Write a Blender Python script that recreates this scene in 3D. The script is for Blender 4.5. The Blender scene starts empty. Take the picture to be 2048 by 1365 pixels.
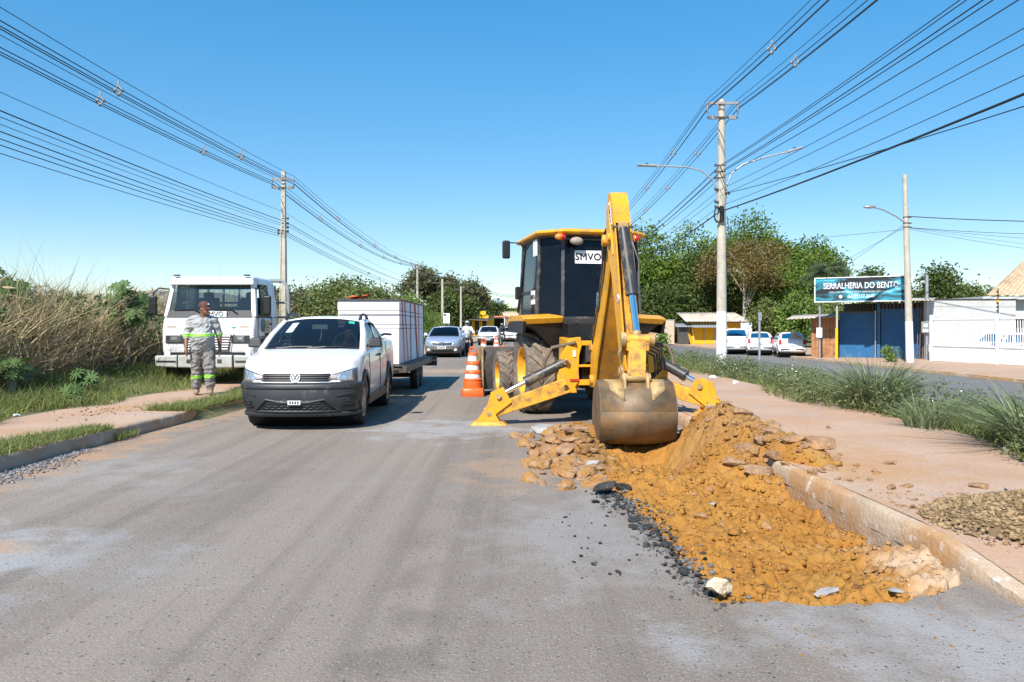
import bpy, bmesh, math, random
import numpy as np
from mathutils import Vector, Matrix
from mathutils.geometry import tessellate_polygon

S = bpy.context.scene
# ------------------------------------------------------------------ camera
CAM_H, FPX, HOR = 1.4, 1560.0, 655.0
cam_d = bpy.data.cameras.new('camera')
cam = bpy.data.objects.new('camera', cam_d)
S.collection.objects.link(cam)
cam.location = (0, 0, CAM_H)
cam.rotation_euler = (math.radians(90), 0, 0)
cam_d.sensor_width = 36.0
cam_d.lens = FPX / 2048 * 36.0
cam_d.shift_y = -(682.5 - HOR) / 2048.0
cam_d.clip_end = 6000
S.camera = cam
S.render.resolution_x, S.render.resolution_y = 1024, 682
# ------------------------------------------------------------------ light
SUN = Vector((-0.42, -0.92, 1.0)).normalized()
w = bpy.data.worlds.new('World'); S.world = w; w.use_nodes = True
nt = w.node_tree; nt.nodes.clear()
sky = nt.nodes.new('ShaderNodeTexSky'); sky.sky_type = 'NISHITA'; sky.sun_disc = False
sky.sun_elevation = math.asin(SUN.z)
sky.sun_rotation = math.atan2(SUN.x, SUN.y)
sky.altitude = 200; sky.air_density = 1.0; sky.dust_density = 0.0; sky.ozone_density = 3.5
bg = nt.nodes.new('ShaderNodeBackground'); bg.inputs['Strength'].default_value = 0.15
wo = nt.nodes.new('ShaderNodeOutputWorld')
hs_n = nt.nodes.new('ShaderNodeHueSaturation'); hs_n.inputs['Saturation'].default_value = 1.95; hs_n.inputs['Value'].default_value = 1.74; hs_n.inputs['Hue'].default_value = 0.5
gm_n = nt.nodes.new('ShaderNodeGamma'); gm_n.inputs['Gamma'].default_value = 0.52
nt.links.new(sky.outputs[0], gm_n.inputs['Color']); nt.links.new(gm_n.outputs[0], hs_n.inputs['Color']); nt.links.new(hs_n.outputs[0], bg.inputs[0]); nt.links.new(bg.outputs[0], wo.inputs[0])
sl = bpy.data.lights.new('sun', 'SUN'); sl.energy = 5.0; sl.angle = math.radians(0.53); sl.color = (1, 0.94, 0.86)
so = bpy.data.objects.new('sun', sl); S.collection.objects.link(so)
so.rotation_euler = (-SUN).to_track_quat('-Z', 'Y').to_euler()
so.location = (-30, -40, 60)
S.view_settings.view_transform = 'Standard'; S.view_settings.look = 'None'
S.view_settings.exposure = 0.55; S.view_settings.gamma = 1.0
S.view_settings.use_curve_mapping = False
S.render.engine = 'CYCLES'
S.cycles.max_bounces = 8; S.cycles.transparent_max_bounces = 16
S.cycles.use_denoising = True

R = random.Random(7)
NR = np.random.default_rng(11)
rad = math.radians

# ------------------------------------------------------------------ helpers
def link(o):
    S.collection.objects.link(o); return o
def tag(o, label=None, cat=None, group=None, kind=None):
    if label: o['label'] = label
    if cat: o['category'] = cat
    if group: o['group'] = group
    if kind: o['kind'] = kind
    return o
def thing(name, label, cat, loc=(0, 0, 0), rz=0.0, group=None):
    o = bpy.data.objects.new(name, None); link(o)
    o.location = loc; o.rotation_euler = (0, 0, rz); o.empty_display_size = 0.2
    return tag(o, label, cat, group)
def copy_tree(o, parent=None):
    c = o.copy(); link(c); c.parent = parent
    for ch in list(o.children): copy_tree(ch, c)
    return c
def P(x, y, d):
    """world point seen at photo position (x, y) at distance d"""
    return Vector(((x - 1024) * d / FPX, d, CAM_H - (y - HOR) * d / FPX))
def lerp(a, b, t): return a + (b - a) * t

class MB:
    def __init__(s): s.v = []; s.f = []
    def add(s, vs, fs):
        n = len(s.v); s.v += [tuple(p) for p in vs]; s.f += [tuple(i + n for i in f) for f in fs]; return s
    def box(s, c, d, rot=None, taper=1.0):
        x, y, z = d[0] / 2, d[1] / 2, d[2] / 2
        ps = [Vector((sx * x * (taper if sz > 0 else 1), sy * y * (taper if sz > 0 else 1), sz * z)) for sz in (-1, 1) for sx, sy in ((-1, -1), (1, -1), (1, 1), (-1, 1))]
        if rot is not None: ps = [rot @ p for p in ps]
        c = Vector(c)
        return s.hexa([p + c for p in ps])
    def hexa(s, p):
        return s.add(p, [(3, 2, 1, 0), (4, 5, 6, 7), (0, 1, 5, 4), (1, 2, 6, 5), (2, 3, 7, 6), (3, 0, 4, 7)])
    def bar(s, a, b, wd, hg, up=(0, 0, 1), w2=None, h2=None):
        a = Vector(a); b = Vector(b); t = (b - a).normalized(); u = Vector(up)
        r = t.cross(u)
        if r.length < 1e-4: r = t.cross(Vector((1, 0, 0)))
        r.normalize(); n = r.cross(t)
        w2 = wd if w2 is None else w2; h2 = hg if h2 is None else h2
        ps = [a + r * sx * wd / 2 + n * sy * hg / 2 for sx, sy in ((-1, -1), (1, -1), (1, 1), (-1, 1))] + \
             [b + r * sx * w2 / 2 + n * sy * h2 / 2 for sx, sy in ((-1, -1), (1, -1), (1, 1), (-1, 1))]
        return s.hexa(ps)
    def cyl(s, a, b, r0, r1=None, n=14, cap=True):
        r1 = r0 if r1 is None else r1
        a = Vector(a); b = Vector(b); t = (b - a).normalized()
        u = t.orthogonal().normalized(); w_ = t.cross(u)
        vs = []
        for c, r in ((a, r0), (b, r1)):
            vs += [c + (u * math.cos(k * 2 * math.pi / n) + w_ * math.sin(k * 2 * math.pi / n)) * r for k in range(n)]
        fs = [(k, (k + 1) % n, n + (k + 1) % n, n + k) for k in range(n)]
        if cap: fs += [tuple(range(n - 1, -1, -1)), tuple(range(n, 2 * n))]
        return s.add(vs, fs)
    def tube(s, path, r, n=6):
        path = [Vector(p) for p in path]; m = len(path); vs = []; fs = []
        rr = r if isinstance(r, (list, tuple)) else [r] * m
        u = None
        for i, p in enumerate(path):
            t = (path[min(i + 1, m - 1)] - path[max(i - 1, 0)]).normalized()
            if u is None: u = t.orthogonal().normalized()
            else:
                u = u - t * u.dot(t)
                u = u.normalized() if u.length > 1e-6 else t.orthogonal().normalized()
            w_ = t.cross(u)
            vs += [p + (u * math.cos(k * 2 * math.pi / n) + w_ * math.sin(k * 2 * math.pi / n)) * rr[i] for k in range(n)]
        for i in range(m - 1):
            fs += [(i * n + k, i * n + (k + 1) % n, (i + 1) * n + (k + 1) % n, (i + 1) * n + k) for k in range(n)]
        fs += [tuple(range(n - 1, -1, -1)), tuple(range((m - 1) * n, m * n))]
        return s.add(vs, fs)
    def prism(s, poly, fn, a, b):
        """2D polygon; fn(u, v, w) -> point, extruded w from a to b"""
        n = len(poly)
        vs = [fn(u, v, a) for u, v in poly] + [fn(u, v, b) for u, v in poly]
        fs = [tuple(range(n - 1, -1, -1)), tuple(range(n, 2 * n))] + [(k, (k + 1) % n, n + (k + 1) % n, n + k) for k in range(n)]
        return s.add(vs, fs)
    def grid(s, fn, nu, nv):
        vs = [fn(i / nu, j / nv) for i in range(nu + 1) for j in range(nv + 1)]
        fs = [(i * (nv + 1) + j, (i + 1) * (nv + 1) + j, (i + 1) * (nv + 1) + j + 1, i * (nv + 1) + j + 1) for i in range(nu) for j in range(nv)]
        return s.add(vs, fs)
    def lathe(s, prof, fn, n=24, closed=False):
        """prof [(r, h)]; fn(x, y, h)"""
        m = len(prof); vs = []
        for k in range(n):
            a = k * 2 * math.pi / n
            vs += [fn(r * math.cos(a), r * math.sin(a), h) for r, h in prof]
        fs = []
        for k in range(n):
            k2 = (k + 1) % n
            for j in range(m - 1 if not closed else m):
                j2 = (j + 1) % m
                fs.append((k * m + j, k2 * m + j, k2 * m + j2, k * m + j2))
        return s.add(vs, fs)
    def ball(s, c, r, n=10, m=7):
        c = Vector(c); r = (r, r, r) if not isinstance(r, (tuple, list)) else r
        prof = [(math.sin(j * math.pi / m), -math.cos(j * math.pi / m)) for j in range(m + 1)]
        prof[0] = (0.001, -1); prof[-1] = (0.001, 1)
        return s.lathe(prof, lambda x, y, h: (c.x + x * r[0], c.y + y * r[1], c.z + h * r[2]), n)
    def build(s, name, mat, parent=None, smooth=None, bevel=0.0, fix=True, seg=2):
        me = bpy.data.meshes.new(name); me.from_pydata(s.v, [], s.f)
        if fix:
            b = bmesh.new(); b.from_mesh(me); bmesh.ops.recalc_face_normals(b, faces=b.faces); b.to_mesh(me); b.free()
        if smooth is not None:
            me.polygons.foreach_set('use_smooth', [True] * len(me.polygons))
            me.set_sharp_from_angle(angle=rad(smooth))
        me.materials.append(mat)
        o = link(bpy.data.objects.new(name, me)); o.parent = parent
        if bevel:
            md = o.modifiers.new('bevel', 'BEVEL'); md.width = bevel; md.segments = seg; md.limit_method = 'ANGLE'; md.angle_limit = rad(35)
            if smooth is None:
                me.polygons.foreach_set('use_smooth', [True] * len(me.polygons)); md.harden_normals = True
        return o
def np_mesh(name, V, F, mat, parent=None, smooth=False, corners=None):
    """V (n,3), F (m,k) numpy -> object"""
    me = bpy.data.meshes.new(name)
    k = F.shape[1]; m = len(F)
    me.vertices.add(len(V)); me.vertices.foreach_set('co', np.ascontiguousarray(V, dtype=np.float32).ravel())
    me.loops.add(m * k); me.loops.foreach_set('vertex_index', np.ascontiguousarray(F, dtype=np.int32).ravel())
    me.polygons.add(m); me.polygons.foreach_set('loop_start', np.arange(0, m * k, k, dtype=np.int32))
    me.polygons.foreach_set('loop_total', np.full(m, k, dtype=np.int32))
    me.update(calc_edges=True)
    if smooth: me.polygons.foreach_set('use_smooth', [True] * m)
    me.materials.append(mat)
    o = link(bpy.data.objects.new(name, me)); o.parent = parent
    return o
def text(name, body, size, mat, parent, M4, ext=0.002, off=0.0, xs=1.0, space=1.0, align='CENTER'):
    c = bpy.data.curves.new(name, 'FONT'); c.body = body; c.size = size; c.extrude = ext; c.offset = off
    c.align_x = align; c.align_y = 'CENTER'; c.space_character = space; c.resolution_u = 3
    t = bpy.data.objects.new(name, c); link(t)
    me = bpy.data.meshes.new_from_object(t.evaluated_get(bpy.context.evaluated_depsgraph_get()))
    bpy.data.objects.remove(t); bpy.data.curves.remove(c)
    me.materials.clear(); me.materials.append(mat)
    me.transform(M4 @ Matrix.Diagonal((xs, 1, 1, 1)))
    o = link(bpy.data.objects.new(name, me)); o.parent = parent
    return o
def frame_m(origin, right, up):
    r = Vector(right).normalized(); u = Vector(up); u = (u - r * u.dot(r)).normalized(); n = r.cross(u)
    return Matrix(((r.x, u.x, n.x, origin[0]), (r.y, u.y, n.y, origin[1]), (r.z, u.z, n.z, origin[2]), (0, 0, 0, 1)))

# ------------------------------------------------------------------ materials
def M(name, col, rough=0.6, metal=0.0, var=0.12, scale=6.0, bump=0.0, bscale=60.0, dirt=None, coat=0.0, spec=0.5, island=0.0, trans=0.0, col2=None):
    m = bpy.data.materials.new(name); m.use_nodes = True
    n = m.node_tree.nodes; l = m.node_tree.links
    b = n['Principled BSDF']; out = n['Material Output']
    b.inputs['Roughness'].default_value = rough; b.inputs['Metallic'].default_value = metal
    b.inputs['Specular IOR Level'].default_value = spec
    if coat: b.inputs['Coat Weight'].default_value = coat; b.inputs['Coat Roughness'].default_value = 0.06
    tc = n.new('ShaderNodeTexCoord'); nz = n.new('ShaderNodeTexNoise')
    nz.inputs['Scale'].default_value = scale; nz.inputs['Detail'].default_value = 5; nz.inputs['Roughness'].default_value = 0.6
    l.new(tc.outputs['Object'], nz.inputs['Vector'])
    mx = n.new('ShaderNodeMix'); mx.data_type = 'RGBA'
    c1 = [max(0, c * (1 - var)) for c in col]; c2 = [min(1, c * (1 + var)) for c in (col2 or col)]
    mx.inputs['A'].default_value = (*c1, 1); mx.inputs['B'].default_value = (*c2, 1)
    rp = n.new('ShaderNodeMapRange'); rp.inputs['From Min'].default_value = 0.3; rp.inputs['From Max'].default_value = 0.7
    if island:
        g = n.new('ShaderNodeNewGeometry'); mm = n.new('ShaderNodeMix'); mm.data_type = 'FLOAT'; mm.inputs['Factor'].default_value = island
        l.new(nz.outputs['Fac'], rp.inputs['Value']); l.new(rp.outputs[0], mm.inputs['A']); l.new(g.outputs['Random Per Island'], mm.inputs['B'])
        l.new(mm.outputs[0], mx.inputs['Factor'])
    else:
        l.new(nz.outputs['Fac'], rp.inputs['Value']); l.new(rp.outputs[0], mx.inputs['Factor'])
    res = mx.outputs['Result']
    if dirt:
        dc, amt, ds = dirt
        dn = n.new('ShaderNodeTexNoise'); dn.inputs['Scale'].default_value = ds; dn.inputs['Detail'].default_value = 8; dn.inputs['Roughness'].default_value = 0.7
        l.new(tc.outputs['Object'], dn.inputs['Vector'])
        dr = n.new('ShaderNodeMapRange'); dr.inputs['From Min'].default_value = 0.62 - amt * 0.3; dr.inputs['From Max'].default_value = 0.72 - amt * 0.2
        dr.inputs['To Max'].default_value = min(1.0, 0.5 + amt * 0.5)
        l.new(dn.outputs['Fac'], dr.inputs['Value'])
        m2 = n.new('ShaderNodeMix'); m2.data_type = 'RGBA'; m2.inputs['B'].default_value = (*dc, 1)
        l.new(res, m2.inputs['A']); l.new(dr.outputs[0], m2.inputs['Factor']); res = m2.outputs['Result']
        rm = n.new('ShaderNodeMapRange'); rm.inputs['To Min'].default_value = rough; rm.inputs['To Max'].default_value = 0.85
        l.new(dr.outputs[0], rm.inputs['Value']); l.new(rm.outputs[0], b.inputs['Roughness'])
    l.new(res, b.inputs['Base Color'])
    if bump:
        bn = n.new('ShaderNodeTexNoise'); bn.inputs['Scale'].default_value = bscale; bn.inputs['Detail'].default_value = 6
        l.new(tc.outputs['Object'], bn.inputs['Vector'])
        bp = n.new('ShaderNodeBump'); bp.inputs['Strength'].default_value = bump; bp.inputs['Distance'].default_value = 0.02
        l.new(bn.outputs['Fac'], bp.inputs['Height']); l.new(bp.outputs[0], b.inputs['Normal'])
    if trans:
        t = n.new('ShaderNodeBsdfTranslucent'); ms = n.new('ShaderNodeMixShader'); ms.inputs[0].default_value = trans
        l.new(res, t.inputs['Color']); l.new(b.outputs[0], ms.inputs[1]); l.new(t.outputs[0], ms.inputs[2]); l.new(ms.outputs[0], out.inputs['Surface'])
    return m
def glass_mat(name, tint=(0.05, 0.06, 0.07), see=0.35, rough=0.02):
    m = bpy.data.materials.new(name); m.use_nodes = True
    n = m.node_tree.nodes; l = m.node_tree.links; out = n['Material Output']; n.remove(n['Principled BSDF'])
    tr = n.new('ShaderNodeBsdfTransparent'); tr.inputs[0].default_value = (see * 0.92, see, see * 0.98, 1)
    df = n.new('ShaderNodeBsdfDiffuse'); df.inputs[0].default_value = (*tint, 1)
    a = n.new('ShaderNodeMixShader'); a.inputs[0].default_value = 0.12
    gl = n.new('ShaderNodeBsdfGlossy'); gl.inputs['Roughness'].default_value = rough
    fr = n.new('ShaderNodeFresnel'); fr.inputs[0].default_value = 1.5
    mr = n.new('ShaderNodeMapRange'); mr.inputs['To Min'].default_value = 0.02; mr.inputs['To Max'].default_value = 0.9
    mx = n.new('ShaderNodeMixShader')
    l.new(tr.outputs[0], a.inputs[1]); l.new(df.outputs[0], a.inputs[2])
    l.new(fr.outputs[0], mr.inputs['Value']); l.new(mr.outputs[0], mx.inputs[0]); l.new(a.outputs[0], mx.inputs[1]); l.new(gl.outputs[0], mx.inputs[2])
    l.new(mx.outputs[0], out.inputs['Surface'])
    return m

DUST = (0.36, 0.25, 0.16)
mt = {}
mt['white'] = M('white_paint', (0.80, 0.80, 0.80), 0.28, var=0.03, scale=2, coat=0.6, dirt=((0.55, 0.46, 0.38), 0.15, 3))
mt['white_dusty'] = M('dusty_white_paint', (0.78, 0.78, 0.77), 0.35, var=0.04, scale=2, coat=0.35, dirt=((0.55, 0.45, 0.36), 0.35, 2.5))
mt['silver'] = M('silver_paint', (0.33, 0.40, 0.52), 0.33, metal=0.35, var=0.05, coat=0.5, dirt=(DUST, 0.15, 3))
mt['plastic'] = M('dark_plastic', (0.030, 0.033, 0.037), 0.5, var=0.15, scale=3, bump=0.05, bscale=300, dirt=((0.22, 0.18, 0.14), 0.12, 5))
mt['black'] = M('black_plastic', (0.012, 0.012, 0.013), 0.45, var=0.2)
mt['rubber'] = M('tyre_rubber', (0.022, 0.021, 0.02), 0.85, var=0.3, scale=10, bump=0.1, dirt=((0.17, 0.13, 0.10), 0.35, 4))
mt['rubber_dusty'] = M('dusty_tyre_rubber', (0.13, 0.108, 0.088), 0.9, var=0.3, scale=8, bump=0.15, bscale=40, dirt=((0.30, 0.225, 0.155), 0.55, 5))
mt['rim'] = M('alloy_rim', (0.45, 0.44, 0.43), 0.35, metal=0.8, var=0.1, dirt=(DUST, 0.2, 8))
mt['chrome'] = M('chrome', (0.8, 0.8, 0.8), 0.12, metal=1.0, var=0.03)
mt['glass'] = glass_mat('car_glass')
mt['glass_dark'] = glass_mat('tinted_glass', (0.012, 0.014, 0.018), 0.12)
mt['glass_clear'] = glass_mat('truck_glass', (0.1, 0.12, 0.12), 0.80)
mt['lamp_glass'] = M('headlamp_reflector', (0.62, 0.64, 0.66), 0.12, metal=0.7, var=0.35, scale=22, coat=1.0, bump=0.3, bscale=30)
mt['badge'] = M('badge_white', (0.72, 0.73, 0.75), 0.3, var=0.05, coat=0.5)
mt['lamp_dark'] = M('headlamp_housing', (0.10, 0.105, 0.11), 0.15, var=0.3, scale=15, coat=1.0)
mt['amber'] = M('amber_lens', (0.75, 0.22, 0.02), 0.2, var=0.1, coat=1.0)
mt['red_lens'] = M('red_lens', (0.5, 0.015, 0.01), 0.2, var=0.1, coat=1.0)
mt['interior'] = M('interior_fabric', (0.03, 0.03, 0.032), 0.8)
mt['interior_grey'] = M('interior_grey', (0.12, 0.12, 0.12), 0.8)
mt['plate'] = M('number_plate', (0.62, 0.62, 0.6), 0.4, var=0.1, scale=30)
mt['ink'] = M('black_ink', (0.015, 0.015, 0.018), 0.6)
mt['paper'] = M('white_sticker', (0.8, 0.8, 0.8), 0.5, var=0.04)
mt['steel'] = M('dark_steel', (0.09, 0.085, 0.08), 0.5, metal=0.5, var=0.3, dirt=((0.16, 0.10, 0.06), 0.3, 6))
mt['galv'] = M('galvanised_steel', (0.42, 0.44, 0.46), 0.45, metal=0.6, var=0.15)
mt['concrete'] = M('pole_concrete', (0.46, 0.42, 0.35), 0.85, var=0.14, scale=3, bump=0.25, bscale=30, dirt=((0.28, 0.25, 0.21), 0.3, 2))
mt['whitewash'] = M('whitewash', (0.80, 0.80, 0.79), 0.8, var=0.06, scale=6, dirt=((0.55, 0.5, 0.44), 0.12, 8))
mt['wire'] = M('cable_sheath', (0.02, 0.021, 0.025), 0.6)
mt['insul'] = M('grey_polymer', (0.28, 0.27, 0.27), 0.6, var=0.25, scale=20)
mt['yellow'] = M('machine_yellow', (0.80, 0.37, 0.015), 0.42, var=0.13, scale=3, coat=0.12, bump=0.05, bscale=50, dirt=((0.33, 0.18, 0.06), 0.42, 6))
mt['yellow_worn'] = M('worn_machine_yellow', (0.74, 0.36, 0.03), 0.45, var=0.14, scale=5, bump=0.06, bscale=60, dirt=((0.19, 0.115, 0.06), 0.55, 7))
mt['hyd_black'] = M('hydraulic_black', (0.04, 0.04, 0.042), 0.4, var=0.3, scale=9, dirt=((0.25, 0.18, 0.11), 0.35, 7))
mt['rusty'] = M('worn_bucket_steel', (0.17, 0.118, 0.07), 0.55, metal=0.25, var=0.4, scale=3.5, bump=0.15, bscale=25, dirt=((0.27, 0.14, 0.05), 0.45, 4))
mt['ochre_steel'] = M('clay_smeared_steel', (0.46, 0.31, 0.13), 0.6, metal=0.15, var=0.3, scale=6, dirt=((0.18, 0.12, 0.08), 0.5, 5))
mt['orange'] = M('orange_plastic', (0.80, 0.13, 0.02), 0.4, var=0.1, scale=5, dirt=((0.42, 0.16, 0.07), 0.3, 6))
mt['reflect'] = M('reflective_white', (0.75, 0.75, 0.74), 0.45, var=0.08, dirt=((0.45, 0.38, 0.33), 0.35, 18))
# ================================================================== ground
def poly_x(pts):
    ys = np.array([p[0] for p in pts]); xs = np.array([p[1] for p in pts])
    return lambda y: np.interp(y, ys, xs)
kerbR = poly_x([(-8, 2.98), (3, 2.60), (4.8, 2.53), (7.1, 2.45), (12, 2.40), (20, 2.45), (40, 2.6), (60, 2.7), (100, 2.6), (260, 2.0)])
kerbL = poly_x([(-8, -5.1), (3, -5.0), (7.5, -4.93), (8.74, -4.92), (12.5, -4.77), (20, -4.5), (35, -4.1), (59, -3.45), (90, -2.9), (260, -1.0)])
R2A, R2B = 9.9, 16.9          # opposite road
ZR2 = -0.45
def smooth(a, b, x): 
    t = np.clip((x - a) / (b - a), 0, 1); return t * t * (3 - 2 * t)
_T = np.random.default_rng(3).random((256, 256))
def vnoise(x, y):
    x = np.asarray(x, float); y = np.asarray(y, float)
    xi = np.floor(x).astype(int); yi = np.floor(y).astype(int); fx = x - xi; fy = y - yi
    fx = fx * fx * (3 - 2 * fx); fy = fy * fy * (3 - 2 * fy)
    a = _T[xi % 256, yi % 256]; b = _T[(xi + 1) % 256, yi % 256]; c = _T[xi % 256, (yi + 1) % 256]; d = _T[(xi + 1) % 256, (yi + 1) % 256]
    return (a * (1 - fx) + b * fx) * (1 - fy) + (c * (1 - fx) + d * fx) * fy
def fbm(x, y, o=4):
    s = 0; a = 0.5
    for k in range(o):
        s = s + a * (vnoise(x * 2 ** k + 17 * k, y * 2 ** k + 31 * k) - 0.5); a *= 0.5
    return s
def dip(x, y): return 0.125 * smooth(4.75, 3.7, y) * smooth(4.2, 2.6, x)
def ground_h(X, Y):
    X = np.asarray(X, float); Y = np.asarray(Y, float)
    xl = kerbL(Y); xr = kerbR(Y)
    left = 0.14 + 0.30 * smooth(0, 3.2, xl - 1.9 - X) + 0.15 * smooth(4, 16, xl - 1.9 - X) - 0.55 * smooth(25, 90, xl - X)
    right = 0.14 - 0.66 * smooth(4.9, 9.4, X) + 0.10 * smooth(R2B, R2B + 0.3, X) - 1.3 * dip(X, Y)
    h = np.where(X < xl, left, np.where(X > xr, right, -0.32))
    n = fbm(X * 0.9, Y * 0.9, 3) * 0.05
    amp = np.where((X < xl - 2.1) | ((X > 5.2) & (X < R2A - 0.3)), 1.0, 0.12)
    return h + n * amp

def ground_mat(name, ca, cb, cc, fine=(0.3, 120.0), big=0.35, spk=None, rough=0.95, patches=None, stretch=None, bump=0.35, spots=None):
    m = bpy.data.materials.new(name); m.use_nodes = True
    n = m.node_tree.nodes; l = m.node_tree.links; b = n['Principled BSDF']
    b.inputs['Roughness'].default_value = rough; b.inputs['Specular IOR Level'].default_value = 0.25
    tc = n.new('ShaderNodeTexCoord'); src = tc.outputs['Object']
    def noise(sc, det=6, ro=0.6, vec=None):
        q = n.new('ShaderNodeTexNoise'); q.inputs['Scale'].default_value = sc; q.inputs['Detail'].default_value = det; q.inputs['Roughness'].default_value = ro
        l.new(vec or src, q.inputs['Vector']); return q.outputs['Fac']
    def rng(v, a, b_, lo=0, hi=1):
        q = n.new('ShaderNodeMapRange'); q.inputs['From Min'].default_value = a; q.inputs['From Max'].default_value = b_
        q.inputs['To Min'].default_value = lo; q.inputs['To Max'].default_value = hi; l.new(v, q.inputs['Value']); return q.outputs[0]
    def mix(f, a, b_):
        q = n.new('ShaderNodeMix'); q.data_type = 'RGBA'; l.new(f, q.inputs['Factor'])
        for s_, v in (('A', a), ('B', b_)):
            if isinstance(v, tuple): q.inputs[s_].default_value = (*v, 1)
            else: l.new(v, q.inputs[s_])
        return q.outputs['Result']
    vec = src
    if stretch:
        mp = n.new('ShaderNodeMapping'); mp.inputs['Scale'].default_value = stretch; l.new(src, mp.inputs['Vector']); vec = mp.outputs[0]
    c = mix(rng(noise(big, 6, 0.62, vec), 0.38, 0.62), ca, cb)
    c = mix(rng(noise(fine[1], 3), 0.42, 0.75, 0, fine[0]), c, cc)
    if stretch:
        mp2 = n.new('ShaderNodeMapping'); mp2.inputs['Scale'].default_value = (stretch[0] * 2.6, stretch[1] * 0.35, 1); mp2.inputs['Rotation'].default_value = (0, 0, 0.03); l.new(src, mp2.inputs['Vector'])
        c = mix(rng(noise(1.0, 5, 0.6, mp2.outputs[0]), 0.48, 0.66, 0, 0.42), c, tuple(q * 0.68 for q in ca))
        c = mix(rng(noise(1.6, 5, 0.6, mp2.outputs[0]), 0.55, 0.75, 0, 0.25), c, tuple(min(1, q * 1.25) for q in cb))
    if patches:
        for (pc, sc, lo, hi, mx_) in patches:
            c = mix(rng(noise(sc, 7, 0.65), lo, hi, 0, mx_), c, pc)
    if spots:
        for (pc, cx, cy, rx_, ry_, mx_) in spots:
            mpp = n.new('ShaderNodeMapping'); mpp.inputs['Location'].default_value = (-cx / rx_, -cy / ry_, 0); mpp.inputs['Scale'].default_value = (1 / rx_, 1 / ry_, 0)
            l.new(src, mpp.inputs['Vector']); ln = n.new('ShaderNodeVectorMath'); ln.operation = 'LENGTH'; l.new(mpp.outputs[0], ln.inputs[0])
            ad = n.new('ShaderNodeMath'); ad.operation = 'ADD'; l.new(ln.outputs['Value'], ad.inputs[0])
            l.new(rng(noise(2.2, 7, 0.65), 0.3, 0.7, -0.75, 0.75), ad.inputs[1])
            c = mix(rng(ad.outputs[0], 1.0, 0.25, 0, mx_), c, pc)
    hgt = noise(fine[1] * 0.7, 5)
    if spk:
        for (pc, sc, thr, dens) in spk:
            vo = n.new('ShaderNodeTexVoronoi'); vo.inputs['Scale'].default_value = sc; vo.inputs['Randomness'].default_value = 1.0
            l.new(src, vo.inputs['Vector'])
            near = rng(vo.outputs['Distance'], thr, thr * 0.6)
            sep = n.new('ShaderNodeSeparateColor'); l.new(vo.outputs['Color'], sep.inputs[0])
            pick = n.new('ShaderNodeMath'); pick.operation = 'LESS_THAN'; l.new(sep.outputs[0], pick.inputs[0]); pick.inputs[1].default_value = dens
            mu = n.new('ShaderNodeMath'); mu.operation = 'MULTIPLY'; l.new(near, mu.inputs[0]); l.new(pick.outputs[0], mu.inputs[1])
            c = mix(mu.outputs[0], c, pc)
    l.new(c, b.inputs['Base Color'])
    bp = n.new('ShaderNodeBump'); bp.inputs['Strength'].default_value = bump; bp.inputs['Distance'].default_value = 0.015
    l.new(hgt, bp.inputs['Height']); l.new(bp.outputs[0], b.inputs['Normal'])
    return m
ASPH = ground_mat('asphalt', (0.19, 0.156, 0.126), (0.262, 0.218, 0.178), (0.35, 0.305, 0.26), (0.55, 70), 0.45,
                  spk=[((0.085, 0.08, 0.078), 24, 0.24, 0.16), ((0.075, 0.07, 0.07), 41, 0.26, 0.18), ((0.42, 0.39, 0.355), 47, 0.22, 0.14), ((0.38, 0.35, 0.32), 90, 0.3, 0.25), ((0.10, 0.092, 0.085), 95, 0.33, 0.3)],
                  spots=[((0.42, 0.43, 0.44), -3.3, 4.7, 1.3, 0.9, 0.5), ((0.40, 0.41, 0.42), -0.9, 10.8, 1.5, 1.3, 0.5), ((0.40, 0.40, 0.41), 2.1, 3.45, 1.3, 0.55, 0.45), ((0.36, 0.35, 0.345), 0.45, 5.4, 0.7, 1.6, 0.35), ((0.42, 0.25, 0.13), -3.45, 4.95, 0.7, 0.22, 0.6), ((0.42, 0.27, 0.16), 0.1, 7.6, 0.8, 1.1, 0.5), ((0.45, 0.30, 0.19), -1.6, 25.0, 2.6, 1.6, 0.7), ((0.35, 0.33, 0.31), -4.0, 7.6, 1.2, 1.2, 0.4), ((0.15, 0.125, 0.105), -0.42, 3.25, 0.30, 0.22, 0.55), ((0.15, 0.125, 0.105), -0.50, 3.75, 0.24, 0.2, 0.5), ((0.16, 0.13, 0.11), -0.55, 4.4, 0.2, 0.3, 0.5), ((0.16, 0.13, 0.11), -0.62, 5.2, 0.2, 0.4, 0.45), ((0.16, 0.135, 0.115), -2.3, 6.0, 0.5, 3.0, 0.3), ((0.40, 0.25, 0.15), -4.78, 8.6, 0.55, 3.2, 0.95), ((0.40, 0.26, 0.16), -4.62, 14.5, 0.45, 4.5, 0.9)],
                  patches=[((0.30, 0.28, 0.26), 0.55, 0.54, 0.70, 0.5), ((0.31, 0.235, 0.17), 0.33, 0.58, 0.72, 0.35), ((0.14, 0.12, 0.105), 1.1, 0.58, 0.72, 0.4)],
                  stretch=(1.3, 0.10, 1), bump=0.5)
ASPH2 = ground_mat('opposite_asphalt', (0.15, 0.14, 0.135), (0.19, 0.18, 0.17), (0.26, 0.24, 0.22), (0.4, 60), 0.3,
                   patches=[((0.32, 0.22, 0.14), 0.4, 0.58, 0.72, 0.35)], stretch=(1.2, 0.15, 1))
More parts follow.
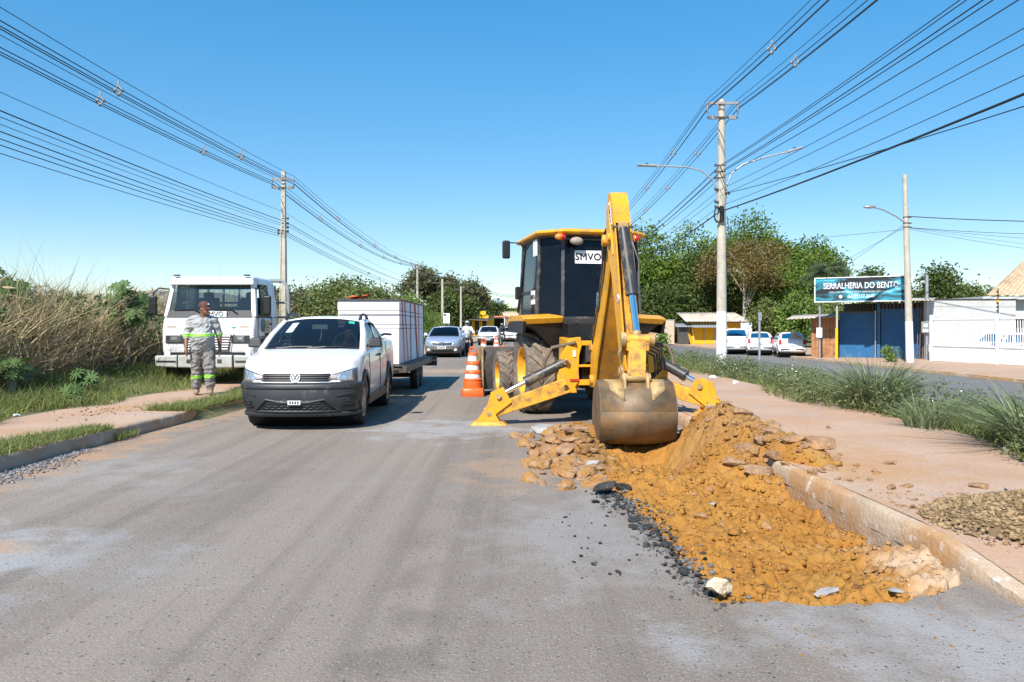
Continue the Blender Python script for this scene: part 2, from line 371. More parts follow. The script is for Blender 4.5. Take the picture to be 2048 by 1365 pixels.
PATH = ground_mat('dusty_path', (0.45, 0.29, 0.195), (0.505, 0.35, 0.25), (0.30, 0.20, 0.14), (0.45, 60), 0.8,
                  spk=[((0.22, 0.15, 0.10), 16, 0.2, 0.3), ((0.55, 0.47, 0.40), 25, 0.2, 0.14), ((0.18, 0.14, 0.12), 32, 0.25, 0.14)],
                  patches=[((0.46, 0.25, 0.11), 0.7, 0.52, 0.70, 0.55), ((0.40, 0.34, 0.295), 1.3, 0.55, 0.7, 0.6)], spots=[((0.44, 0.24, 0.10), 3.0, 7.6, 0.9, 2.4, 0.7)])
EARTH = ground_mat('earth', (0.30, 0.22, 0.13), (0.20, 0.17, 0.09), (0.12, 0.11, 0.05), (0.6, 20), 0.25, patches=[((0.13, 0.16, 0.06), 0.2, 0.5, 0.62, 0.7)])
SOIL = ground_mat('ochre_clay', (0.32, 0.145, 0.027), (0.39, 0.19, 0.042), (0.235, 0.095, 0.018), (0.5, 45), 1.8,
                  spk=[((0.60, 0.48, 0.30), 40, 0.22, 0.10), ((0.33, 0.15, 0.04), 22, 0.3, 0.25)],
                  patches=[((0.33, 0.20, 0.05), 1.4, 0.52, 0.68, 0.55), ((0.36, 0.21, 0.10), 1.1, 0.56, 0.70, 0.65), ((0.19, 0.095, 0.03), 2.3, 0.56, 0.70, 0.55)], bump=0.8,
                  spots=[((0.27, 0.15, 0.065), 0.6, 8.6, 0.8, 1.5, 0.75), ((0.30, 0.17, 0.07), 2.5, 8.6, 0.7, 1.5, 0.7), ((0.50, 0.36, 0.24), 2.42, 4.55, 0.32, 0.75, 0.9)])
KERB = ground_mat('kerb_concrete', (0.47, 0.36, 0.26), (0.52, 0.40, 0.29), (0.38, 0.24, 0.14), (0.5, 40), 2.5,
                  patches=[((0.43, 0.235, 0.10), 1.6, 0.42, 0.58, 0.85), ((0.70, 0.63, 0.56), 9, 0.59, 0.66, 0.7)], bump=0.7)
KERBD = ground_mat('old_kerb_concrete', (0.40, 0.31, 0.235), (0.46, 0.36, 0.27), (0.28, 0.2, 0.14), (0.5, 40), 2.5,
                  patches=[((0.42, 0.24, 0.12), 1.8, 0.5, 0.62, 0.7), ((0.62, 0.53, 0.43), 5, 0.58, 0.66, 0.5)], bump=0.6)

# ground sheet
xs = np.concatenate([np.array([-2500, -1200, -600, -300, -150, -90, -60, -45, -35, -28, -24, -20]), np.arange(-18, 26, 0.6), np.array([27, 30, 36, 45, 60, 90, 150, 300, 600, 1200, 2500])])
ys = np.concatenate([np.array([-60, -30, -15]), np.arange(-8, 40, 1.0), np.arange(40, 110, 5.0), np.array([120, 150, 200, 300, 500, 900, 1600, 3500])])
XX, YY = np.meshgrid(xs, ys, indexing='ij')
ZZ = ground_h(XX, YY)
far = YY > 200
ZZ = np.where(far & (XX > kerbL(YY)) & (XX < kerbR(YY)), -0.1, ZZ)
V = np.stack([XX.ravel(), YY.ravel(), ZZ.ravel()], 1)
ni, nj = XX.shape
I, J = np.meshgrid(np.arange(ni - 1), np.arange(nj - 1), indexing='ij')
def gridF(ni, nj):
    I, J = np.meshgrid(np.arange(ni - 1), np.arange(nj - 1), indexing='ij'); a = (I * nj + J).ravel()
    return np.stack([a, a + nj, a + nj + 1, a + 1], 1)
tag(np_mesh('ground', V, gridF(ni, nj), EARTH, smooth=True), kind='structure')

def strip(name, fa, fb, y0, y1, dy, nx, zf, mat):
    yy = np.arange(y0, y1 + dy * 0.5, dy); u = np.linspace(0, 1, nx + 1)
    Y, U = np.meshgrid(yy, u, indexing='ij'); A = fa(Y); B = fb(Y)
    X = A + (B - A) * U
    Z = zf(X, Y)
    F = gridF(len(yy), nx + 1)[:, ::-1]
    return tag(np_mesh(name, np.stack([X.ravel(), Y.ravel(), Z.ravel()], 1), F, mat, smooth=True), kind='structure')
# road with the dug-out hole
hole = [(1.03, 3.99), (1.16, 3.96), (1.32, 3.99), (1.57, 3.92), (1.75, 3.95), (1.97, 3.96), (2.14, 4.05), (2.30, 4.12), (2.45, 4.25), (2.52, 4.5)]
hole += [(float(kerbR(y)) - 0.004, y) for y in (5.2, 6.0, 7.0, 8.0, 9.0, 10.2)]
hole += [(1.9, 10.3), (1.45, 10.1), (1.2, 9.6), (1.05, 9.0), (0.98, 8.4), (0.9, 7.8), (0.84, 7.3), (0.80, 6.9), (0.86, 6.6), (0.86, 6.3), (0.93, 5.95), (0.90, 5.7), (0.95, 5.4), (0.96, 5.1), (1.0, 4.85), (0.97, 4.7), (1.05, 4.42), (1.03, 4.2)]
hr = []
for i, (x, y) in enumerate(hole):                     # ragged edge
    x2, y2 = hole[(i + 1) % len(hole)]
    onk = x > 2.4 and x2 > 2.4
    for k in range(6):
        t = k / 6; j = 0 if onk else 0.028
        hr.append((lerp(x, x2, t) + R.uniform(-j, j), lerp(y, y2, t) + R.uniform(-j, j)))
hole = hr
yl = list(np.arange(-8, 260, 3.0))
outer = [(float(kerbR(y)) + 0.02, float(y)) for y in yl] + [(float(kerbL(y)) - 0.02, float(y)) for y in yl[::-1]]
tess = tessellate_polygon([[Vector((x, y, 0)) for x, y in outer], [Vector((x, y, 0)) for x, y in hole]])
allp = outer + hole
mb = MB(); mb.add([(x, y, 0.0) for x, y in allp], [tuple(t) for t in tess])
no = len(outer); nh = len(hole)
base = len(mb.v)
mb.v += [(x, y, -0.11) for x, y in hole]
mb.f += [(no + k, no + (k + 1) % nh, base + (k + 1) % nh, base + k) for k in range(nh) if not (hole[k][0] > float(kerbR(hole[k][1])) - 0.05 and hole[(k + 1) % nh][0] > float(kerbR(hole[(k + 1) % nh][1])) - 0.05)]
road = tag(mb.build('road', ASPH), kind='structure')
# opposite carriageway, its far pavement, median path, left pavement
strip('opposite_road', lambda y: 0 * y + R2A, lambda y: 0 * y + R2B, -8, 260, 4, 2, lambda x, y: 0 * x + ZR2, ASPH2)
strip('far_pavement', lambda y: 0 * y + R2B, lambda y: 0 * y + R2B + 8.5, -8, 140, 1.0, 12, lambda x, y: ZR2 + 0.10 + 0.02 * fbm(x, y) + 0 * x, PATH)
strip('median_path', lambda y: kerbR(y) + 0.10, lambda y: 0 * y + 5.3, -8, 160, 0.25, 14, lambda x, y: 0.157 + 0.02 * fbm(x * 1.3, y * 1.3) - dip(x, y), PATH)
strip('left_pavement', lambda y: kerbL(y) - 2.05, lambda y: kerbL(y) - 0.10, -8, 160, 0.25, 8, lambda x, y: 0.150 + 0.02 * fbm(x * 1.1, y * 1.1), PATH)
# kerbs: worn concrete with rounded, uneven edges
def kerb(name, fx, side, y0, y1, dy, hf, mat, width=0.13, zb=0.0):
    mb = MB(); yy = np.arange(y0, y1, dy); prof = [(0.012, -0.22), (0.0, 0.02), (0.006, 0.85), (0.028, 1.0), (width, 1.0), (width + 0.02, -0.3)]
    n = len(prof)
    for i, y in enumerate(yy):
        h = hf(y)
        for j, (u, v) in enumerate(prof):
            q = 0.035 * float(fbm(y * 3.1 + j * 7, j * 3.7)) + 0.02 * float(fbm(y * 11 + j * 5, j))
            z = zb + (v * h if v >= 0 else v)
            mb.v.append((float(fx(y)) + side * (u + (q if j < 4 else 0)), float(y), z + (0.5 * q if v > 0.5 else 0)))
    for i in range(len(yy) - 1):
        for j in range(n - 1):
            mb.f.append((i * n + j, (i + 1) * n + j, (i + 1) * n + j + 1, i * n + j + 1))
    return tag(mb.build(name, mat, smooth=50), kind='structure')
kerb('kerb_right', kerbR, 1, -6, 60, 0.07, lambda y: 0.150 - 0.122 * float(smooth(4.75, 3.7, y)), KERB)
kerb('kerb_left', kerbL, -1, -6, 11.9, 0.07, lambda y: 0.155, KERBD)
kerb('kerb_left_far', kerbL, -1, 11.96, 130, 0.15, lambda y: 0.15, KERBD)
kerb('kerb_opposite', lambda y: R2B, 1, 4, 120, 0.25, lambda y: 0.12, KERB, 0.16, ZR2)
# hill far left
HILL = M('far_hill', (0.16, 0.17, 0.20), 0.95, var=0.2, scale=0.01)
def hillf(u, v):
    x = lerp(-1080, -420, u); y = lerp(1500, 2300, v)
    e = math.sin(math.pi * min(1, max(0, u))) ** 0.8 * math.sin(math.pi * v) ** 0.6
    return (x, y, -2 + 108 * e * (0.8 + 0.5 * float(fbm(u * 9, v * 4))))
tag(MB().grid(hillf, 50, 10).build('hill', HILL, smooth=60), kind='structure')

# ------------------------------------------------------------------ rocks
def rock_mesh(name, seed, mat, el=(1, 0.8, 0.6), planes=15, sub=3, rough=0.09):
    r = random.Random(seed); b = bmesh.new(); bmesh.ops.create_icosphere(b, subdivisions=sub, radius=1)
    pl = []
    for k in range(planes):
        n = Vector((r.gauss(0, 1), r.gauss(0, 1), r.gauss(0, 1))).normalized(); pl.append((n, r.uniform(0.55, 0.95)))
    for v in b.verts:
        d = v.co.normalized(); q = 1.25
        for n, dd in pl:
            c = d.dot(n)
            if c > 0.05: q = min(q, dd / c)
        q *= 1 + rough * (float(vnoise(d.x * 5 + seed, d.y * 5 + d.z * 3)) - 0.5) * 2
        v.co = Vector((d.x * q * el[0], d.y * q * el[1], d.z * q * el[2]))
    me = bpy.data.meshes.new(name); b.to_mesh(me); b.free(); me.materials.append(mat)
    return me
CLOD = ground_mat('clay_clod', (0.35, 0.17, 0.045), (0.38, 0.22, 0.10), (0.22, 0.11, 0.04), (0.6, 9), 1.6, patches=[((0.38, 0.27, 0.18), 1.5, 0.5, 0.65, 0.7), ((0.2, 0.1, 0.04), 3, 0.55, 0.65, 0.5)], bump=0.6)
CLODB = ground_mat('brown_clod', (0.27, 0.155, 0.085), (0.36, 0.24, 0.155), (0.17, 0.10, 0.055), (0.6, 9), 1.6, patches=[((0.42, 0.22, 0.06), 1.2, 0.5, 0.65, 0.7)], bump=0.6)
TAR = ground_mat('broken_asphalt', (0.022, 0.022, 0.023), (0.05, 0.048, 0.046), (0.14, 0.14, 0.14), (0.5, 9), 1.5, bump=0.8)
GREYST = ground_mat('grey_stone', (0.38, 0.36, 0.35), (0.30, 0.28, 0.26), (0.5, 0.48, 0.46), (0.4, 8), 1.0, bump=0.5)
PALE = ground_mat('pale_stone', (0.62, 0.52, 0.40), (0.52, 0.40, 0.28), (0.4, 0.26, 0.14), (0.5, 4), 1.5, bump=0.5)
clod_m = [rock_mesh('clod_mesh', 100 + k, CLOD, (1, R.uniform(0.65, 0.95), R.uniform(0.38, 0.65))) for k in range(6)]
clodb_m = [rock_mesh('brown_clod_mesh', 150 + k, CLODB, (1, R.uniform(0.6, 0.95), R.uniform(0.3, 0.55))) for k in range(6)]
tar_m = [rock_mesh('tar_mesh', 200 + k, TAR, (1, R.uniform(0.6, 0.95), R.uniform(0.3, 0.55)), sub=2, rough=0.12) for k in range(4)]
grey_m = [rock_mesh('grey_mesh', 300 + k, GREYST, (1, R.uniform(0.6, 0.9), R.uniform(0.25, 0.5)), sub=2) for k in range(3)]
pale_m = rock_mesh('pale_mesh', 417, PALE, (1, 0.8, 0.75), 9)

# ------------------------------------------------------------------ dug soil: height field
GS = 0.017
gx = np.arange(-0.15, 3.6, GS); gy = np.arange(3.7, 11.2, GS)
GX, GY = np.meshgrid(gx, gy, indexing='ij')
hp = np.array(hole)
def inside(px, py, poly):
    c = np.zeros(px.shape, bool); j = len(poly) - 1
    for i in range(len(poly)):
        xi, yi = poly[i]; xj, yj = poly[j]
        with np.errstate(divide='ignore', invalid='ignore'):
            c ^= ((yi > py) != (yj > py)) & (px < (xj - xi) * (py - yi) / (yj - yi + 1e-12) + xi)
        j = i
    return c
def gauss(cx, cy, sx, sy, rot=0):
    dx = GX - cx; dy = GY - cy; c, s_ = math.cos(rot), math.sin(rot)
    u = (dx * c + dy * s_) / sx; v = (-dx * s_ + dy * c) / sy
    return np.exp(-(u * u + v * v))
H = -0.085 + 0.05 * fbm(GX * 1.7, GY * 1.7) + 0 * GX
H += -0.07 * np.exp(-((GX - (kerbR(GY) - 0.22)) / 0.20) ** 2) * smooth(7.2, 6.0, GY) * smooth(4.9, 5.5, GY)
H += 0.085 * smooth(0.55, 0.05, kerbR(GY) - GX) * smooth(5.6, 4.7, GY)
H += 0.05 * smooth(4.5, 4.0, GY)
H += 0.30 * gauss(0.66, 8.75, 0.42, 0.75, 0.15)            # rubble heap left of the bucket
H += 0.25 * gauss(0.95, 9.9, 0.5, 0.5)
H += 0.27 * gauss(2.18, 9.05, 0.36, 0.60, -0.1)            # heap right of the bucket
H += 0.25 * gauss(2.15, 7.75, 0.34, 0.75, 0.1)
H += 0.09 * gauss(1.25, 7.0, 0.3, 0.5)
H += 0.20 * gauss(2.62, 8.5, 0.34, 0.95, 0.15)             # spill over the kerb
H += 0.12 * gauss(2.70, 7.35, 0.22, 0.6, 0.2)
H += 0.26 * gauss(1.3, 7.1, 0.5, 0.5) * 0.35
H += 0.10 * gauss(2.75, 9.4, 0.45, 0.5)
H -= 0.34 * gauss(1.58, 8.55, 0.42, 0.55)                  # hollow below the bucket
H += 0.09 * fbm(GX * 3, GY * 3, 4) + 0.12 * fbm(GX * 8, GY * 8, 5) + 0.10 * np.abs(fbm(GX * 14, GY * 14, 4)) + 0.04 * fbm(GX * 31, GY * 31, 3)
for k in range(5200):                                      # small lumps
    cx = NR.uniform(-0.1, 3.5); cy = NR.uniform(3.75, 11.1); r = 0.010 + 0.045 * NR.random() ** 3.2
    if cy < 7: r *= 0.85
    i0 = max(0, int((cx - r + 0.15) / GS)); i1 = int((cx + r + 0.15) / GS) + 2
    j0 = max(0, int((cy - r - 3.7) / GS)); j1 = int((cy + r - 3.7) / GS) + 2
    sub = (slice(i0, i1), slice(j0, j1))
    d2 = (GX[sub] - cx) ** 2 + ((GY[sub] - cy) * NR.uniform(0.8, 1.25)) ** 2
    H[sub] += np.minimum(np.sqrt(np.clip(r * r - d2, 0, None)), r * NR.uniform(0.3, 0.9)) * NR.uniform(0.5, 1.1)
ins = inside(GX, GY, [tuple(p) for p in hp])
_hs = 0.22 * gauss(2.62, 8.5, 0.34, 0.95, 0.15) + 0.27 * gauss(2.18, 9.05, 0.36, 0.60) + 0.16 * gauss(2.74, 7.35, 0.22, 0.6, 0.2)
H += 0.20 * smooth(0.45, 0.0, kerbR(GY) - GX) * smooth(0.04, 0.14, _hs)
# distance-ish fade outside the hole
heap = 0.30 * gauss(0.66, 8.75, 0.42, 0.75, 0.15) + 0.22 * gauss(0.95, 9.9, 0.5, 0.5) + 0.22 * gauss(2.62, 8.5, 0.34, 0.95, 0.15) + 0.16 * gauss(2.74, 7.35, 0.22, 0.6, 0.2) + 0.12 * gauss(2.75, 9.4, 0.45, 0.5) + 0.27 * gauss(2.18, 9.05, 0.36, 0.60)
basez = np.where(GX > kerbR(GY) - 0.02, 0.15, 0.0)
out_h = basez + (heap - 0.105) * 1.15 + 0.11 * fbm(GX * 4, GY * 4, 4) + (H - 0.0) * 0.0
lump = H - (-0.085)
out_h += 0.35 * (lump - np.clip(lump, None, 0.02)) * (heap > 0.08) * 0.5
Hf = np.where(ins, H, np.where(heap > 0.09, np.maximum(out_h, -0.2), -0.2))
Hf = np.where(~ins & (Hf < basez + 0.004), -0.2, Hf)
Hf = np.where((GX > kerbR(GY) - 0.03) & (Hf < 0.16), -0.2, Hf)
SOILH = Hf
def soil_z(x, y):
    i = int(round((x + 0.15) / GS)); j = int(round((y - 3.7) / GS))
    if 0 <= i < SOILH.shape[0] and 0 <= j < SOILH.shape[1]:
        base_ = 0.15 if x > float(kerbR(y)) else 0.0
        zz = float(SOILH[i, j])
        return zz if zz > -0.19 else base_
    return 0.15 if x > float(kerbR(y)) else 0.0
soil = np_mesh('excavated_soil', np.stack([GX.ravel(), GY.ravel(), Hf.ravel()], 1), gridF(*GX.shape), SOIL, smooth=False)
tag(soil, 'freshly dug ochre clay filling the trench beside the kerb', 'soil', kind='stuff')
def put_rock(me, name, x, y, s, label, group, sink=0.35, cat='rock', z=None):
    o = link(bpy.data.objects.new(name, me))
    o.location = (x, y, (soil_z(x, y) if z is None else z) + s * (0.5 - sink) * 0.9)
    o.scale = (s * R.uniform(0.85, 1.2), s * R.uniform(0.85, 1.15), s * R.uniform(0.8, 1.15))
    o.rotation_euler = (R.uniform(-0.35, 0.35), R.uniform(-0.35, 0.35), R.uniform(0, 6.28))
    if name == 'clay_clod':
        big = s > (0.085 if 'heap' in label or 'spill' in label else 0.035)
        label = ('large ' if big else 'small ') + ('ochre' if me in clod_m else 'dull brown') + label[label.index(' clay'):]
    return tag(o, label, cat, group)
for k in range(110):      # heap left of the bucket
    a = R.gauss(0.52, 0.22); b_ = R.gauss(8.45, 0.75)
    if a < 0.02 or a > 1.08 or b_ < 6.9 or b_ > 10.3: continue
    put_rock(R.choice(clod_m + clodb_m + clodb_m), 'clay_clod', a, b_, 0.045 + 0.10 * R.random() ** 1.6, 'ochre or brown clay clod in the rubble heap left of the excavator bucket', 'clods left of the bucket', 0.3)
for x, y, s in ((0.18, 7.85, 0.13), (0.30, 7.75, 0.14), (0.52, 7.3, 0.12), (0.70, 7.25, 0.15), (0.47, 6.75, 0.11), (0.66, 6.85, 0.10), (0.75, 6.75, 0.11), (0.34, 8.1, 0.12), (0.6, 8.0, 0.12), (0.15, 9.2, 0.12)):
    put_rock(R.choice(clod_m), 'clay_clod', x, y, s, 'ochre or brown clay clod in the rubble heap left of the excavator bucket', 'clods left of the bucket', 0.25)
for k in range(95):     # heap right of the bucket, spilt on the path
    t = R.random(); y = lerp(10.0, 6.6, t); x = lerp(2.75, 2.62, t) + R.gauss(0.05, 0.24)
    if x < 1.95: continue
    put_rock(R.choice(clodb_m + clodb_m + clod_m), 'clay_clod', x, y, 0.035 + 0.09 * R.random() ** 1.8, 'dusty brown clay clod in the spill between the bucket and the path', 'clods spilt over the kerb', 0.3)
for x, y, s in ((2.95, 9.0, 0.14), (2.75, 8.2, 0.13), (2.85, 7.2, 0.17), (2.46, 7.35, 0.14), (2.25, 7.1, 0.15), (2.1, 7.4, 0.12), (2.3, 7.7, 0.13), (2.6, 7.8, 0.11), (3.0, 8.0, 0.10)):
    put_rock(R.choice(clodb_m), 'clay_clod', x, y, s, 'dusty brown clay clod in the spill between the bucket and the path', 'clods spilt over the kerb', 0.25)
for k in range(36):      # lumps in the trench fill
    y = R.uniform(4.15, 7.2); x = R.uniform(1.1, float(kerbR(y)) - 0.25)
    put_rock(R.choice(clod_m), 'clay_clod', x, y, 0.018 + 0.05 * R.random() ** 2.5, 'orange clay lump lying in the trench fill', 'lumps in the trench fill', 0.45)
for k in range(120):     # black asphalt broken off along the left edge
    t = R.random(); y = lerp(6.9, 4.05, t); x = float(np.interp(y, [4.05, 4.4, 5.4, 6.3, 6.9], [1.0, 1.0, 0.92, 0.84, 0.76])) - abs(R.gauss(0, 0.075)) + 0.05
    put_rock(R.choice(tar_m), 'asphalt_fragment', x, y, 0.010 + 0.034 * R.random() ** 2.4, 'broken black asphalt fragment along the left edge of the trench', 'asphalt fragments along the trench', 0.3, 'asphalt', z=0.005)
for k in range(26):
    x = R.uniform(0.35, 0.95); y = R.uniform(4.3, 6.2)
    put_rock(R.choice(tar_m), 'asphalt_fragment', x, y, R.uniform(0.008, 0.02), 'tiny stray black asphalt crumb on the road left of the trench', 'stray asphalt crumbs', 0.3, 'asphalt', z=0.003)
put_rock(tar_m[0], 'asphalt_slab', 0.78, 6.52, 0.12, 'thick grey-topped broken asphalt slab by the brown clods', None, 0.2, 'asphalt', z=0.03)
put_rock(tar_m[2], 'asphalt_slab', 0.98, 6.72, 0.11, 'thin black asphalt slab tilted on the clay edge', None, 0.2, 'asphalt')
for x, y, s, lb in ((0.42, 9.2, 0.19, 'large flat grey stone on the heap left of bucket'), (0.78, 7.75, 0.10, 'flat pale grey stone below the bucket corner'), (1.62, 6.35, 0.055, 'upright small grey stone in the middle of trench'), (1.66, 4.12, 0.075, 'grey asphalt piece at the near trench edge'), (2.0, 4.05, 0.06, 'grey flat chip at near right trench corner'), (2.45, 9.5, 0.12, 'pale grey slab on top of the right heap')):
    put_rock(R.choice(grey_m), 'grey_stone', x, y, s, lb, None, 0.1, 'stone')
put_rock(pale_m, 'pale_stone', 1.055, 4.02, 0.072, 'big pale stone on the road at the near trench corner', None, 0.0, 'stone', z=0.035)
for x, y, s, lb in ((3.62, 6.05, 0.085, 'pale topped stone on the dusty path by gravel heap'), (3.15, 7.9, 0.06, 'brown stone lying alone on the dusty path'), (3.42, 7.1, 0.06, 'dark stone on path behind kerb'), (3.05, 5.55, 0.06, 'grey stone just behind the kerb'), (3.78, 5.95, 0.05, 'small dark stone right of the pale path stone'), (3.12, 6.7, 0.045, 'small brown stone midway along the kerb'), (3.9, 9.6, 0.06, 'lone stone far back on the dusty path'), (3.0, 4.35, 0.035, 'grey stone at foot of the gravel heap')):
    put_rock(R.choice(grey_m + clodb_m), 'stone', x, y, s, lb, None, 0.2, 'stone', z=0.15)
for k in range(40):      # clods fallen behind the kerb
    y = R.uniform(4.8, 7.2); x = float(kerbR(y)) + 0.16 + abs(R.gauss(0, 0.16))
    put_rock(R.choice(clodb_m), 'clay_clod', x, y, 0.015 + 0.05 * R.random() ** 2, 'brown clay clod fallen on the path just behind the kerb', 'clods behind the kerb', 0.3, z=0.15)
for k in range(40):      # crumbs on the road in front
    x = R.uniform(0.9, 3.0); y = R.uniform(3.2, 4.0)
    put_rock(R.choice(clod_m), 'clay_crumb', x, y, R.uniform(0.005, 0.014), 'tiny orange clay crumb on the road before the trench', 'clay crumbs on the road', 0.3, z=0.0)
# loose gravel as stuff
def scatter_stones(name, pts, smin, smax, mat, label, cat, jit=0.5):
    b = bmesh.new(); bmesh.ops.create_icosphere(b, subdivisions=1, radius=1)
    bv = np.array([v.co for v in b.verts]); bf = np.array([[v.index for v in f.verts] for f in b.faces]); b.free()
    n = len(pts); Vs = []; Fs = []
    for i, p in enumerate(pts):
        s = smin + (smax - smin) * NR.random() ** 3
        v = bv * (1 + jit * (NR.random((len(bv), 1)) - 0.5)) * s * np.array([1, NR.uniform(0.6, 1), NR.uniform(0.4, 0.8)])
        a = NR.uniform(0, 6.28); c, s_ = math.cos(a), math.sin(a)
        v = np.stack([v[:, 0] * c - v[:, 1] * s_, v[:, 0] * s_ + v[:, 1] * c, v[:, 2]], 1) + np.array(p)
        Vs.append(v); Fs.append(bf + i * len(bv))
    o = np_mesh(name, np.concatenate(Vs), np.concatenate(Fs), mat)
    return tag(o, label, cat, kind='stuff')
GRAVB = M('brown_gravel', (0.20, 0.125, 0.06), 0.95, var=0.35, scale=5, island=0.75, col2=(0.30, 0.205, 0.105))
GRAVG = M('grey_gravel', (0.10, 0.10, 0.105), 0.95, var=0.5, island=0.8, col2=(0.22, 0.21, 0.21))
# heap on the path (lower right)
def heap_z(x, y):
    d = math.hypot((x - 4.0) / 1.36, (y - 4.98) / 0.86)
    return 0.155 - float(dip(x, y)) + 0.25 * max(0.0, 1 - d) ** 0.9
hx = []
def _hp(u, v):
    a = v * 2 * math.pi; r_ = u * (0.98 + 0.05 * math.sin(5 * a)); x = 4.0 + 1.36 * r_ * math.cos(a); y = 4.98 + 0.86 * r_ * math.sin(a)
    return (x, y, heap_z(x, y) - 0.004 + (0.02 * float(fbm(x * 9, y * 9)) if u < 0.95 else -0.03))
mbh = MB().grid(_hp, 24, 60)
g1 = mbh.build('gravel_heap', GRAVB, smooth=60); tag(g1, 'brown gravel heap on the path at the right edge', 'gravel', kind='stuff')
pts = []
while len(pts) < 8000:
    x = R.uniform(2.64, 5.3); y = R.uniform(4.05, 5.9); z = heap_z(x, y)
    if z > 0.158 - float(dip(x, y)) or R.random() < 0.04: pts.append((x, y, z + 0.002))
st = scatter_stones('loose_gravel', pts, 0.007, 0.027, GRAVB, None, None); st.parent = g1
pts = []
for k in range(1500):
    y = R.uniform(6.9, 8.9); x = float(kerbL(y)) + 0.02 + abs(R.gauss(0, 0.17)) * (1.0 if y < 8.2 else 0.5); pts.append((x, y, 0.008))
scatter_stones('kerb_gravel', pts, 0.006, 0.022, GRAVG, 'loose grey gravel in the gutter of the left kerb', 'gravel')
pts = []
for k in range(900):
    y = R.uniform(3.2, 14) ; x = R.uniform(2.7, 5.0)
    pts.append((x, y, 0.152))
scatter_stones('path_pebbles', pts, 0.003, 0.013, GRAVB, 'small pebbles strewn over the dusty median path', 'pebbles')
pts = []
for k in range(130):
    y = 11.6 + R.gauss(0, 0.5); x = float(kerbL(y)) - 1.15 + R.gauss(0, 0.35); pts.append((x, y, 0.158))
scatter_stones('pavement_crumbs', pts, 0.008, 0.025, GRAVB, 'dark earth crumbs on the left pavement', 'pebbles')
# crumbly surface of the dug clay, black crumbs along its edge
CRUMB = M('clay_crumb', (0.34, 0.16, 0.035), 0.95, var=0.3, scale=4, island=0.7, col2=(0.45, 0.25, 0.08))
TARC = M('tar_crumb', (0.03, 0.03, 0.031), 0.9, var=0.4, scale=4, island=0.8, col2=(0.13, 0.125, 0.12))
ii, jj = np.where(SOILH > -0.19); pk_ = NR.choice(len(ii), 8000)
pts = []
for q in pk_:
    x = gx[ii[q]]; y = gy[jj[q]]
    if y < 10.4 and not (0.95 < x < 2.0 and y > 8.7): pts.append((x, y, SOILH[ii[q], jj[q]] + 0.003))
o = scatter_stones('soil_crumbs', pts, 0.003, 0.021, SOIL, None, None); o.parent = soil
pts = [(x + NR.normal() * 0.01, y, z + 0.002) for (x, y, z) in pts[::10]]
o = scatter_stones('soil_lumps', pts, 0.014, 0.050, SOIL, None, None, 1.0); o.parent = soil
pts = []
for k in range(850):
    y = lerp(7.0, 4.0, R.random()) + 0.15 * math.sin(k * 0.01); x = float(np.interp(y, [4.05, 4.4, 5.4, 6.3, 6.9], [1.02, 1.02, 0.94, 0.87, 0.80])) - R.gauss(0.02, 0.09) * (0.6 + 0.8 * float(vnoise(y * 3, 2))) + 0.03; pts.append((x, y, 0.004))
scatter_stones('asphalt_crumbs', pts, 0.004, 0.026, TARC, 'fine black asphalt crumbs along the ragged trench edge', 'asphalt')
# ================================================================== vegetation
def leafmat(name, a, b, trans=0.3, island=0.55, rough=0.55, var=0.32):
    return M(name, a, rough, var=var, scale=0.55, island=island, trans=trans, col2=b, spec=0.35)
LF_MANGO = leafmat('mango_leaf', (0.06, 0.115, 0.016), (0.17, 0.245, 0.035))
LF_DARK = leafmat('dark_leaf', (0.045, 0.08, 0.018), (0.115, 0.15, 0.038))
LF_OLIVE = leafmat('olive_leaf', (0.08, 0.11, 0.03), (0.19, 0.22, 0.065))
LF_BRIGHT = leafmat('bright_leaf', (0.085, 0.16, 0.025), (0.20, 0.28, 0.06))
LF_BROWN = leafmat('browning_leaf', (0.12, 0.125, 0.03), (0.23, 0.145, 0.05))
LF_GREY = leafmat('greyish_leaf', (0.09, 0.11, 0.045), (0.18, 0.18, 0.085))
LF_PALM = leafmat('palm_leaf', (0.05, 0.085, 0.03), (0.10, 0.13, 0.06))
LF_WEED = leafmat('weed_leaf', (0.085, 0.12, 0.045), (0.20, 0.225, 0.10))
GR_DRY = leafmat('dry_grass', (0.34, 0.25, 0.12), (0.62, 0.50, 0.30), 0.25, 0.85)
GR_OLD = leafmat('old_grass', (0.28, 0.20, 0.10), (0.52, 0.40, 0.23), 0.2, 0.85)
GR_GREEN = leafmat('verge_grass', (0.10, 0.145, 0.035), (0.26, 0.285, 0.09), 0.3, 0.8)
GR_REED = leafmat('reed_blade', (0.20, 0.21, 0.07), (0.42, 0.40, 0.19), 0.3, 0.85)
GR_TUFT = leafmat('tuft_grass', (0.10, 0.15, 0.06), (0.24, 0.28, 0.14), 0.3, 0.85)
LF_CASTOR = leafmat('castor_leaf', (0.05, 0.11, 0.025), (0.11, 0.19, 0.05), 0.3, 0.7)
PETAL = M('white_petal', (0.8, 0.8, 0.76), 0.7, var=0.1)
BARK = M('bark', (0.16, 0.12, 0.085), 0.95, var=0.3, scale=4, bump=0.6, bscale=14)
BARKP = M('pale_bark', (0.34, 0.29, 0.22), 0.95, var=0.25, scale=4, bump=0.5, bscale=14)

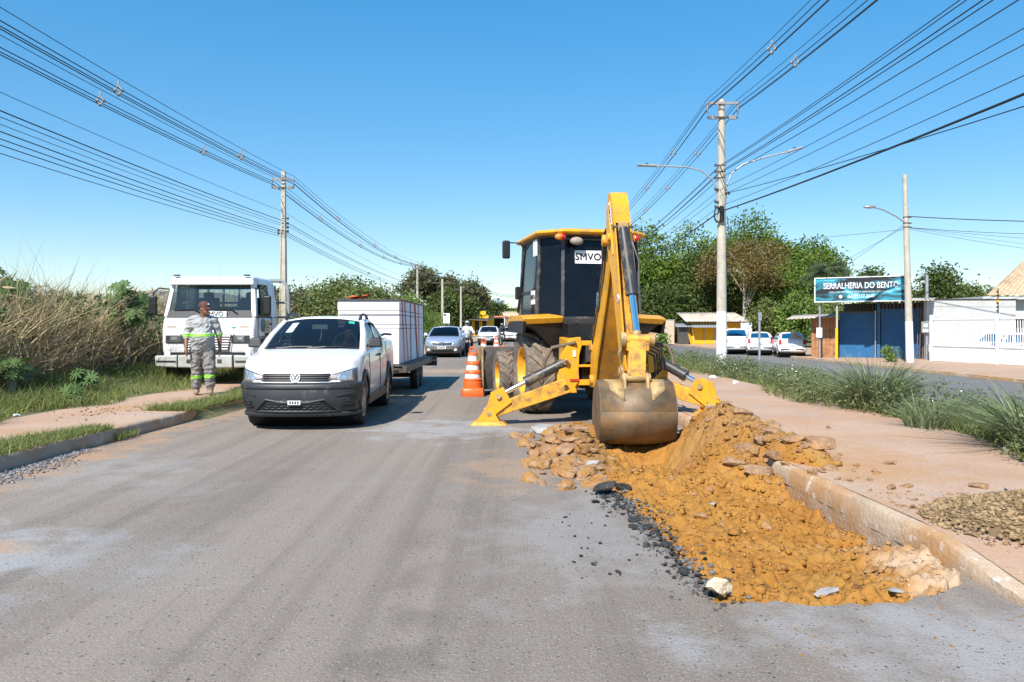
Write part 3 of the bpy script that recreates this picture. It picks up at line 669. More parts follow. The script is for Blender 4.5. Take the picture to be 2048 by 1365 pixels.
def leaves(C, D, size, aspect, rng, droop=0.0):
    """diamond leaves at centres C with outward directions D"""
    n = len(C)
    t = rng.normal(size=(n, 3)) * 0.9 + D * 0.7; t[:, 2] -= droop
    t /= np.linalg.norm(t, axis=1, keepdims=True)
    u = rng.normal(size=(n, 3)); s = np.cross(t, u); s /= np.linalg.norm(s, axis=1, keepdims=True)
    L = size * rng.uniform(0.6, 1.3, (n, 1)); W = L * aspect
    V = np.empty((n, 4, 3)); V[:, 0] = C - t * L * 0.5; V[:, 1] = C + s * W * 0.5; V[:, 2] = C + t * L * 0.5; V[:, 3] = C - s * W * 0.5
    return V.reshape(-1, 3), np.arange(n * 4).reshape(n, 4)
def crown_pts(blobs, n, rng, shell=0.45, clump=0.0, csize=0.5):
    """points spread in the outer shell of ellipsoid blobs; grouped in clumps"""
    vol = np.array([b[3] * b[4] + b[4] * b[5] + b[3] * b[5] for b in blobs]); pk = rng.choice(len(blobs), n // 6 if clump else n, p=vol / vol.sum())
    d = rng.normal(size=(len(pk), 3)); d /= np.linalg.norm(d, axis=1, keepdims=True)
    r = 1 - shell * rng.random((len(pk), 1)) ** 1.6
    B = np.array(blobs)[pk]
    C = B[:, :3] + d * r * B[:, 3:6]
    if clump:
        C = np.repeat(C, 6, axis=0); d = np.repeat(d, 6, axis=0)
        C = C + rng.normal(size=C.shape) * csize
    return C, d
def tree(name, label, base, h, blobs, nleaf, lsize, lmat, seed, trunk_r=0.25, bark=None, aspect=0.5, group=None, branch=6, shell=0.5, csize=0.45, lean=(0, 0)):
    rng = np.random.default_rng(seed); r = random.Random(seed)
    t = thing(name, label, 'tree', base, 0, group)
    mb = MB(); top = Vector((lean[0], lean[1], h * 0.62))
    path = [Vector((0, 0, -0.3))] + [Vector((lean[0] * q + r.uniform(-0.08, 0.08) * trunk_r * 4, lean[1] * q + r.uniform(-0.1, 0.1) * trunk_r * 4, h * 0.62 * q)) for q in (0.2, 0.45, 0.7, 1.0)]
    mb.tube(path, [trunk_r * 1.25, trunk_r, trunk_r * 0.85, trunk_r * 0.7, trunk_r * 0.45], 8)
    for k in range(branch):
        b = blobs[k % len(blobs)]; s = path[2 + k % 3]
        e = Vector((b[0], b[1], b[2])) + Vector((r.uniform(-0.4, 0.4) * b[3], r.uniform(-0.4, 0.4) * b[4], r.uniform(0, 0.4) * b[5]))
        m = s.lerp(e, 0.5) + Vector((r.uniform(-0.3, 0.3), r.uniform(-0.3, 0.3), 0.1 * h * r.random()))
        mb.tube([s, m, e], [trunk_r * 0.45, trunk_r * 0.3, trunk_r * 0.1], 6)
        for q in range(3):
            e2 = e + Vector((r.uniform(-0.9, 0.9) * b[3], r.uniform(-0.9, 0.9) * b[4], r.uniform(-0.2, 0.9) * b[5]))
            mb.tube([m.lerp(e, 0.5), e2], [trunk_r * 0.2, trunk_r * 0.05], 5)
    mb.build('trunk', bark or BARK, t, smooth=60)
    C, D = crown_pts(blobs, nleaf, rng, shell, 1.0, csize)
    V, F = leaves(C, D, lsize, aspect, rng, 0.15)
    np_mesh('crown', V, F, lmat, t)
    return t
def lumpy(n, W, D_, H, z0, seed, rr=(0.25, 0.45)):
    """blobs filling a rounded crown of width W, depth D_, height H from z0"""
    r = random.Random(seed); bl = []
    for k in range(n):
        while True:
            x, y, z = r.uniform(-1, 1), r.uniform(-1, 1), r.uniform(-1, 1)
            if x * x + y * y + z * z < 1: break
        q = r.uniform(*rr)
        bl.append((x * W / 2 * 0.78, y * D_ / 2 * 0.78, z0 + H / 2 + z * H / 2 * 0.78, q * W / 2, q * D_ / 2, q * H / 2 * 1.05))
    return bl
ZF = -0.4
# big mango trees behind the kiosk: (photo x, top y, distance, width m)
for i, (px, ty, d, wd, mt_, lb) in enumerate([
        (1310, 458, 92, 13, LF_MANGO, 'tall dense green mango tree behind the excavator cab, leftmost of the grove'),
        (1395, 455, 97, 14, LF_MANGO, 'dense green mango tree left of the white-based pole'),
        (1510, 442, 101, 16, LF_MANGO, 'tallest broad mango tree behind the browning tree'),
        (1592, 468, 97, 12, LF_MANGO, 'rounded green mango tree above the signboard, rightmost of grove'),
        (1425, 500, 90, 8, LF_DARK, 'dark lower tree just behind the tiled kiosk'),
        (1560, 540, 90, 9, LF_MANGO, 'mango tree low behind the parked white cars'),
        (1345, 560, 88, 8, LF_DARK, 'shaded low tree at left of kiosk wall')]):
    p = P(px, ty, d); hh = p.z - ZF
    tree('mango_tree', lb, (p.x, d, ZF), hh, lumpy(24, wd, wd * 0.8, hh * 0.97, hh * 0.03, 40 + i, (0.26, 0.44)), 29000, 0.40, mt_, 500 + i, 0.35, group='grove of trees behind kiosk and parked cars', csize=0.42)
p = P(1488, 462, 84)
tree('browning_tree', 'thin tree with reddish brown crown and bare trunk in front of the grove', (p.x, 84, ZF), p.z - ZF, lumpy(22, 11.5, 8, 7.2, (p.z - ZF) - 7.4, 77, (0.16, 0.30)), 8500, 0.28, LF_BROWN, 601, 0.22, BARKP, branch=9, shell=0.9)
for i, (px, d, wd, hh) in enumerate([(1590, 72, 5, 4.6), (1640, 70, 5, 4.2), (1545, 76, 5, 4.0), (1690, 66, 6, 3.6), (1760, 70, 7, 4.6)]):
    tree('shrub_tree', ('bushy green shrub right behind the pair of white hatchbacks', 'bushy shrub beside the sign post, behind the shack', 'low shrub between the white hatchbacks and grove', 'shrub behind the blue metal gate grille', 'shrub seen above the roof of the blue workshop')[i], ((px - 1024) * d / FPX, d, ZF), hh, lumpy(9, wd, wd * 0.8, hh * 0.98, 0.05, 90 + i), 7000, 0.32, LF_BRIGHT if i < 2 else LF_OLIVE, 640 + i, 0.12, group='shrubs behind parked cars', csize=0.3)
for i, (px, ty, d, wd) in enumerate([(1868, 522, 78, 6.5), (1925, 575, 84, 7), (1745, 545, 80, 5)]):
    p = P(px, ty, d); hh = p.z - ZF
    tree('roadside_tree', ('round dark tree rising right of the thin lamp pole', 'low spreading tree above the white wall', 'tree top peeping over the signboard')[i], (p.x, d, ZF), hh, lumpy(10, wd, wd, hh * 0.75, hh * 0.25, 130 + i), 8000, 0.36, (LF_DARK, LF_OLIVE, LF_DARK)[i], 660 + i, 0.2, group='trees behind the workshop')
# palms
def palm(name, label, px, ty, d, seed):
    p = P(px, ty, d); hh = p.z - ZF; t = thing(name, label, 'palm', (p.x, d, ZF)); r = random.Random(seed); rng = np.random.default_rng(seed)
    MB().tube([(0, 0, -0.3), (0.1, 0, hh * 0.5), (0, 0, hh * 0.86)], [0.22, 0.17, 0.15], 8).build('trunk', BARK, t, smooth=60)
    VV = []; FF = []; k0 = 0
    for k in range(20):
        a = r.uniform(0, 6.28); up = r.uniform(0.1, 1.2); L = r.uniform(2.0, 2.9); o = np.array([0, 0, hh * 0.86])
        prev = None
        for s in range(26):
            q = s / 25; rr_ = L * q * math.cos(up * (1 - 0.4 * q)); z = L * (math.sin(up) * q - 0.75 * q * q)
            c = o + np.array([math.cos(a) * rr_, math.sin(a) * rr_, z])
            for sd in (-1, 1):
                ll = 0.75 * (1 - 0.6 * q) * (0.4 + min(1, q * 4) * 0.6)
                dv = np.array([-math.sin(a) * sd, math.cos(a) * sd, -0.75]) * ll + rng.normal(size=3) * 0.08
                al = np.array([math.cos(a), math.sin(a), 0]) * 0.045
                VV += [c - al, c + al, c + dv + al * 2]; FF.append((k0, k0 + 1, k0 + 2)); k0 += 3
    np_mesh('fronds', np.array(VV), np.array(FF), LF_PALM, t)
palm('palm_tree', 'feathery palm standing left of the signboard', 1645, 522, 74, 5)
palm('palm_tree', 'second palm just behind and right of the first', 1662, 512, 80, 6)
# left side trees
LB = ('broad olive tree right behind the truck rack', 'olive tree above the middle of white load', 'darker tree behind the trailer load', 'low tree between the truck and the pole')
for i, (px, ty, d, wd, m_) in enumerate([(625, 566, 68, 8, LF_OLIVE), (700, 562, 72, 8, LF_OLIVE), (770, 566, 80, 8, LF_DARK), (590, 590, 62, 6, LF_GREY), (665, 590, 60, 6, LF_OLIVE), (735, 585, 66, 6, LF_OLIVE)]):
    p = P(px, ty, d); hh = p.z - 0.2
    tree('field_tree', (LB + ('bushy olive shrub tree just behind the load top', 'dull green shrub tree behind the load side'))[i], (p.x, d, 0.2), hh, lumpy(12, wd, wd * 0.8, hh * 0.9, hh * 0.1, 230 + i), 9000, 0.31, m_, 700 + i, 0.2, group='trees beyond the field on the left')
for i, (px, ty, d, wd, m_, n_) in enumerate([(862, 532, 118, 9.5, LF_GREY, 9000), (915, 548, 128, 10, LF_GREY, 9000), (900, 590, 112, 8, LF_DARK, 12000), (950, 580, 138, 10, LF_DARK, 14000), (925, 615, 120, 8, LF_DARK, 12000), (972, 600, 150, 9, LF_OLIVE, 12000)]):
    p = P(px, ty, d); hh = p.z
    lb = ('airy grey-green tree with open crown behind the middle left pole', 'airy tall tree with drooping crown beside the bend', 'dense dark tree behind the small white board', 'dark tree leaning over the yellow bar', 'dark tree in shade over the far pavement', 'last tree of the row before the bus')[i]
    tree('street_tree', lb, (p.x, d, 0.1), hh, lumpy(15, wd, wd * 0.8, hh * 0.85, hh * 0.15, 330 + i, (0.2, 0.36) if i < 2 else (0.25, 0.45)), n_, 0.5, m_, 760 + i, 0.25, group='trees lining the far left roadside', shell=0.7)
for i, (px, ty, d, wd) in enumerate([(838, 598, 62, 4.2), (815, 618, 56, 4), (862, 630, 66, 3.6)]):
    p = P(px, ty, d); hh = p.z
    tree('feathery_bush', ('tall bright feathery bush right of the load', 'bright bush directly behind the trailer', 'smaller bright bush behind the silver car')[i], (p.x, d, 0.1), hh, lumpy(10, wd, wd, hh * 1.0, 0.1, 430 + i), 9000, 0.18, LF_BRIGHT, 800 + i, 0.08, aspect=0.25, group='bright bushes behind the trailer', csize=0.25)
for i, (px, ty, d, wd) in enumerate([(960, 606, 300, 22), (1005, 612, 320, 20), (1045, 606, 310, 24)]):
    p = P(px, ty, d); hh = p.z
    tree('distant_tree', ('distant tree cluster at end of the road, leftmost', 'distant tree behind the far water tank', 'distant tree just left of the excavator mirror pole')[i], (p.x, d, 0), hh, lumpy(10, wd, wd * 0.5, hh, 0.0, 480 + i), 4500, 1.2, LF_BRIGHT if i % 2 else LF_OLIVE, 830 + i, 0.4, group='trees at the end of the road')
# a long low tree line closing the horizon on both sides
for nm, lb, x0, x1, y0, y1, hgt, sd in (('far_wood', 'far low woodland on the horizon at left', -260, -30, 190, 260, 6, 3), ('far_wood', 'far low woodland behind the houses at right', 30, 330, 150, 230, 9, 4)):
    rng = np.random.default_rng(sd); bl = []
    for k in range(46):
        t_ = rng.random(); bl.append((lerp(x0, x1, t_), rng.uniform(y0, y1), hgt * 0.4, rng.uniform(5, 9), rng.uniform(4, 7), hgt * rng.uniform(0.4, 0.75)))
    C, D = crown_pts(bl, 14000, rng, 0.4, 1.0, 0.8); V, F = leaves(C, D, 1.2, 0.6, rng)
    tag(np_mesh(nm, V, F, LF_OLIVE), lb, 'woodland', kind='stuff')
tree('young_shrub', 'small leafy green shrub growing right of the excavator', (P(1312, 700, 22).x, 22, 0.12), 1.25, lumpy(9, 1.0, 0.9, 1.15, 0.12, 55), 1900, 0.11, LF_BRIGHT, 905, 0.025, csize=0.07, shell=0.8)

# ---- grass blades
def blades(name, P0, Hh, lean, width, mat, seed, seg=3, curl=0.6, parent=None, dirs=None):
    rng = np.random.default_rng(seed); n = len(P0)
    a = rng.uniform(0, 6.283, n) if dirs is None else dirs
    d = np.stack([np.cos(a), np.sin(a), np.zeros(n)], 1); s = np.stack([-np.sin(a), np.cos(a), np.zeros(n)], 1)
    fa = rng.uniform(0, 3.14, n); s = s * np.cos(fa)[:, None] + d * np.sin(fa)[:, None]
    V = np.empty((n, seg + 1, 2, 3)); H_ = Hh[:, None]; ln = (lean * rng.uniform(0.3, 1.6, n))[:, None]
    wv = (width * rng.uniform(0.6, 1.4, n))[:, None]
    for k in range(seg + 1):
        q = k / seg
        c = P0 + d * ln * H_ * q ** (1 + curl) + np.array([0, 0, 1.0]) * H_ * (q - 0.35 * np.minimum(ln, 1.4) * q * q)
        wk = wv * (1 - q) ** 0.7 * 0.5 if k < seg else wv * 0.02
        V[:, k, 0] = c - s * wk; V[:, k, 1] = c + s * wk
    b = np.arange(n)[:, None] * (seg + 1) * 2
    F = np.concatenate([np.stack([b[:, 0] + 2 * k, b[:, 0] + 2 * k + 1, b[:, 0] + 2 * k + 3, b[:, 0] + 2 * k + 2], 1) for k in range(seg)])
    return np_mesh(name, V.reshape(-1, 3), F, mat, parent)
def field(n, xf, y0, y1, seed, zoff=-0.02, ybias=1.0):
    rng = np.random.default_rng(seed); Y = y0 + (y1 - y0) * rng.random(n) ** ybias; a, b = xf(Y); X = a + (b - a) * rng.random(n)
    return np.stack([X, Y, ground_h(X, Y) + zoff], 1), rng
# dry tall grass, left field
def dry(n, xf, y0, y1, seed, h0, h1, mat, w_, lean, nm, lb, yb=1.5):
    p, rng = field(n, xf, y0, y1, seed, ybias=yb)
    hn = 0.55 + 0.9 * vnoise(p[:, 0] * 0.45 + 9, p[:, 1] * 0.45)
    o = blades(nm, p, rng.uniform(h0, h1, n) * hn, lean, w_, mat, seed + 1, seg=4, curl=1.0)
    return tag(o, lb, 'grass', kind='stuff')
edge = lambda y: np.interp(y, [9, 12, 16, 20, 30, 50], [-8.6, -8.6, -9.0, -9.3, -9.5, -12])
dry(26000, lambda y: (edge(y) - 9.5 + 0 * y, edge(y)), 10.5, 34, 21, 1.2, 2.6, GR_DRY, 0.028, 0.62, 'dry_grass', 'tall dry straw-coloured grass filling the field left of the truck')
dry(20000, lambda y: (edge(y) - 7 + 0 * y, edge(y) + 0.3), 10.5, 28, 23, 0.5, 1.6, GR_OLD, 0.026, 1.0, 'dead_grass', 'matted brown dead grass at foot of the tall dry grass')
dry(9000, lambda y: (edge(y) - 6, edge(y) - 0.1), 11, 26, 25, 1.0, 2.4, GR_REED, 0.028, 0.55, 'reed_grass', 'green reed blades among the tall dry grass')
dry(9000, lambda y: (-34 + 0 * y, edge(y) - 6), 30, 75, 27, 1.4, 2.6, GR_DRY, 0.06, 0.5, 'far_dry_grass', 'dry grass further back in the left field', 1.0)
# tangle of broken leaves and stems hanging in the dry growth
rng = np.random.default_rng(91); n_ = 24000
Y = 10.8 + 14 * rng.random(n_) ** 1.5; X = edge(Y) + 0.25 - 4.5 * rng.random(n_) ** 1.3; hz = 1.9 * (0.55 + 0.7 * vnoise(X * 0.45 + 9, Y * 0.45)) * smooth(0, 1.6, edge(Y) + 0.5 - X) + 0.25
C = np.stack([X, Y, ground_h(X, Y) + 0.02 + hz * rng.random(n_) ** 1.1], 1)
V, F = leaves(C, np.tile(np.array([0.1, -0.2, -0.25]), (n_, 1)), 0.42, 0.085, rng, 0.2)
tag(np_mesh('dead_leaf_tangle', V, F, GR_OLD), 'tangled dead brown leaves and stems in the dry thicket', 'grass', kind='stuff')
bl = []
for k in range(34):
    y = 11.2 + 10 * rng.random() ** 1.4; x = float(edge(y)) + 0.1 - 2.6 * rng.random(); hh = rng.uniform(0.25, 1.5)
    bl.append((x, y, float(ground_h(x, y)) + hh, 0.45, 0.4, 0.35))
C, D = crown_pts(bl, 5200, rng, 0.9, 1.0, 0.1); V, F = leaves(C, D, 0.15, 0.42, rng, 0.3)
tag(np_mesh('thicket_leaves', V, F, LF_CASTOR), 'green broad leaves growing through the dry thicket', 'leaves', kind='stuff')
p, rng = field(130, lambda y: (edge(y) - 5, edge(y) - 0.5), 11.5, 20, 29)
tag(blades('grass_stalks', p, rng.uniform(2.4, 3.5, 130), 0.25, 0.012, GR_DRY, 30, seg=6, curl=1.5), 'thin dry seed stalks rising above the tall grass', 'grass', kind='stuff')
# verge grass
p, rng = field(34000, lambda y: (edge(y) - 0.8, kerbL(y) - 1.95 + 0.25 * np.sin(y * 2.1)), 7.5, 24, 31, ybias=1.4)
hn = 0.45 + 1.1 * vnoise(p[:, 0] * 1.1, p[:, 1] * 1.1)
tag(blades('verge_grass', p, rng.uniform(0.10, 0.38, len(p)) * hn, 0.8, 0.012, GR_GREEN, 32, seg=2), 'green and straw verge grass between the pavement and dry field', 'grass', kind='stuff')
p, rng = field(9000, lambda y: (kerbL(y) - 0.42 - 0.2 * np.sin(y * 1.7), kerbL(y) + 0.0), 5.5, 9.6, 33)
p[:, 2] = 0.15
tag(blades('kerb_grass', p, rng.uniform(0.04, 0.14, len(p)), 1.1, 0.008, GR_GREEN, 34, seg=2), 'low grass overhanging the near left kerb', 'grass', kind='stuff')
p, rng = field(9000, lambda y: (kerbL(y) - 0.55 - 0.25 * np.sin(y * 1.3), kerbL(y) + 0.03), 11.6, 18, 35, ybias=1.3)
p[:, 2] = 0.14
tag(blades('kerb_grass', p, rng.uniform(0.06, 0.22, len(p)), 1.0, 0.010, GR_GREEN, 36, seg=2), 'taller grass on the left kerb beside the white pickup', 'grass', kind='stuff')
p, rng = field(160, lambda y: (kerbL(y) + 0.02, kerbL(y) + 0.10), 9.55, 10.0, 37); p[:, 2] = 0.02
tag(blades('gutter_tuft', p, rng.uniform(0.05, 0.16, len(p)), 0.8, 0.008, GR_GREEN, 38), 'small grass tuft in the left gutter at the kerb foot', 'grass', kind='stuff')
# median weeds
wx = lambda y: (4.75 + 0.35 * np.sin(y * 0.8) + 0.02 * y, 9.4 + 0 * y)
p, rng = field(30000, wx, 6.5, 45, 41, ybias=1.7)
tag(blades('median_grass', p, rng.uniform(0.12, 0.50, len(p)) * (0.5 + vnoise(p[:, 0], p[:, 1] * 0.8)) * np.interp(p[:, 0], [4.7, 7.5, 9.4], [1.0, 0.9, 0.4]), 0.9, 0.012, GR_GREEN, 42, seg=2), 'wild grass covering the median between the path and far road', 'grass', kind='stuff')
rng = np.random.default_rng(43)
bl = []
for k in range(430):
    y = 7 + 36 * rng.random() ** 1.5; a, b = wx(y); x = a + 0.15 + (b - a - 0.6) * rng.random() ** 1.25; hh = rng.uniform(0.18, 0.66) * (1.0 if x < 7.6 else 0.5)
    bl.append((x, y, float(ground_h(x, y)) + hh * 0.45, rng.uniform(0.18, 0.45), rng.uniform(0.18, 0.45), hh * 0.6))
C, D = crown_pts(bl, 70000, rng, 0.8, 1.0, 0.05); C[:, 2] = np.maximum(C[:, 2], ground_h(C[:, 0], C[:, 1]) + 0.01)
V, F = leaves(C, D, 0.055, 0.5, rng)
tag(np_mesh('median_weeds', V, F, LF_WEED), 'scrubby green weeds in the median beside the path', 'weeds', kind='stuff')
pk = rng.choice(len(C), 520); V, F = leaves(C[pk] + np.array([0, -0.03, 0.05]), D[pk], 0.032, 0.9, rng)
tag(np_mesh('weed_flowers', V, F, PETAL), 'tiny white flowers dotted over the median weeds', 'flowers', kind='stuff')
# arching grass clumps
def tuft(label, x, y, n, h, seed, w_=0.02, lean=0.9):
    rng = np.random.default_rng(seed); z = float(ground_h(x, y))
    t = thing('grass_clump', label, 'grass clump', (x, y, z), 0, 'large arching grass clumps in the median')
    a = rng.uniform(0, 6.283, n); r_ = 0.28 * np.sqrt(rng.random(n))
    p = np.stack([np.cos(a) * r_, np.sin(a) * r_, np.zeros(n) - 0.02], 1)
    blades('blades', p, rng.uniform(0.6, 1.0, n) * h, lean, w_, GR_TUFT, seed + 1, seg=7, curl=0.9, parent=t, dirs=a + rng.normal(size=n) * 0.35)
tuft('large arching grass clump in middle of the median, in front of the shop', 5.55, 11.9, 620, 1.15, 61, 0.022)
tuft('arching grass clump cut by the right edge of the picture', 5.35, 7.9, 560, 1.0, 62, 0.024, 1.1)
tuft('yellowish grass clump in the median in front of the white hatchback', 6.9, 19.5, 420, 0.95, 63, 0.02)
tuft('grass clump in median just right of the white-based pole', 6.3, 21.5, 380, 0.85, 64, 0.02)
tuft('small grass clump at the right picture edge behind the large one', 6.6, 10.3, 240, 0.8, 65, 0.02)
tuft('bushy grass clump between the lone path stone and the big clump', 5.5, 15.2, 260, 0.7, 66, 0.018)
tuft('low grass clump at the path edge opposite the blue gate', 5.2, 9.7, 240, 0.6, 67, 0.018)
tuft('grass clump left of the whitewashed pole', 6.2, 26.5, 300, 0.9, 68, 0.02)
# castor bean plants at far left
_lm = MB(); _v = [(0, 0, 0)]
for q in range(9):
    b = (q - 4) * 0.62; ll = 1.0 - 0.045 * abs(q - 4) ** 1.4
    for w_, rr_ in ((-0.30, 0.42), (-0.13, 0.75), (0.0, 1.0), (0.13, 0.75)): _v.append((math.cos(b + w_) * ll * rr_, math.sin(b + w_) * ll * rr_, -0.25 * (ll * rr_) ** 2 + 0.05 * (rr_ > 0.9)))
_lm.v = _v; _lm.f = [(0, k, k + 1) for k in range(1, len(_v) - 1)]
_lo = _lm.build('leaf', LF_CASTOR, fix=False); leaf_me = _lo.data; bpy.data.objects.remove(_lo)
def castor(label, x, y, n, h, seed):
    r = random.Random(seed); z = float(ground_h(x, y))
    t = thing('castor_plant', label, 'plant', (x, y, z), 0, 'castor bean plants by the field')
    st_ = MB(); leaf_n = 0
    for k in range(n):
        a = r.uniform(0, 6.28); rr_ = r.uniform(0.1, 0.9) * min(h, 0.75) * 0.7; zz = h * r.uniform(0.55, 1.0); e = Vector((math.cos(a) * rr_, math.sin(a) * rr_, zz))
        st_.tube([(0, 0, -0.05), (e.x * 0.3, e.y * 0.3, zz * 0.7), e], [0.012, 0.009, 0.004], 5)
        s = r.uniform(0.13, 0.22) * (0.8 + 0.3 * h)
        nrm = Vector((math.cos(a) * 0.6 + r.uniform(-0.4, 0.4), math.sin(a) * 0.6 - 0.5, r.uniform(0.3, 1.0))).normalized()
        u = nrm.orthogonal().normalized(); u.rotate(Matrix.Rotation(r.uniform(0, 6.28), 3, nrm)); v = nrm.cross(u)
        lo_ = link(bpy.data.objects.new('leaf', leaf_me)); lo_.parent = t
        lo_.matrix_local = Matrix(((u.x, v.x, nrm.x, e.x), (u.y, v.y, nrm.y, e.y), (u.z, v.z, nrm.z, e.z), (0, 0, 0, 1))) @ Matrix.Scale(s, 4)
    st_.build('stem', BARKP, t)
castor('tall castor bean plant at the far left edge of the picture', -9.9, 15.3, 60, 1.9, 71)
castor('second tall castor bean plant behind the first at left edge', -11.3, 16.6, 50, 2.2, 72)
castor('low castor bean plant at left edge near the pavement', -8.15, 12.7, 34, 0.6, 73)
castor('small castor bean plant in the middle of the verge', -7.6, 13.9, 20, 0.42, 74)
castor('castor bean plant beside the truck mirror', -8.95, 18.2, 50, 2.0, 75)
castor('little castor seedling with dark leaves in verge', -7.0, 12.4, 10, 0.3, 76)
# litter
def litter(label, x, y, s, seed, z=None):
    r = random.Random(seed); b = bmesh.new(); bmesh.ops.create_icosphere(b, subdivisions=2, radius=s)
    for v in b.verts: v.co *= r.uniform(0.55, 1.1); v.co.z *= 0.6
    me = bpy.data.meshes.new('litter'); b.to_mesh(me); b.free(); me.materials.append(mt['paper'])
    o = link(bpy.data.objects.new('crumpled_litter', me)); o.location = (x, y, (float(ground_h(x, y)) if z is None else z) + s * 0.45); tag(o, label, 'litter', 'litter in the grass')
for i, (px, py, s, lb) in enumerate([(1425, 758, 0.09, 'crumpled white bag on path edge by white-based pole'), (1470, 768, 0.07, 'white plastic scrap beside the weeds edge'), (1655, 805, 0.07, 'white plastic scrap left of the big grass clump'), (1850, 852, 0.05, 'small white scrap in the weeds right of the big clump'), (33, 833, 0.05, 'white scrap at the left verge near castor plant'), (225, 805, 0.04, 'white scrap on the left verge by the pavement')]):
    h_ = 1.25; d = FPX * h_ / (py - HOR); litter(lb, (px - 1024) * d / FPX, d, s, i, 0.15 if px > 1000 else None)
# ================================================================== poles and cables
def sag_path(a, b, sag, n=18):
    a = Vector(a); b = Vector(b)
    return [a.lerp(b, t / n) + Vector((0, 0, -4 * sag * (t / n) * (1 - t / n))) for t in range(n + 1)]
def cable(a, b, sag, r, label, group, n=18):
    o = MB().tube(sag_path(a, b, sag, n), r, 5).build('cable', mt['wire'], smooth=80, fix=False)
    return tag(o, label, 'cable', group)
def spacer(c, label, group, s=0.17):
    t = thing('cable_spacer', label, 'cable spacer', c, 0, group)
    mb = MB()
    q = [(0, 0, s), (s * 0.62, 0, 0), (0, 0, -s * 0.7), (-s * 0.62, 0, 0)]
    for k in range(4): mb.bar(q[k], q[(k + 1) % 4], 0.035, 0.035, up=(0, 1, 0))
    mb.bar((0, 0, s), (0, 0, s * 1.6), 0.04, 0.04, up=(0, 1, 0))
    mb.build('frame', mt['insul'], t)
    for p_ in q[1:]: MB().ball(p_, 0.055, 8, 5).build('clamp', mt['insul'], t, smooth=60)
    return t
def pole_hardware(t, zt, arm, z_arm, z_dark, brackets, rr):
    m = MB(); m.bar((-arm, -rr, z_arm), (arm, -rr, z_arm), 0.07, 0.09); m.bar((-arm * 0.6, -rr, z_arm), (0, -rr, z_arm - 0.25), 0.03, 0.03); m.bar((arm * 0.6, -rr, z_arm), (0, -rr, z_arm - 0.25), 0.03, 0.03)
    m.build('cross_arm', mt['insul'], t)
    MB().bar((-arm, -rr, z_dark), (arm, -rr, z_dark), 0.06, 0.07).build('stay_arm', mt['steel'], t)
    for s in (-1, 1):
        for k in range(3): MB().cyl((s * arm * (0.5 + 0.16 * k), -rr, z_dark - 0.07), (s * arm * (0.5 + 0.16 * k), -rr, z_dark + 0.07), 0.055, n=8).build('insulator', mt['insul'], t, smooth=50)
        MB().tube([(s * arm, -rr, z_arm), (s * arm, -rr, z_arm - 0.45)], [0.05, 0.03], 6).build('hanger', mt['insul'], t, smooth=60)
    for z, sx in brackets:
        b = MB(); b.box((sx * (rr + 0.07), -rr * 0.6, z), (0.14, 0.06, 0.06)); b.cyl((sx * (rr + 0.13), -rr * 0.6, z - 0.06), (sx * (rr + 0.13), -rr * 0.6, z + 0.06), 0.04, n=8)
        b.build('bracket', mt['steel'], t)
        MB().cyl((0, 0, z - 0.02), (0, 0, z + 0.02), rr * 1.02 + 0.012, n=14).build('band', mt['steel'], t, smooth=50)
# --- left line
PL1 = Vector((-11.57, 39.5, 0.35)); PL2 = Vector((-11.25, 92.7, 0.2)); PL0 = Vector((-11.9, -15.0, 0.3)); PL3 = Vector((-11, 150, 0))
def left_pole(base, H_, label):
    t = thing('utility_pole', label, 'pole', base, 0, 'left line of utility poles')
    mb = MB(); b0, b1 = 0.19, 0.09
    mb.hexa([(-b0, -b0, -0.5), (b0, -b0, -0.5), (b0, b0, -0.5), (-b0, b0, -0.5), (-b1, -b1, H_), (b1, -b1, H_), (b1, b1, H_), (-b1, b1, H_)])
    mb.build('shaft', mt['concrete'], t, bevel=0.015)
    z0 = 0.4
    while z0 < H_ * 0.68:     # recessed faces of the shaft, between raised ribs
        z1 = z0 + 2.6
        for sx in (-1, 1):
            wz = lambda z: lerp(b0, b1, (z + 0.5) / (H_ + 0.5))
            MB().bar((sx * wz(z0) * 0.78, -wz(z0) - 0.012, z0), (sx * wz(z1) * 0.78, -wz(z1) - 0.012, z1), 0.05, 0.05, up=(0, 1, 0)).build('rib', mt['concrete'], t)
        z0 = z1 + 0.3
    for k in range(9): MB().cyl((0, -b1 - 0.05, H_ - 0.3 - 0.33 * k), (0, -b1 + 0.05, H_ - 0.3 - 0.33 * k), 0.018, n=8).build('bolt_hole', mt['ink'], t)
    pole_hardware(t, H_, 0.55, H_ - 0.42, H_ - 0.85, [(H_ - 2.4, 1), (H_ - 2.65, 1), (H_ - 2.85, 1), (H_ - 3.05, 1), (H_ - 3.0, -1), (H_ - 3.15, -1)], 0.12)
    return t
left_pole(PL1, 8.95, 'square concrete utility pole rising behind the white truck')
left_pole(PL2, 9.0, 'concrete utility pole beyond the white trailer load')
def bundles(pa, pb, za, zb, arm, sagu, side_lbl, grp, ry=0):
    for s, nm in ((-1, 'outer'), (1, 'inner')):
        A = Vector((pa.x + s * arm, pa.y, za)); B = Vector((pb.x + s * arm, pb.y, zb))
        cable(A + Vector((0, 0, 0.28)), B + Vector((0, 0, 0.28)), sagu * 0.9, 0.010, f'thin bare wire above the {nm} bundle, {side_lbl}', grp)
        for k, (dx, dz) in enumerate(((-0.105, 0.0), (0.105, 0.0), (0, -0.12))):
            cable(A + Vector((dx, 0, dz)), B + Vector((dx, 0, dz)), sagu, 0.014, f'black cable of the {nm} three-cable bundle, {side_lbl}', grp)
def on_span(pa, pb, za, zb, arm, s, sagu, t): 
    p = Vector((pa.x + s * arm, pa.y, za)).lerp(Vector((pb.x + s * arm, pb.y, zb)), t); p.z -= 4 * sagu * t * (1 - t); return p
ZW = 8.75
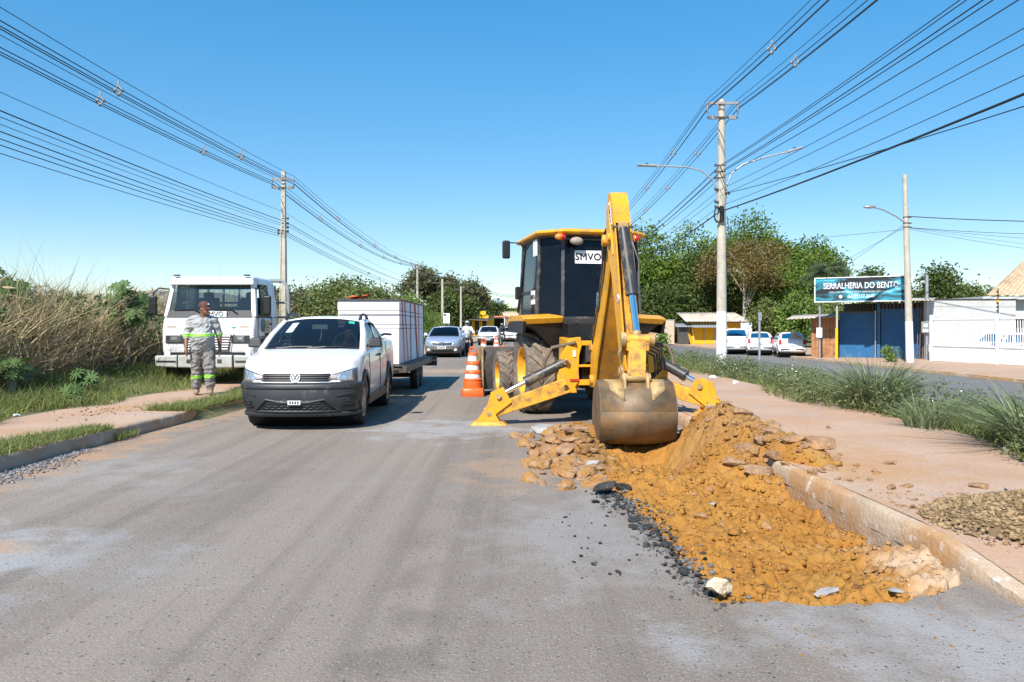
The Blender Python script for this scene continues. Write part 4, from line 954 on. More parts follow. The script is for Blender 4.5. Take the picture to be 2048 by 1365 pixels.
bundles(PL0, PL1, ZW, ZW, 0.55, 0.75, 'left line near the camera', 'left overhead cables, near span')
bundles(PL1, PL2, ZW, ZW, 0.55, 0.9, 'left line beyond the truck pole', 'left overhead cables, far span')
bundles(PL2, PL3, ZW, ZW - 1, 0.55, 0.9, 'left line past the second pole', 'left overhead cables, last span')
for s in (-1, 1):
    for t in ((0.68, 0.86) if s > 0 else (0.70, 0.84)): spacer(on_span(PL0, PL1, ZW, ZW, 0.55, s, 0.75, t), f'diamond cable spacer on the {"inner" if s > 0 else "outer"} near-left bundle, {"nearer" if t < 0.75 else "further"} one', 'diamond cable spacers')
    for t in (0.18, 0.42, 0.62, 0.82): spacer(on_span(PL1, PL2, ZW, ZW, 0.55, s, 0.9, t), f'small diamond spacer on the {"inner" if s > 0 else "outer"} bundle between the two left poles', 'diamond cable spacers')
for k, (za, zb, sg, r_) in enumerate([(7.1, 7.2, 0.45, 0.008), (6.85, 6.75, 0.5, 0.016), (6.6, 6.6, 0.45, 0.010), (6.45, 6.5, 0.5, 0.008), (6.3, 6.25, 0.45, 0.014), (6.15, 6.15, 0.5, 0.012), (5.95, 6.05, 0.5, 0.012), (5.75, 5.95, 0.55, 0.010)]):
    lb = f'telephone cable number {k + 1} from the top in the lower left set'
    cable((PL0.x + 0.1, PL0.y, za), (PL1.x + 0.1, PL1.y, zb), sg, r_, lb + ', near span', 'lower left cables')
    if k in (0, 1, 2, 4, 5, 6): cable((PL1.x + 0.1, PL1.y, zb), (PL2.x + 0.1, PL2.y, zb - 0.3), sg, r_, lb + ', far span', 'lower left cables')
# --- right main pole with two lamps
PR = Vector((8.33, 31.0, -0.18)); PR0 = Vector((8.6, -14, 0)); PR2 = Vector((8.5, 78, -0.3)); PR3 = Vector((6.5, 180, -0.3))
def round_pole(name, label, base, H_, r0, r1, white_h, grp, mat=None):
    t = thing(name, label, 'pole', base, 0, grp)
    rw = lerp(r0, r1, white_h / H_)
    MB().cyl((0, 0, white_h), (0, 0, H_), rw, r1, 20).build('shaft', mat or mt['concrete'], t, smooth=50)
    MB().cyl((0, 0, -0.6), (0, 0, white_h), r0 + 0.004, rw + 0.004, 20).build('whitewashed_base', mt['whitewash'], t, smooth=50)
    return t
t = round_pole('utility_pole', 'round concrete utility pole with whitewashed base and two street lamp arms', PR, 10.62, 0.215, 0.125, 2.2, None)
pole_hardware(t, 10.6, 0.6, 10.45, 9.88, [(8.0, -1), (7.75, -1), (7.5, -1), (7.05, -1), (6.55, -1), (6.35, -1), (6.9, 1)], 0.14)
for s, pts_, la, nm in ((-1, [(-0.16, 0, 6.5), (-0.18, 0, 7.0), (-0.35, 0, 7.45), (-0.8, 0, 7.8), (-1.4, 0, 7.95), (-2.6, 0, 8.0)], (-3.35, 8.02), 'left'), (1, [(0.17, 0, 6.5), (0.2, 0, 7.2), (0.4, 0, 7.7), (0.85, 0, 8.05), (1.6, 0, 8.3), (2.6, 0, 8.55)], (3.2, 8.72), 'right')):
    arm = MB().tube(pts_, 0.035, 8).build('lamp_arm', mt['galv'], t, smooth=60)
    tipx, tipz = la; e = Vector(pts_[-1])
    lamp = MB().bar(e, (tipx, 0, tipz), 0.22, 0.09, w2=0.30, h2=0.05).build('street_lamp', mt['galv'], t, bevel=0.02)
    MB().box(((e.x + tipx) / 2, 0, (e.z + tipz) / 2 + 0.07), (0.1, 0.06, 0.06)).build('photocell', mt['steel'], lamp)
    MB().bar(e - Vector((s * 0.12, 0, 0.01)), e + Vector((s * 0.1, 0, 0.01)), 0.1, 0.1).build('lamp_neck', mt['galv'], lamp)
for k in range(4): MB().lathe([(0.30 + 0.022 * math.cos(a), 0.022 * math.sin(a)) for a in (0, 1.57, 3.14, 4.71)], lambda x, y, h, k=k: (-0.20 + x * 0.45, -0.12 - 0.045 * k + h, 6.02 + y * 0.95), 22, True).build('cable_coil', mt['wire'], t, smooth=60)
MB().cyl((-0.05, -0.22, 5.75), (-0.05, -0.22, 6.35), 0.09, n=10).build('splice_box', mt['black'], t, smooth=50)
MB().tube([(0.2, -0.05, 6.0), (0.28, -0.05, 5.5), (0.2, -0.05, 4.6), (0.19, 0, 3.0)], 0.014, 5).build('drop_wire', mt['wire'], t)
bundles(PR0, PR, 10.15, 10.15, 0.6, 0.75, 'right line near the camera', 'right overhead cables, near span')
bundles(PR, PR2, 10.15, 9.9, 0.6, 0.75, 'right line beyond the main pole', 'right overhead cables, far span')
for s in (-1, 1):
    for t_ in ((0.62, 0.86) if s > 0 else (0.83,)): spacer(on_span(PR0, PR, 10.15, 10.15, 0.6, s, 0.75, t_), f'diamond cable spacer on the {"outer" if s > 0 else "inner"} bundle at upper right, {"nearer" if t_ < 0.7 else "further"} one', 'diamond cable spacers')
    for t_ in (0.14, 0.3, 0.46, 0.62, 0.8): spacer(on_span(PR, PR2, 10.15, 9.9, 0.6, s, 0.75, t_), f'small diamond spacer on the {"outer" if s > 0 else "inner"} bundle beyond the right pole', 'diamond cable spacers')
for k, (za, zb, sg, r_) in enumerate([(8.35, 7.8, 0.5, 0.011), (8.2, 7.75, 0.5, 0.011), (8.1, 7.55, 0.55, 0.014), (7.75, 7.5, 0.5, 0.012), (7.35, 7.3, 0.5, 0.012), (6.6, 6.85, 0.45, 0.009), (6.3, 6.6, 0.45, 0.009), (5.75, 6.2, 0.5, 0.009), (5.2, 5.98, 0.45, 0.026), (4.9, 6.7, 0.55, 0.012)]):
    lb = ('thick black telephone trunk cable leaving the coil on the right pole' if k == 8 else f'telephone cable number {k + 1} from the top in the lower right set')
    cable((PR0.x + (0.1 if k != 9 else 3), PR0.y, za), (PR.x - 0.1 if k != 9 else PR.x + 0.1, PR.y, zb), sg, r_, lb + ', near span', 'lower right cables')
    if k != 9: cable((PR.x - 0.1, PR.y, zb), (PR2.x, PR2.y, zb - 0.2), sg, r_, lb + ', far span', 'lower right cables')
t = round_pole('utility_pole', 'concrete utility pole hidden behind the excavator with lamp showing right of cab', PR2, 10.3, 0.2, 0.12, 2.0, None)
MB().tube([(0.1, 0, 7.0), (0.5, 0, 8.2), (1.4, 0, 8.6), (3.2, 0, 9.0)], 0.04, 6).build('lamp_arm', mt['galv'], t, smooth=60)
MB().bar((3.2, 0, 9.0), (4.4, 0, 9.15), 0.3, 0.1).build('street_lamp', mt['galv'], t)
# far poles
for x, d, H_, lb in ((885, 78, 6.2, 'shorter thin concrete pole left of the white board'), (922, 105, 6.9, 'thin pole with crossarm above the yellow bar'), (1102, 170, 9.2, 'distant pole left of the excavator mirror')):
    t = round_pole('utility_pole', lb, ((x - 1024) * d / FPX, d, 0.0), H_, 0.17, 0.11, 0.3, 'distant poles along the road')
    MB().bar((-0.9, 0, H_ - 0.35), (0.9, 0, H_ - 0.35), 0.1, 0.12).build('cross_arm', mt['steel'], t)
for k in range(3): cable((-8, 150, 9.2 + 0.25 * k), (8.5, 172, 8.9 + 0.25 * k), 1.6, 0.03, f'far cable number {k + 1} from the bottom crossing the road in the distance', 'distant cables crossing the road')
# thin lamp pole at right
P2 = Vector((19.9, 39.0, -0.36))
t = round_pole('lamp_pole', 'thin leaning concrete pole with curved lamp in front of the blue workshop', P2, 9.4, 0.19, 0.105, 2.05, None)
t.rotation_euler = (0, -0.028, 0)
MB().tube([(-0.1, -0.05, 7.0), (-0.6, -0.2, 7.3), (-1.3, -0.4, 7.6), (-1.9, -0.6, 7.72)], 0.03, 6).build('lamp_arm', mt['galv'], t, smooth=60)
MB().ball((-2.1, -0.65, 7.74), (0.32, 0.14, 0.085)).build('street_lamp', mt['galv'], t, smooth=60)
for z in (7.25, 6.95, 6.75): MB().cyl((0, 0, z), (0, 0, z + 0.04), 0.15, n=12).build('band', mt['steel'], t); MB().box((0.17, -0.05, z), (0.15, 0.05, 0.06)).build('bracket', mt['steel'], t)
for k, (z, q, r_) in enumerate([(6.95, (36, 37, 6.6), 0.022), (6.4, (36, 42, 6.55), 0.012), (6.4, (36, 40, 5.7), 0.008), (6.35, (36, 44, 5.2), 0.008), (6.4, (36, 36, 4.2), 0.006)]):
    cable((P2.x - 0.2, P2.y, z), q, 0.25, r_, f'service wire number {k + 1} from the top running right from the thin lamp pole', 'service wires right of lamp pole')
for k, q in enumerate([(15.8, 46, 2.6), (14.4, 52, 1.8), (10, 60, 7.3)]):
    cable((P2.x - 0.2, P2.y, 6.6 - 0.15 * k), q, 0.12, 0.009, ('service wire dropping from the lamp pole to the sign', 'second service wire dropping left of the lamp pole', 'thin wire from lamp pole across to the grove')[k], 'service wires left of lamp pole')

# ================================================================== buildings
WALLW = M('white_wall', (0.52, 0.515, 0.505), 0.85, var=0.06, scale=1.0, bump=0.1, bscale=30, dirt=((0.42, 0.37, 0.31), 0.2, 0.9))
BLUE = M('blue_sheet', (0.018, 0.125, 0.30), 0.5, var=0.1, scale=3, dirt=((0.10, 0.16, 0.24), 0.22, 3))
WOODO = M('weathered_boards', (0.38, 0.18, 0.08), 0.9, var=0.3, scale=3, dirt=((0.10, 0.06, 0.04), 0.4, 2.5))
YELW = M('yellow_wall', (0.75, 0.42, 0.01), 0.8, var=0.08, scale=2, dirt=((0.4, 0.26, 0.06), 0.2, 3))
BEIGE = M('beige_wall', (0.55, 0.44, 0.33), 0.9, var=0.12, scale=1.5, bump=0.2, dirt=((0.5, 0.25, 0.14), 0.2, 1.5))
ROOFT = M('clay_roof', (0.52, 0.38, 0.25), 0.9, var=0.18, scale=2.5, dirt=((0.30, 0.2, 0.14), 0.3, 2))
FIBR = M('fibre_cement', (0.48, 0.42, 0.35), 0.9, var=0.2, scale=2, dirt=((0.36, 0.22, 0.15), 0.35, 1.3))
GREYM = M('grey_sheet', (0.22, 0.24, 0.25), 0.7, var=0.15)
PALEB = M('pale_blue_wall', (0.55, 0.62, 0.68), 0.85, var=0.06)
GREENC = M('green_cloth', (0.03, 0.17, 0.13), 0.8, var=0.2)
CREAM = M('white_enamel', (0.82, 0.82, 0.81), 0.4, var=0.03)
def corr(name, mat, parent, a, b, c, d, ribs, amp, steps=1, step_h=0.0):
    """ribbed sheet on quad a-b (eave) c-d (ridge side; c above a)"""
    a, b, c, d = map(Vector, (a, b, c, d)); nrm = (b - a).cross(c - a).normalized()
    if nrm.z < 0: nrm = -nrm
    nu = ribs * 4; nv = max(2, steps * 3)
    def f(u, v):
        q = (v * steps) % 1.0 if v < 1 else 0.0
        return a.lerp(b, u).lerp(c.lerp(d, u), v) + nrm * (amp * math.sin(u * ribs * 2 * math.pi) + step_h * (1 - q))
    m = MB().grid(f, nu, nv)
    o = m.build(name, mat, parent, smooth=70, fix=False)
    sd = o.modifiers.new('thick', 'SOLIDIFY'); sd.thickness = 0.015
    return o
# ---- workshop
A0 = Vector((19.1, 45.5, -0.35)); U = Vector((0.866, -0.5, 0)); N = Vector((-0.5, -0.866, 0))
ang = math.atan2(U.y, U.x)
shop = thing('workshop', 'blue metal workshop with sheet gate and roller shutter under the signboard', 'building', A0, ang)
# local: x along the front, -y towards the road
m = MB(); m.box((0.98, 0, 1.3), (1.96, 0.06, 2.6))
gate_ = m.build('sheet_gate', BLUE, shop)
for k in range(24): MB().box((0.04 + k * 0.082, -0.04, 1.3), (0.025, 0.025, 2.58)).build('rib', BLUE, gate_)
MB().box((0.98, -0.045, 2.62), (1.98, 0.06, 0.08)).build('gate_rail', mt['steel'], shop)
for k in range(12): MB().box((0.06 + k * 0.17, 0, 2.98), (0.03, 0.03, 0.7)).build('grille_bar', mt['steel'], shop)
MB().box((0.98, 0, 3.33), (2.0, 0.06, 0.06)).build('grille_rail', mt['steel'], shop)
sh = MB().box((3.25, 0.06, 1.35), (2.1, 0.04, 2.7)).build('roller_shutter', BLUE, shop)
for k in range(26): MB().box((3.25, 0.025, 0.08 + k * 0.102), (2.08, 0.035, 0.062)).build('slat', BLUE, sh, bevel=0.012)
for k in range(11): MB().box((2.3 + k * 0.19, 0.02, 3.0), (0.08, 0.03, 0.55)).build('grille_bar', mt['steel'], shop)
for x in (2.08, 4.36): MB().box((x, -0.03, 1.65), (0.16, 0.12, 3.3)).build('door_post', BLUE, shop)
MB().box((3.25, 0.0, 2.74), (2.2, 0.1, 0.08)).build('lintel', BLUE, shop)
MB().box((2.2, 3.0, 1.6), (4.6, 0.12, 3.2)).build('back_wall', mt['steel'], shop)
MB().box((4.5, 1.5, 1.65), (0.12, 3.2, 3.3)).build('side_wall', WALLW, shop)
corr('roof_sheet', FIBR, shop, (-0.9, -2.35, 3.18), (4.9, -2.35, 3.18), (-0.3, 3.2, 3.5), (4.9, 3.2, 3.5), 30, 0.02)
for x in (-0.75, 0.15): MB().cyl((x, -2.2, 0), (x, -2.2, 3.2), 0.055, n=10).build('canopy_post', mt['galv'] if x < 0 else mt['concrete'], shop, smooth=50)
MB().cyl((1.93, -0.25, 0), (1.93, -0.25, 2.7), 0.04, n=8).build('pipe', mt['galv'], shop, smooth=50)
MB().box((-0.75, -2.35, 1.45), (0.30, 0.05, 0.55)).build('notice_board', mt['paper'], shop)
MB().box((0.15, -2.27, 0.85), (0.13, 0.13, 1.7)).build('yellow_post_sleeve', YELW, shop)
# signboard
SO = A0 + U * -0.95 + N * 2.42; SO.z = 2.82
sb = thing('signboard', 'teal and black painted signboard with white lettering above workshop', 'sign', SO, ang)
SIGNM = bpy.data.materials.new('painted_sign'); SIGNM.use_nodes = True
n_ = SIGNM.node_tree.nodes; l_ = SIGNM.node_tree.links; bs = n_['Principled BSDF']; bs.inputs['Roughness'].default_value = 0.5
tc = n_.new('ShaderNodeTexCoord'); mp = n_.new('ShaderNodeMapping'); mp.inputs['Scale'].default_value = (0.45, 1, 1.6); mp.inputs['Rotation'].default_value = (0, 0.35, 0)
nz = n_.new('ShaderNodeTexNoise'); nz.inputs['Scale'].default_value = 1.5; nz.inputs['Detail'].default_value = 4; nz.inputs['Distortion'].default_value = 1.4
cr = n_.new('ShaderNodeValToRGB'); e_ = cr.color_ramp.elements; e_[0].position = 0.40; e_[0].color = (0.012, 0.016, 0.02, 1); e_[1].position = 0.80; e_[1].color = (0.6, 0.75, 0.78, 1)
for ps, c_ in ((0.47, (0.03, 0.10, 0.13, 1)), (0.56, (0.02, 0.24, 0.33, 1)), (0.66, (0.05, 0.40, 0.50, 1))): q = cr.color_ramp.elements.new(ps); q.color = c_
l_.new(tc.outputs['Object'], mp.inputs[0]); l_.new(mp.outputs[0], nz.inputs[0]); l_.new(nz.outputs['Fac'], cr.inputs[0]); l_.new(cr.outputs[0], bs.inputs['Base Color'])
MB().box((2.25, 0.02, 0.66), (4.5, 0.06, 1.30)).build('panel', SIGNM, sb)
for c_, d_ in (((2.25, 0, 0.0), (4.6, 0.1, 0.05)), ((2.25, 0, 1.33), (4.6, 0.1, 0.05)), ((-0.02, 0, 0.665), (0.05, 0.1, 1.28)), ((4.52, 0, 0.665), (0.05, 0.1, 1.28))): MB().box(c_, d_).build('frame_bar', CREAM, sb)
tm = lambda x, z: frame_m((x, -0.022, z), (1, 0, 0), (0, 0, 1))
text('lettering', 'SERRALHERIA DO BENTO', 0.46, mt['paper'], sb, tm(2.32, 0.86), 0.006, 0.006, 0.72, 1.0)
text('lettering', 'PORTÃO · GRADE · PORTA ESTRUTURA METÁLICA · REFORMA EM GERAL · SERVIÇO EM DOMICÍLIO', 0.105, mt['paper'], sb, tm(2.32, 0.52), 0.004, 0.0, 0.68)
text('lettering', '(65)99237-3648', 0.27, mt['paper'], sb, tm(2.35, 0.27), 0.005, 0.002, 0.78)
MB().cyl((1.32, -0.012, 0.27), (1.32, -0.03, 0.27), 0.09, n=16).build('phone_symbol', mt['paper'], sb)
# shack left of the workshop
sk = thing('board_shack', 'weathered orange-brown board shack left of the blue gate', 'building', A0 + U * -1.5 + N * 0.4, ang)
for k in range(7): MB().box((0.12 + k * 0.2, 0.02 * (k % 2), 1.15), (0.19, 0.05, 2.3 + 0.03 * (k % 3))).build('board', WOODO, sk)
MB().box((0.7, 1.2, 1.1), (1.4, 2.3, 2.2)).build('shack_body', mt['steel'], sk)
corr('roof_sheet', FIBR, sk, (-1.3, -0.9, 2.22), (1.5, -0.9, 2.35), (-1.3, 2.0, 2.5), (1.5, 2.0, 2.6), 12, 0.02)
um = thing('green_awning', 'faded green cloth awning beside the board shack', 'awning', A0 + U * -2.4 + N * -5.0, ang)
MB().grid(lambda u, v: (lerp(0, 1.9, u), lerp(-0.8, 0.9, v), 2.0 - 0.5 * (u - 0.9) ** 2 + 0.25 * v), 8, 5).build('cloth', GREENC, um, smooth=60)
MB().cyl((0.1, 0, 0), (0.1, 0, 2.0), 0.03, n=8).build('post', mt['steel'], um)
# meter post and barred rack right of the shutter
mpz = thing('meter_post', 'steel pipe post with grey electricity meter box beside white gate', 'post', A0 + U * 4.55 + N * 1.2, ang)
MB().cyl((0, 0, 0), (0, 0, 4.55), 0.08, n=12).build('pipe', mt['galv'], mpz, smooth=50)
MB().box((-0.05, -0.15, 1.75), (0.42, 0.2, 0.62)).build('meter_box', GREYM, mpz, bevel=0.02)
MB().box((-0.05, -0.262, 1.85), (0.2, 0.02, 0.2)).build('meter_window', mt['plate'], mpz)
MB().box((-0.05, -0.262, 1.56), (0.24, 0.02, 0.14)).build('notice', mt['paper'], mpz)
MB().tube([(-0.35, 0, 4.62), (-0.1, 0, 4.68), (0.02, 0, 4.55)], 0.03, 6).build('service_head', mt['galv'], mpz)
rk = thing('steel_rack', 'rusty barred steel rack leaning against the shutter corner', 'rack', A0 + U * 4.05 + N * 0.35, ang)
for k in range(4): MB().bar((0.13 * k, -0.35, 0), (0.13 * k + 0.05, 0, 3.0), 0.035, 0.035).build('bar', mt['rusty'], rk)
for k in range(9): MB().bar((-0.02, -0.35 + 0.042 * k, 0.15 + 0.33 * k), (0.47, -0.35 + 0.042 * k, 0.15 + 0.33 * k), 0.03, 0.03).build('rung', mt['steel'], rk)
bush = tree('roadside_bush', 'small yellow-green weed bush at foot of thin lamp pole', (19.0, 39.2, -0.36), 0.9, lumpy(7, 1.0, 0.9, 0.85, 0.02, 655), 900, 0.12, LF_BRIGHT, 955, 0.02, csize=0.08)
# ---- white yard wall, house, gate
yw = thing('yard_wall', 'plain white rendered wall behind the white bar gate', 'wall', (22.6, 42.6, -0.36))
MB().box((2.4, 0, 1.62), (4.9, 0.2, 3.25)).build('render_panel', WALLW, yw)
MB().box((2.4, 0, 3.28), (5.0, 0.28, 0.06)).build('coping', mt['steel'], yw)
hs = thing('white_house', 'white house with brown tiled roof and air conditioner at right edge', 'house', (26.6, 43.8, -0.36))
MB().box((4.0, 2.5, 1.75), (8.0, 5.0, 3.5)).build('wall', WALLW, hs)
rf = corr('roof', ROOFT, hs, (-0.35, -0.6, 3.5), (9, -0.6, 3.5), (3.1, 1.6, 5.55), (9, 1.6, 5.55), 34, 0.035, 11, 0.05)
MB().box((4.2, -0.55, 3.38), (9.4, 0.05, 0.14)).build('fascia', mt['plate'], hs)
ac = MB().box((1.05, -0.16, 2.75), (0.62, 0.3, 0.72)).build('air_conditioner', CREAM, hs, bevel=0.02); MB().box((1.05, -0.32, 2.75), (0.4, 0.02, 0.4)).build('fan_grille', mt['plate'], ac)
wn = MB().box((2.2, -0.03, 1.6), (1.3, 0.06, 1.3)).build('window', mt['glass_dark'], hs)
for x in (1.55, 2.2, 2.85): MB().box((x, -0.07, 1.6), (0.06, 0.05, 1.34)).build('frame', CREAM, wn)
for k in range(9): MB().box((1.6 + k * 0.15, -0.13, 1.25), (0.04, 0.03, 0.95)).build('bar', CREAM, wn)
MB().box((-0.02, -0.09, 1.7), (0.09, 0.09, 3.3)).build('down_pipe', CREAM, hs)
G0 = Vector((21.85, 40.6, -0.36)); G1 = Vector((24.7, 30.6, -0.36)); gl_ = (G1 - G0).length; ga = math.atan2(G1.y - G0.y, G1.x - G0.x)
gt = thing('bar_gate', 'white steel bar gate across the yard at right', 'gate', G0, ga)
bar_me = None
for k in range(int(gl_ / 0.13)):
    x = 0.05 + k * 0.13
    if bar_me is None:
        o = MB().box((0, 0, 1.12), (0.03, 0.03, 2.12)).build('bar', CREAM, gt); bar_me = o.data; o.location.x = x
    else:
        o = link(bpy.data.objects.new('bar', bar_me)); o.parent = gt; o.location.x = x
sb_me = None
for k in range(int(gl_ / 0.13)):
    x = 0.115 + k * 0.13
    if sb_me is None:
        o = MB().box((0, 0, 0.42), (0.028, 0.03, 0.76)).build('short_bar', CREAM, gt); sb_me = o.data; o.location.x = x
    else:
        o = link(bpy.data.objects.new('short_bar', sb_me)); o.parent = gt; o.location.x = x
for z in (0.06, 0.82, 2.18): MB().box((gl_ / 2, -0.035, z), (gl_, 0.04, 0.07)).build('rail', CREAM, gt)
for x in (0.0, 3.95, 8.0):
    MB().box((x, 0, 1.2), (0.15, 0.15, 2.4)).build('gate_post', CREAM, gt)
MB().cyl((3.95, 0, 2.4), (3.95, 0, 3.6), 0.025, n=6).build('fence_rod', mt['steel'], gt)
for k in range(6): MB().cyl((3.95, -0.03, 2.5 + 0.18 * k), (3.95, -0.03, 2.57 + 0.18 * k), 0.05, n=8).build('insulator', mt['black'], gt)
MB().box((3.95, -0.06, 3.0), (0.16, 0.02, 0.12)).build('warning_plate', YELW, gt)
# ---- kiosk
K0 = Vector(((1352 - 1024) * 80 / FPX, 80, -0.36))
ks = thing('yellow_kiosk', 'yellow roadside kiosk with ribbed pale roof behind the white-based pole', 'kiosk', K0, -0.12)
MB().box((4.0, 1.5, 1.25), (4.9, 3.0, 2.5)).build('wall', YELW, ks)
for k in range(5): MB().box((1.75 + 1.05 * k, -0.04, 0.95), (0.08, 0.06, 1.9)).build('wall_post', FIBR, ks)
for k in range(4): MB().box((2.28 + 1.05 * k, -0.02, 0.95), (0.9, 0.03, 1.75)).build('shutter', YELW, ks)
corr('roof', FIBR, ks, (0.9, -0.6, 2.35), (7.3, -0.6, 2.35), (0.2, 2.0, 3.3), (6.2, 2.0, 3.3), 24, 0.05)
MB().box((4.1, -0.55, 2.28), (6.3, 0.06, 0.1)).build('fascia', mt['black'], ks)
corr('awning', GREYM, ks, (1.5, -1.3, 1.75), (5.0, -1.3, 1.75), (1.5, -0.02, 2.1), (5.0, -0.02, 2.1), 12, 0.02)
MB().box((0.75, 0.4, 0.95), (1.0, 1.6, 1.9)).build('side_shed', mt['steel'], ks)
corr('shed_roof', GREYM, ks, (-0.1, -0.9, 1.8), (1.5, -0.9, 1.8), (-0.1, 1.0, 2.2), (1.5, 1.0, 2.2), 6, 0.02)
MB().box((7.0, 3.0, 1.3), (2.2, 0.2, 2.6)).build('pale_wall', PALEB, ks)
tl_ = MB().bar((1.55, -0.5, 0), (1.1, -0.1, 1.9), 0.35, 0.04).build('leaning_sheet', YELW, ks)
bw = thing('beige_wall', 'low beige rendered wall left of the yellow kiosk', 'wall', (K0.x - 2.0, 82, -0.36), -0.1)
MB().box((0.5, 0, 1.25), (3.4, 0.2, 2.5)).build('render_panel', BEIGE, bw); MB().box((0.5, 0, 2.53), (3.5, 0.26, 0.06)).build('coping', FIBR, bw)
# thin sign post in the median, small white board, bar at the bend, water tank, far roofs
sp = thing('sign_post', 'thin grey steel sign post in the weeds beside whitewashed pole', 'post', (9.2, 29.0, -0.4)); MB().cyl((0, 0, 0), (0, 0, 2.35), 0.045, n=8).build('pipe', mt['galv'], sp)
MB().box((0, -0.06, 2.2), (0.12, 0.03, 0.3)).build('sign_back', mt['galv'], sp)
wb = thing('white_board', 'small white board on two legs at the left roadside', 'board', ((893 - 1024) * 58 / FPX, 58, 0.12))
MB().box((0, 0, 1.95), (0.48, 0.04, 0.75)).build('panel', CREAM, wb)
for x in (-0.15, 0.15): MB().cyl((x, 0.03, 0), (x, 0.03, 1.95), 0.025, n=6).build('leg', mt['galv'], wb)
MB().box((-0.12, -0.025, 2.2), (0.16, 0.01, 0.14)).build('mark', mt['ink'], wb)
br = thing('yellow_bar', 'yellow roadside bar with dark sloping roof under the far trees', 'building', ((918 - 1024) * 112 / FPX, 112, 0.1), -0.25)
MB().box((2.2, 1.5, 1.5), (4.4, 3.0, 3.0)).build('wall', YELW, br)
for k in range(4): MB().box((0.5 + k * 1.1, -0.03, 1.2), (0.6, 0.05, 2.0)).build('opening', mt['black'], br)
corr('roof', mt['steel'], br, (-1.2, -1.6, 2.6), (4.8, -1.6, 2.2), (-1.2, 2, 3.3), (4.8, 2, 3.0), 10, 0.03)
MB().box((3.6, -0.1, 3.3), (0.9, 0.08, 0.6)).build('yellow_sign', YELW, br)
MB().box((-1.0, -1.7, 3.0), (1.0, 0.06, 0.6)).build('white_sign', CREAM, br)
wt = thing('water_tank', 'pale water tank above the far roofs', 'tank', ((994 - 1024) * 200 / FPX, 200, 0.0))
MB().lathe([(0.01, 6.2), (1.0, 6.2), (1.5, 6.6), (1.7, 8.2), (1.3, 8.6), (0.01, 8.7)], lambda x, y, h: (x, y, h), 16).build('tank', PALEB, wt, smooth=50)
for s in (-1, 1): MB().box((s * 0.9, 0, 3.1), (0.3, 0.3, 6.2)).build('leg', mt['concrete'], wt)
fr = thing('far_house', 'distant house with orange tiled roof at the end of road', 'house', ((1012 - 1024) * 190 / FPX, 190, 0.0))
MB().box((0, 2, 1.9), (9, 4, 3.8)).build('wall', YELW, fr); corr('roof', ROOFT, fr, (-5, -0.4, 3.8), (5.2, -0.4, 3.8), (-5, 2.2, 5.3), (5.2, 2.2, 5.3), 16, 0.06)
# ================================================================== vehicles
def fl(pts): 
    a = [p[0] for p in pts]; b = [p[1] for p in pts]; return lambda t: float(np.interp(t, a, b))
def wheel(parent, x, y, r, wd, spokes=5, name='wheel', rimm=None, z=None):
    e = bpy.data.objects.new(name, None); link(e); e.parent = parent; e.location = (x, y, r if z is None else z)
    s = 1 if x > 0 else -1
    key = (round(r, 3), round(wd, 3), spokes, s)
    if key not in _wc:
        pr = [(r * 0.62, -wd * 0.42), (r * 0.80, -wd * 0.5), (r * 0.95, -wd * 0.47), (r, -wd * 0.36), (r, wd * 0.36), (r * 0.95, wd * 0.47), (r * 0.80, wd * 0.5), (r * 0.62, wd * 0.42)]
        ty = MB().lathe(pr, lambda a, b, h: (h, a, b), 28, True).build('tyre', mt['rubber'], e, smooth=40)
        ri = MB(); ri.lathe([(r * 0.63, s * wd * 0.44), (r * 0.58, s * wd * 0.40), (r * 0.56, s * wd * 0.1)], lambda a, b, h: (h, a, b), 24)
        ri.cyl((s * wd * 0.18, 0, 0), (s * wd * 0.40, 0, 0), r * 0.15, r * 0.12, 12)
        for k in range(spokes):
            a = k * 2 * math.pi / spokes + 0.3
            ri.bar((s * wd * 0.36, 0, 0), (s * wd * 0.34, math.cos(a) * r * 0.58, math.sin(a) * r * 0.58), r * 0.2, wd * 0.12, up=(1, 0, 0), w2=r * 0.14)
        rr_ = ri.build('rim', rimm or mt['rim'], e, smooth=40)
        bk = MB().cyl((s * wd * 0.06, 0, 0), (s * wd * 0.10, 0, 0), r * 0.58, n=20).build('brake_disc', mt['black'], e)
        _wc[key] = (ty.data, rr_.data, bk.data)
    else:
        for nm, me in zip(('tyre', 'rim', 'brake_disc'), _wc[key]):
            o = link(bpy.data.objects.new(nm, me)); o.parent = e
    return e
_wc = {}
def solid(o, th, off=-1):
    m = o.modifiers.new('thick', 'SOLIDIFY'); m.thickness = th; m.offset = off; return o
class Car: pass
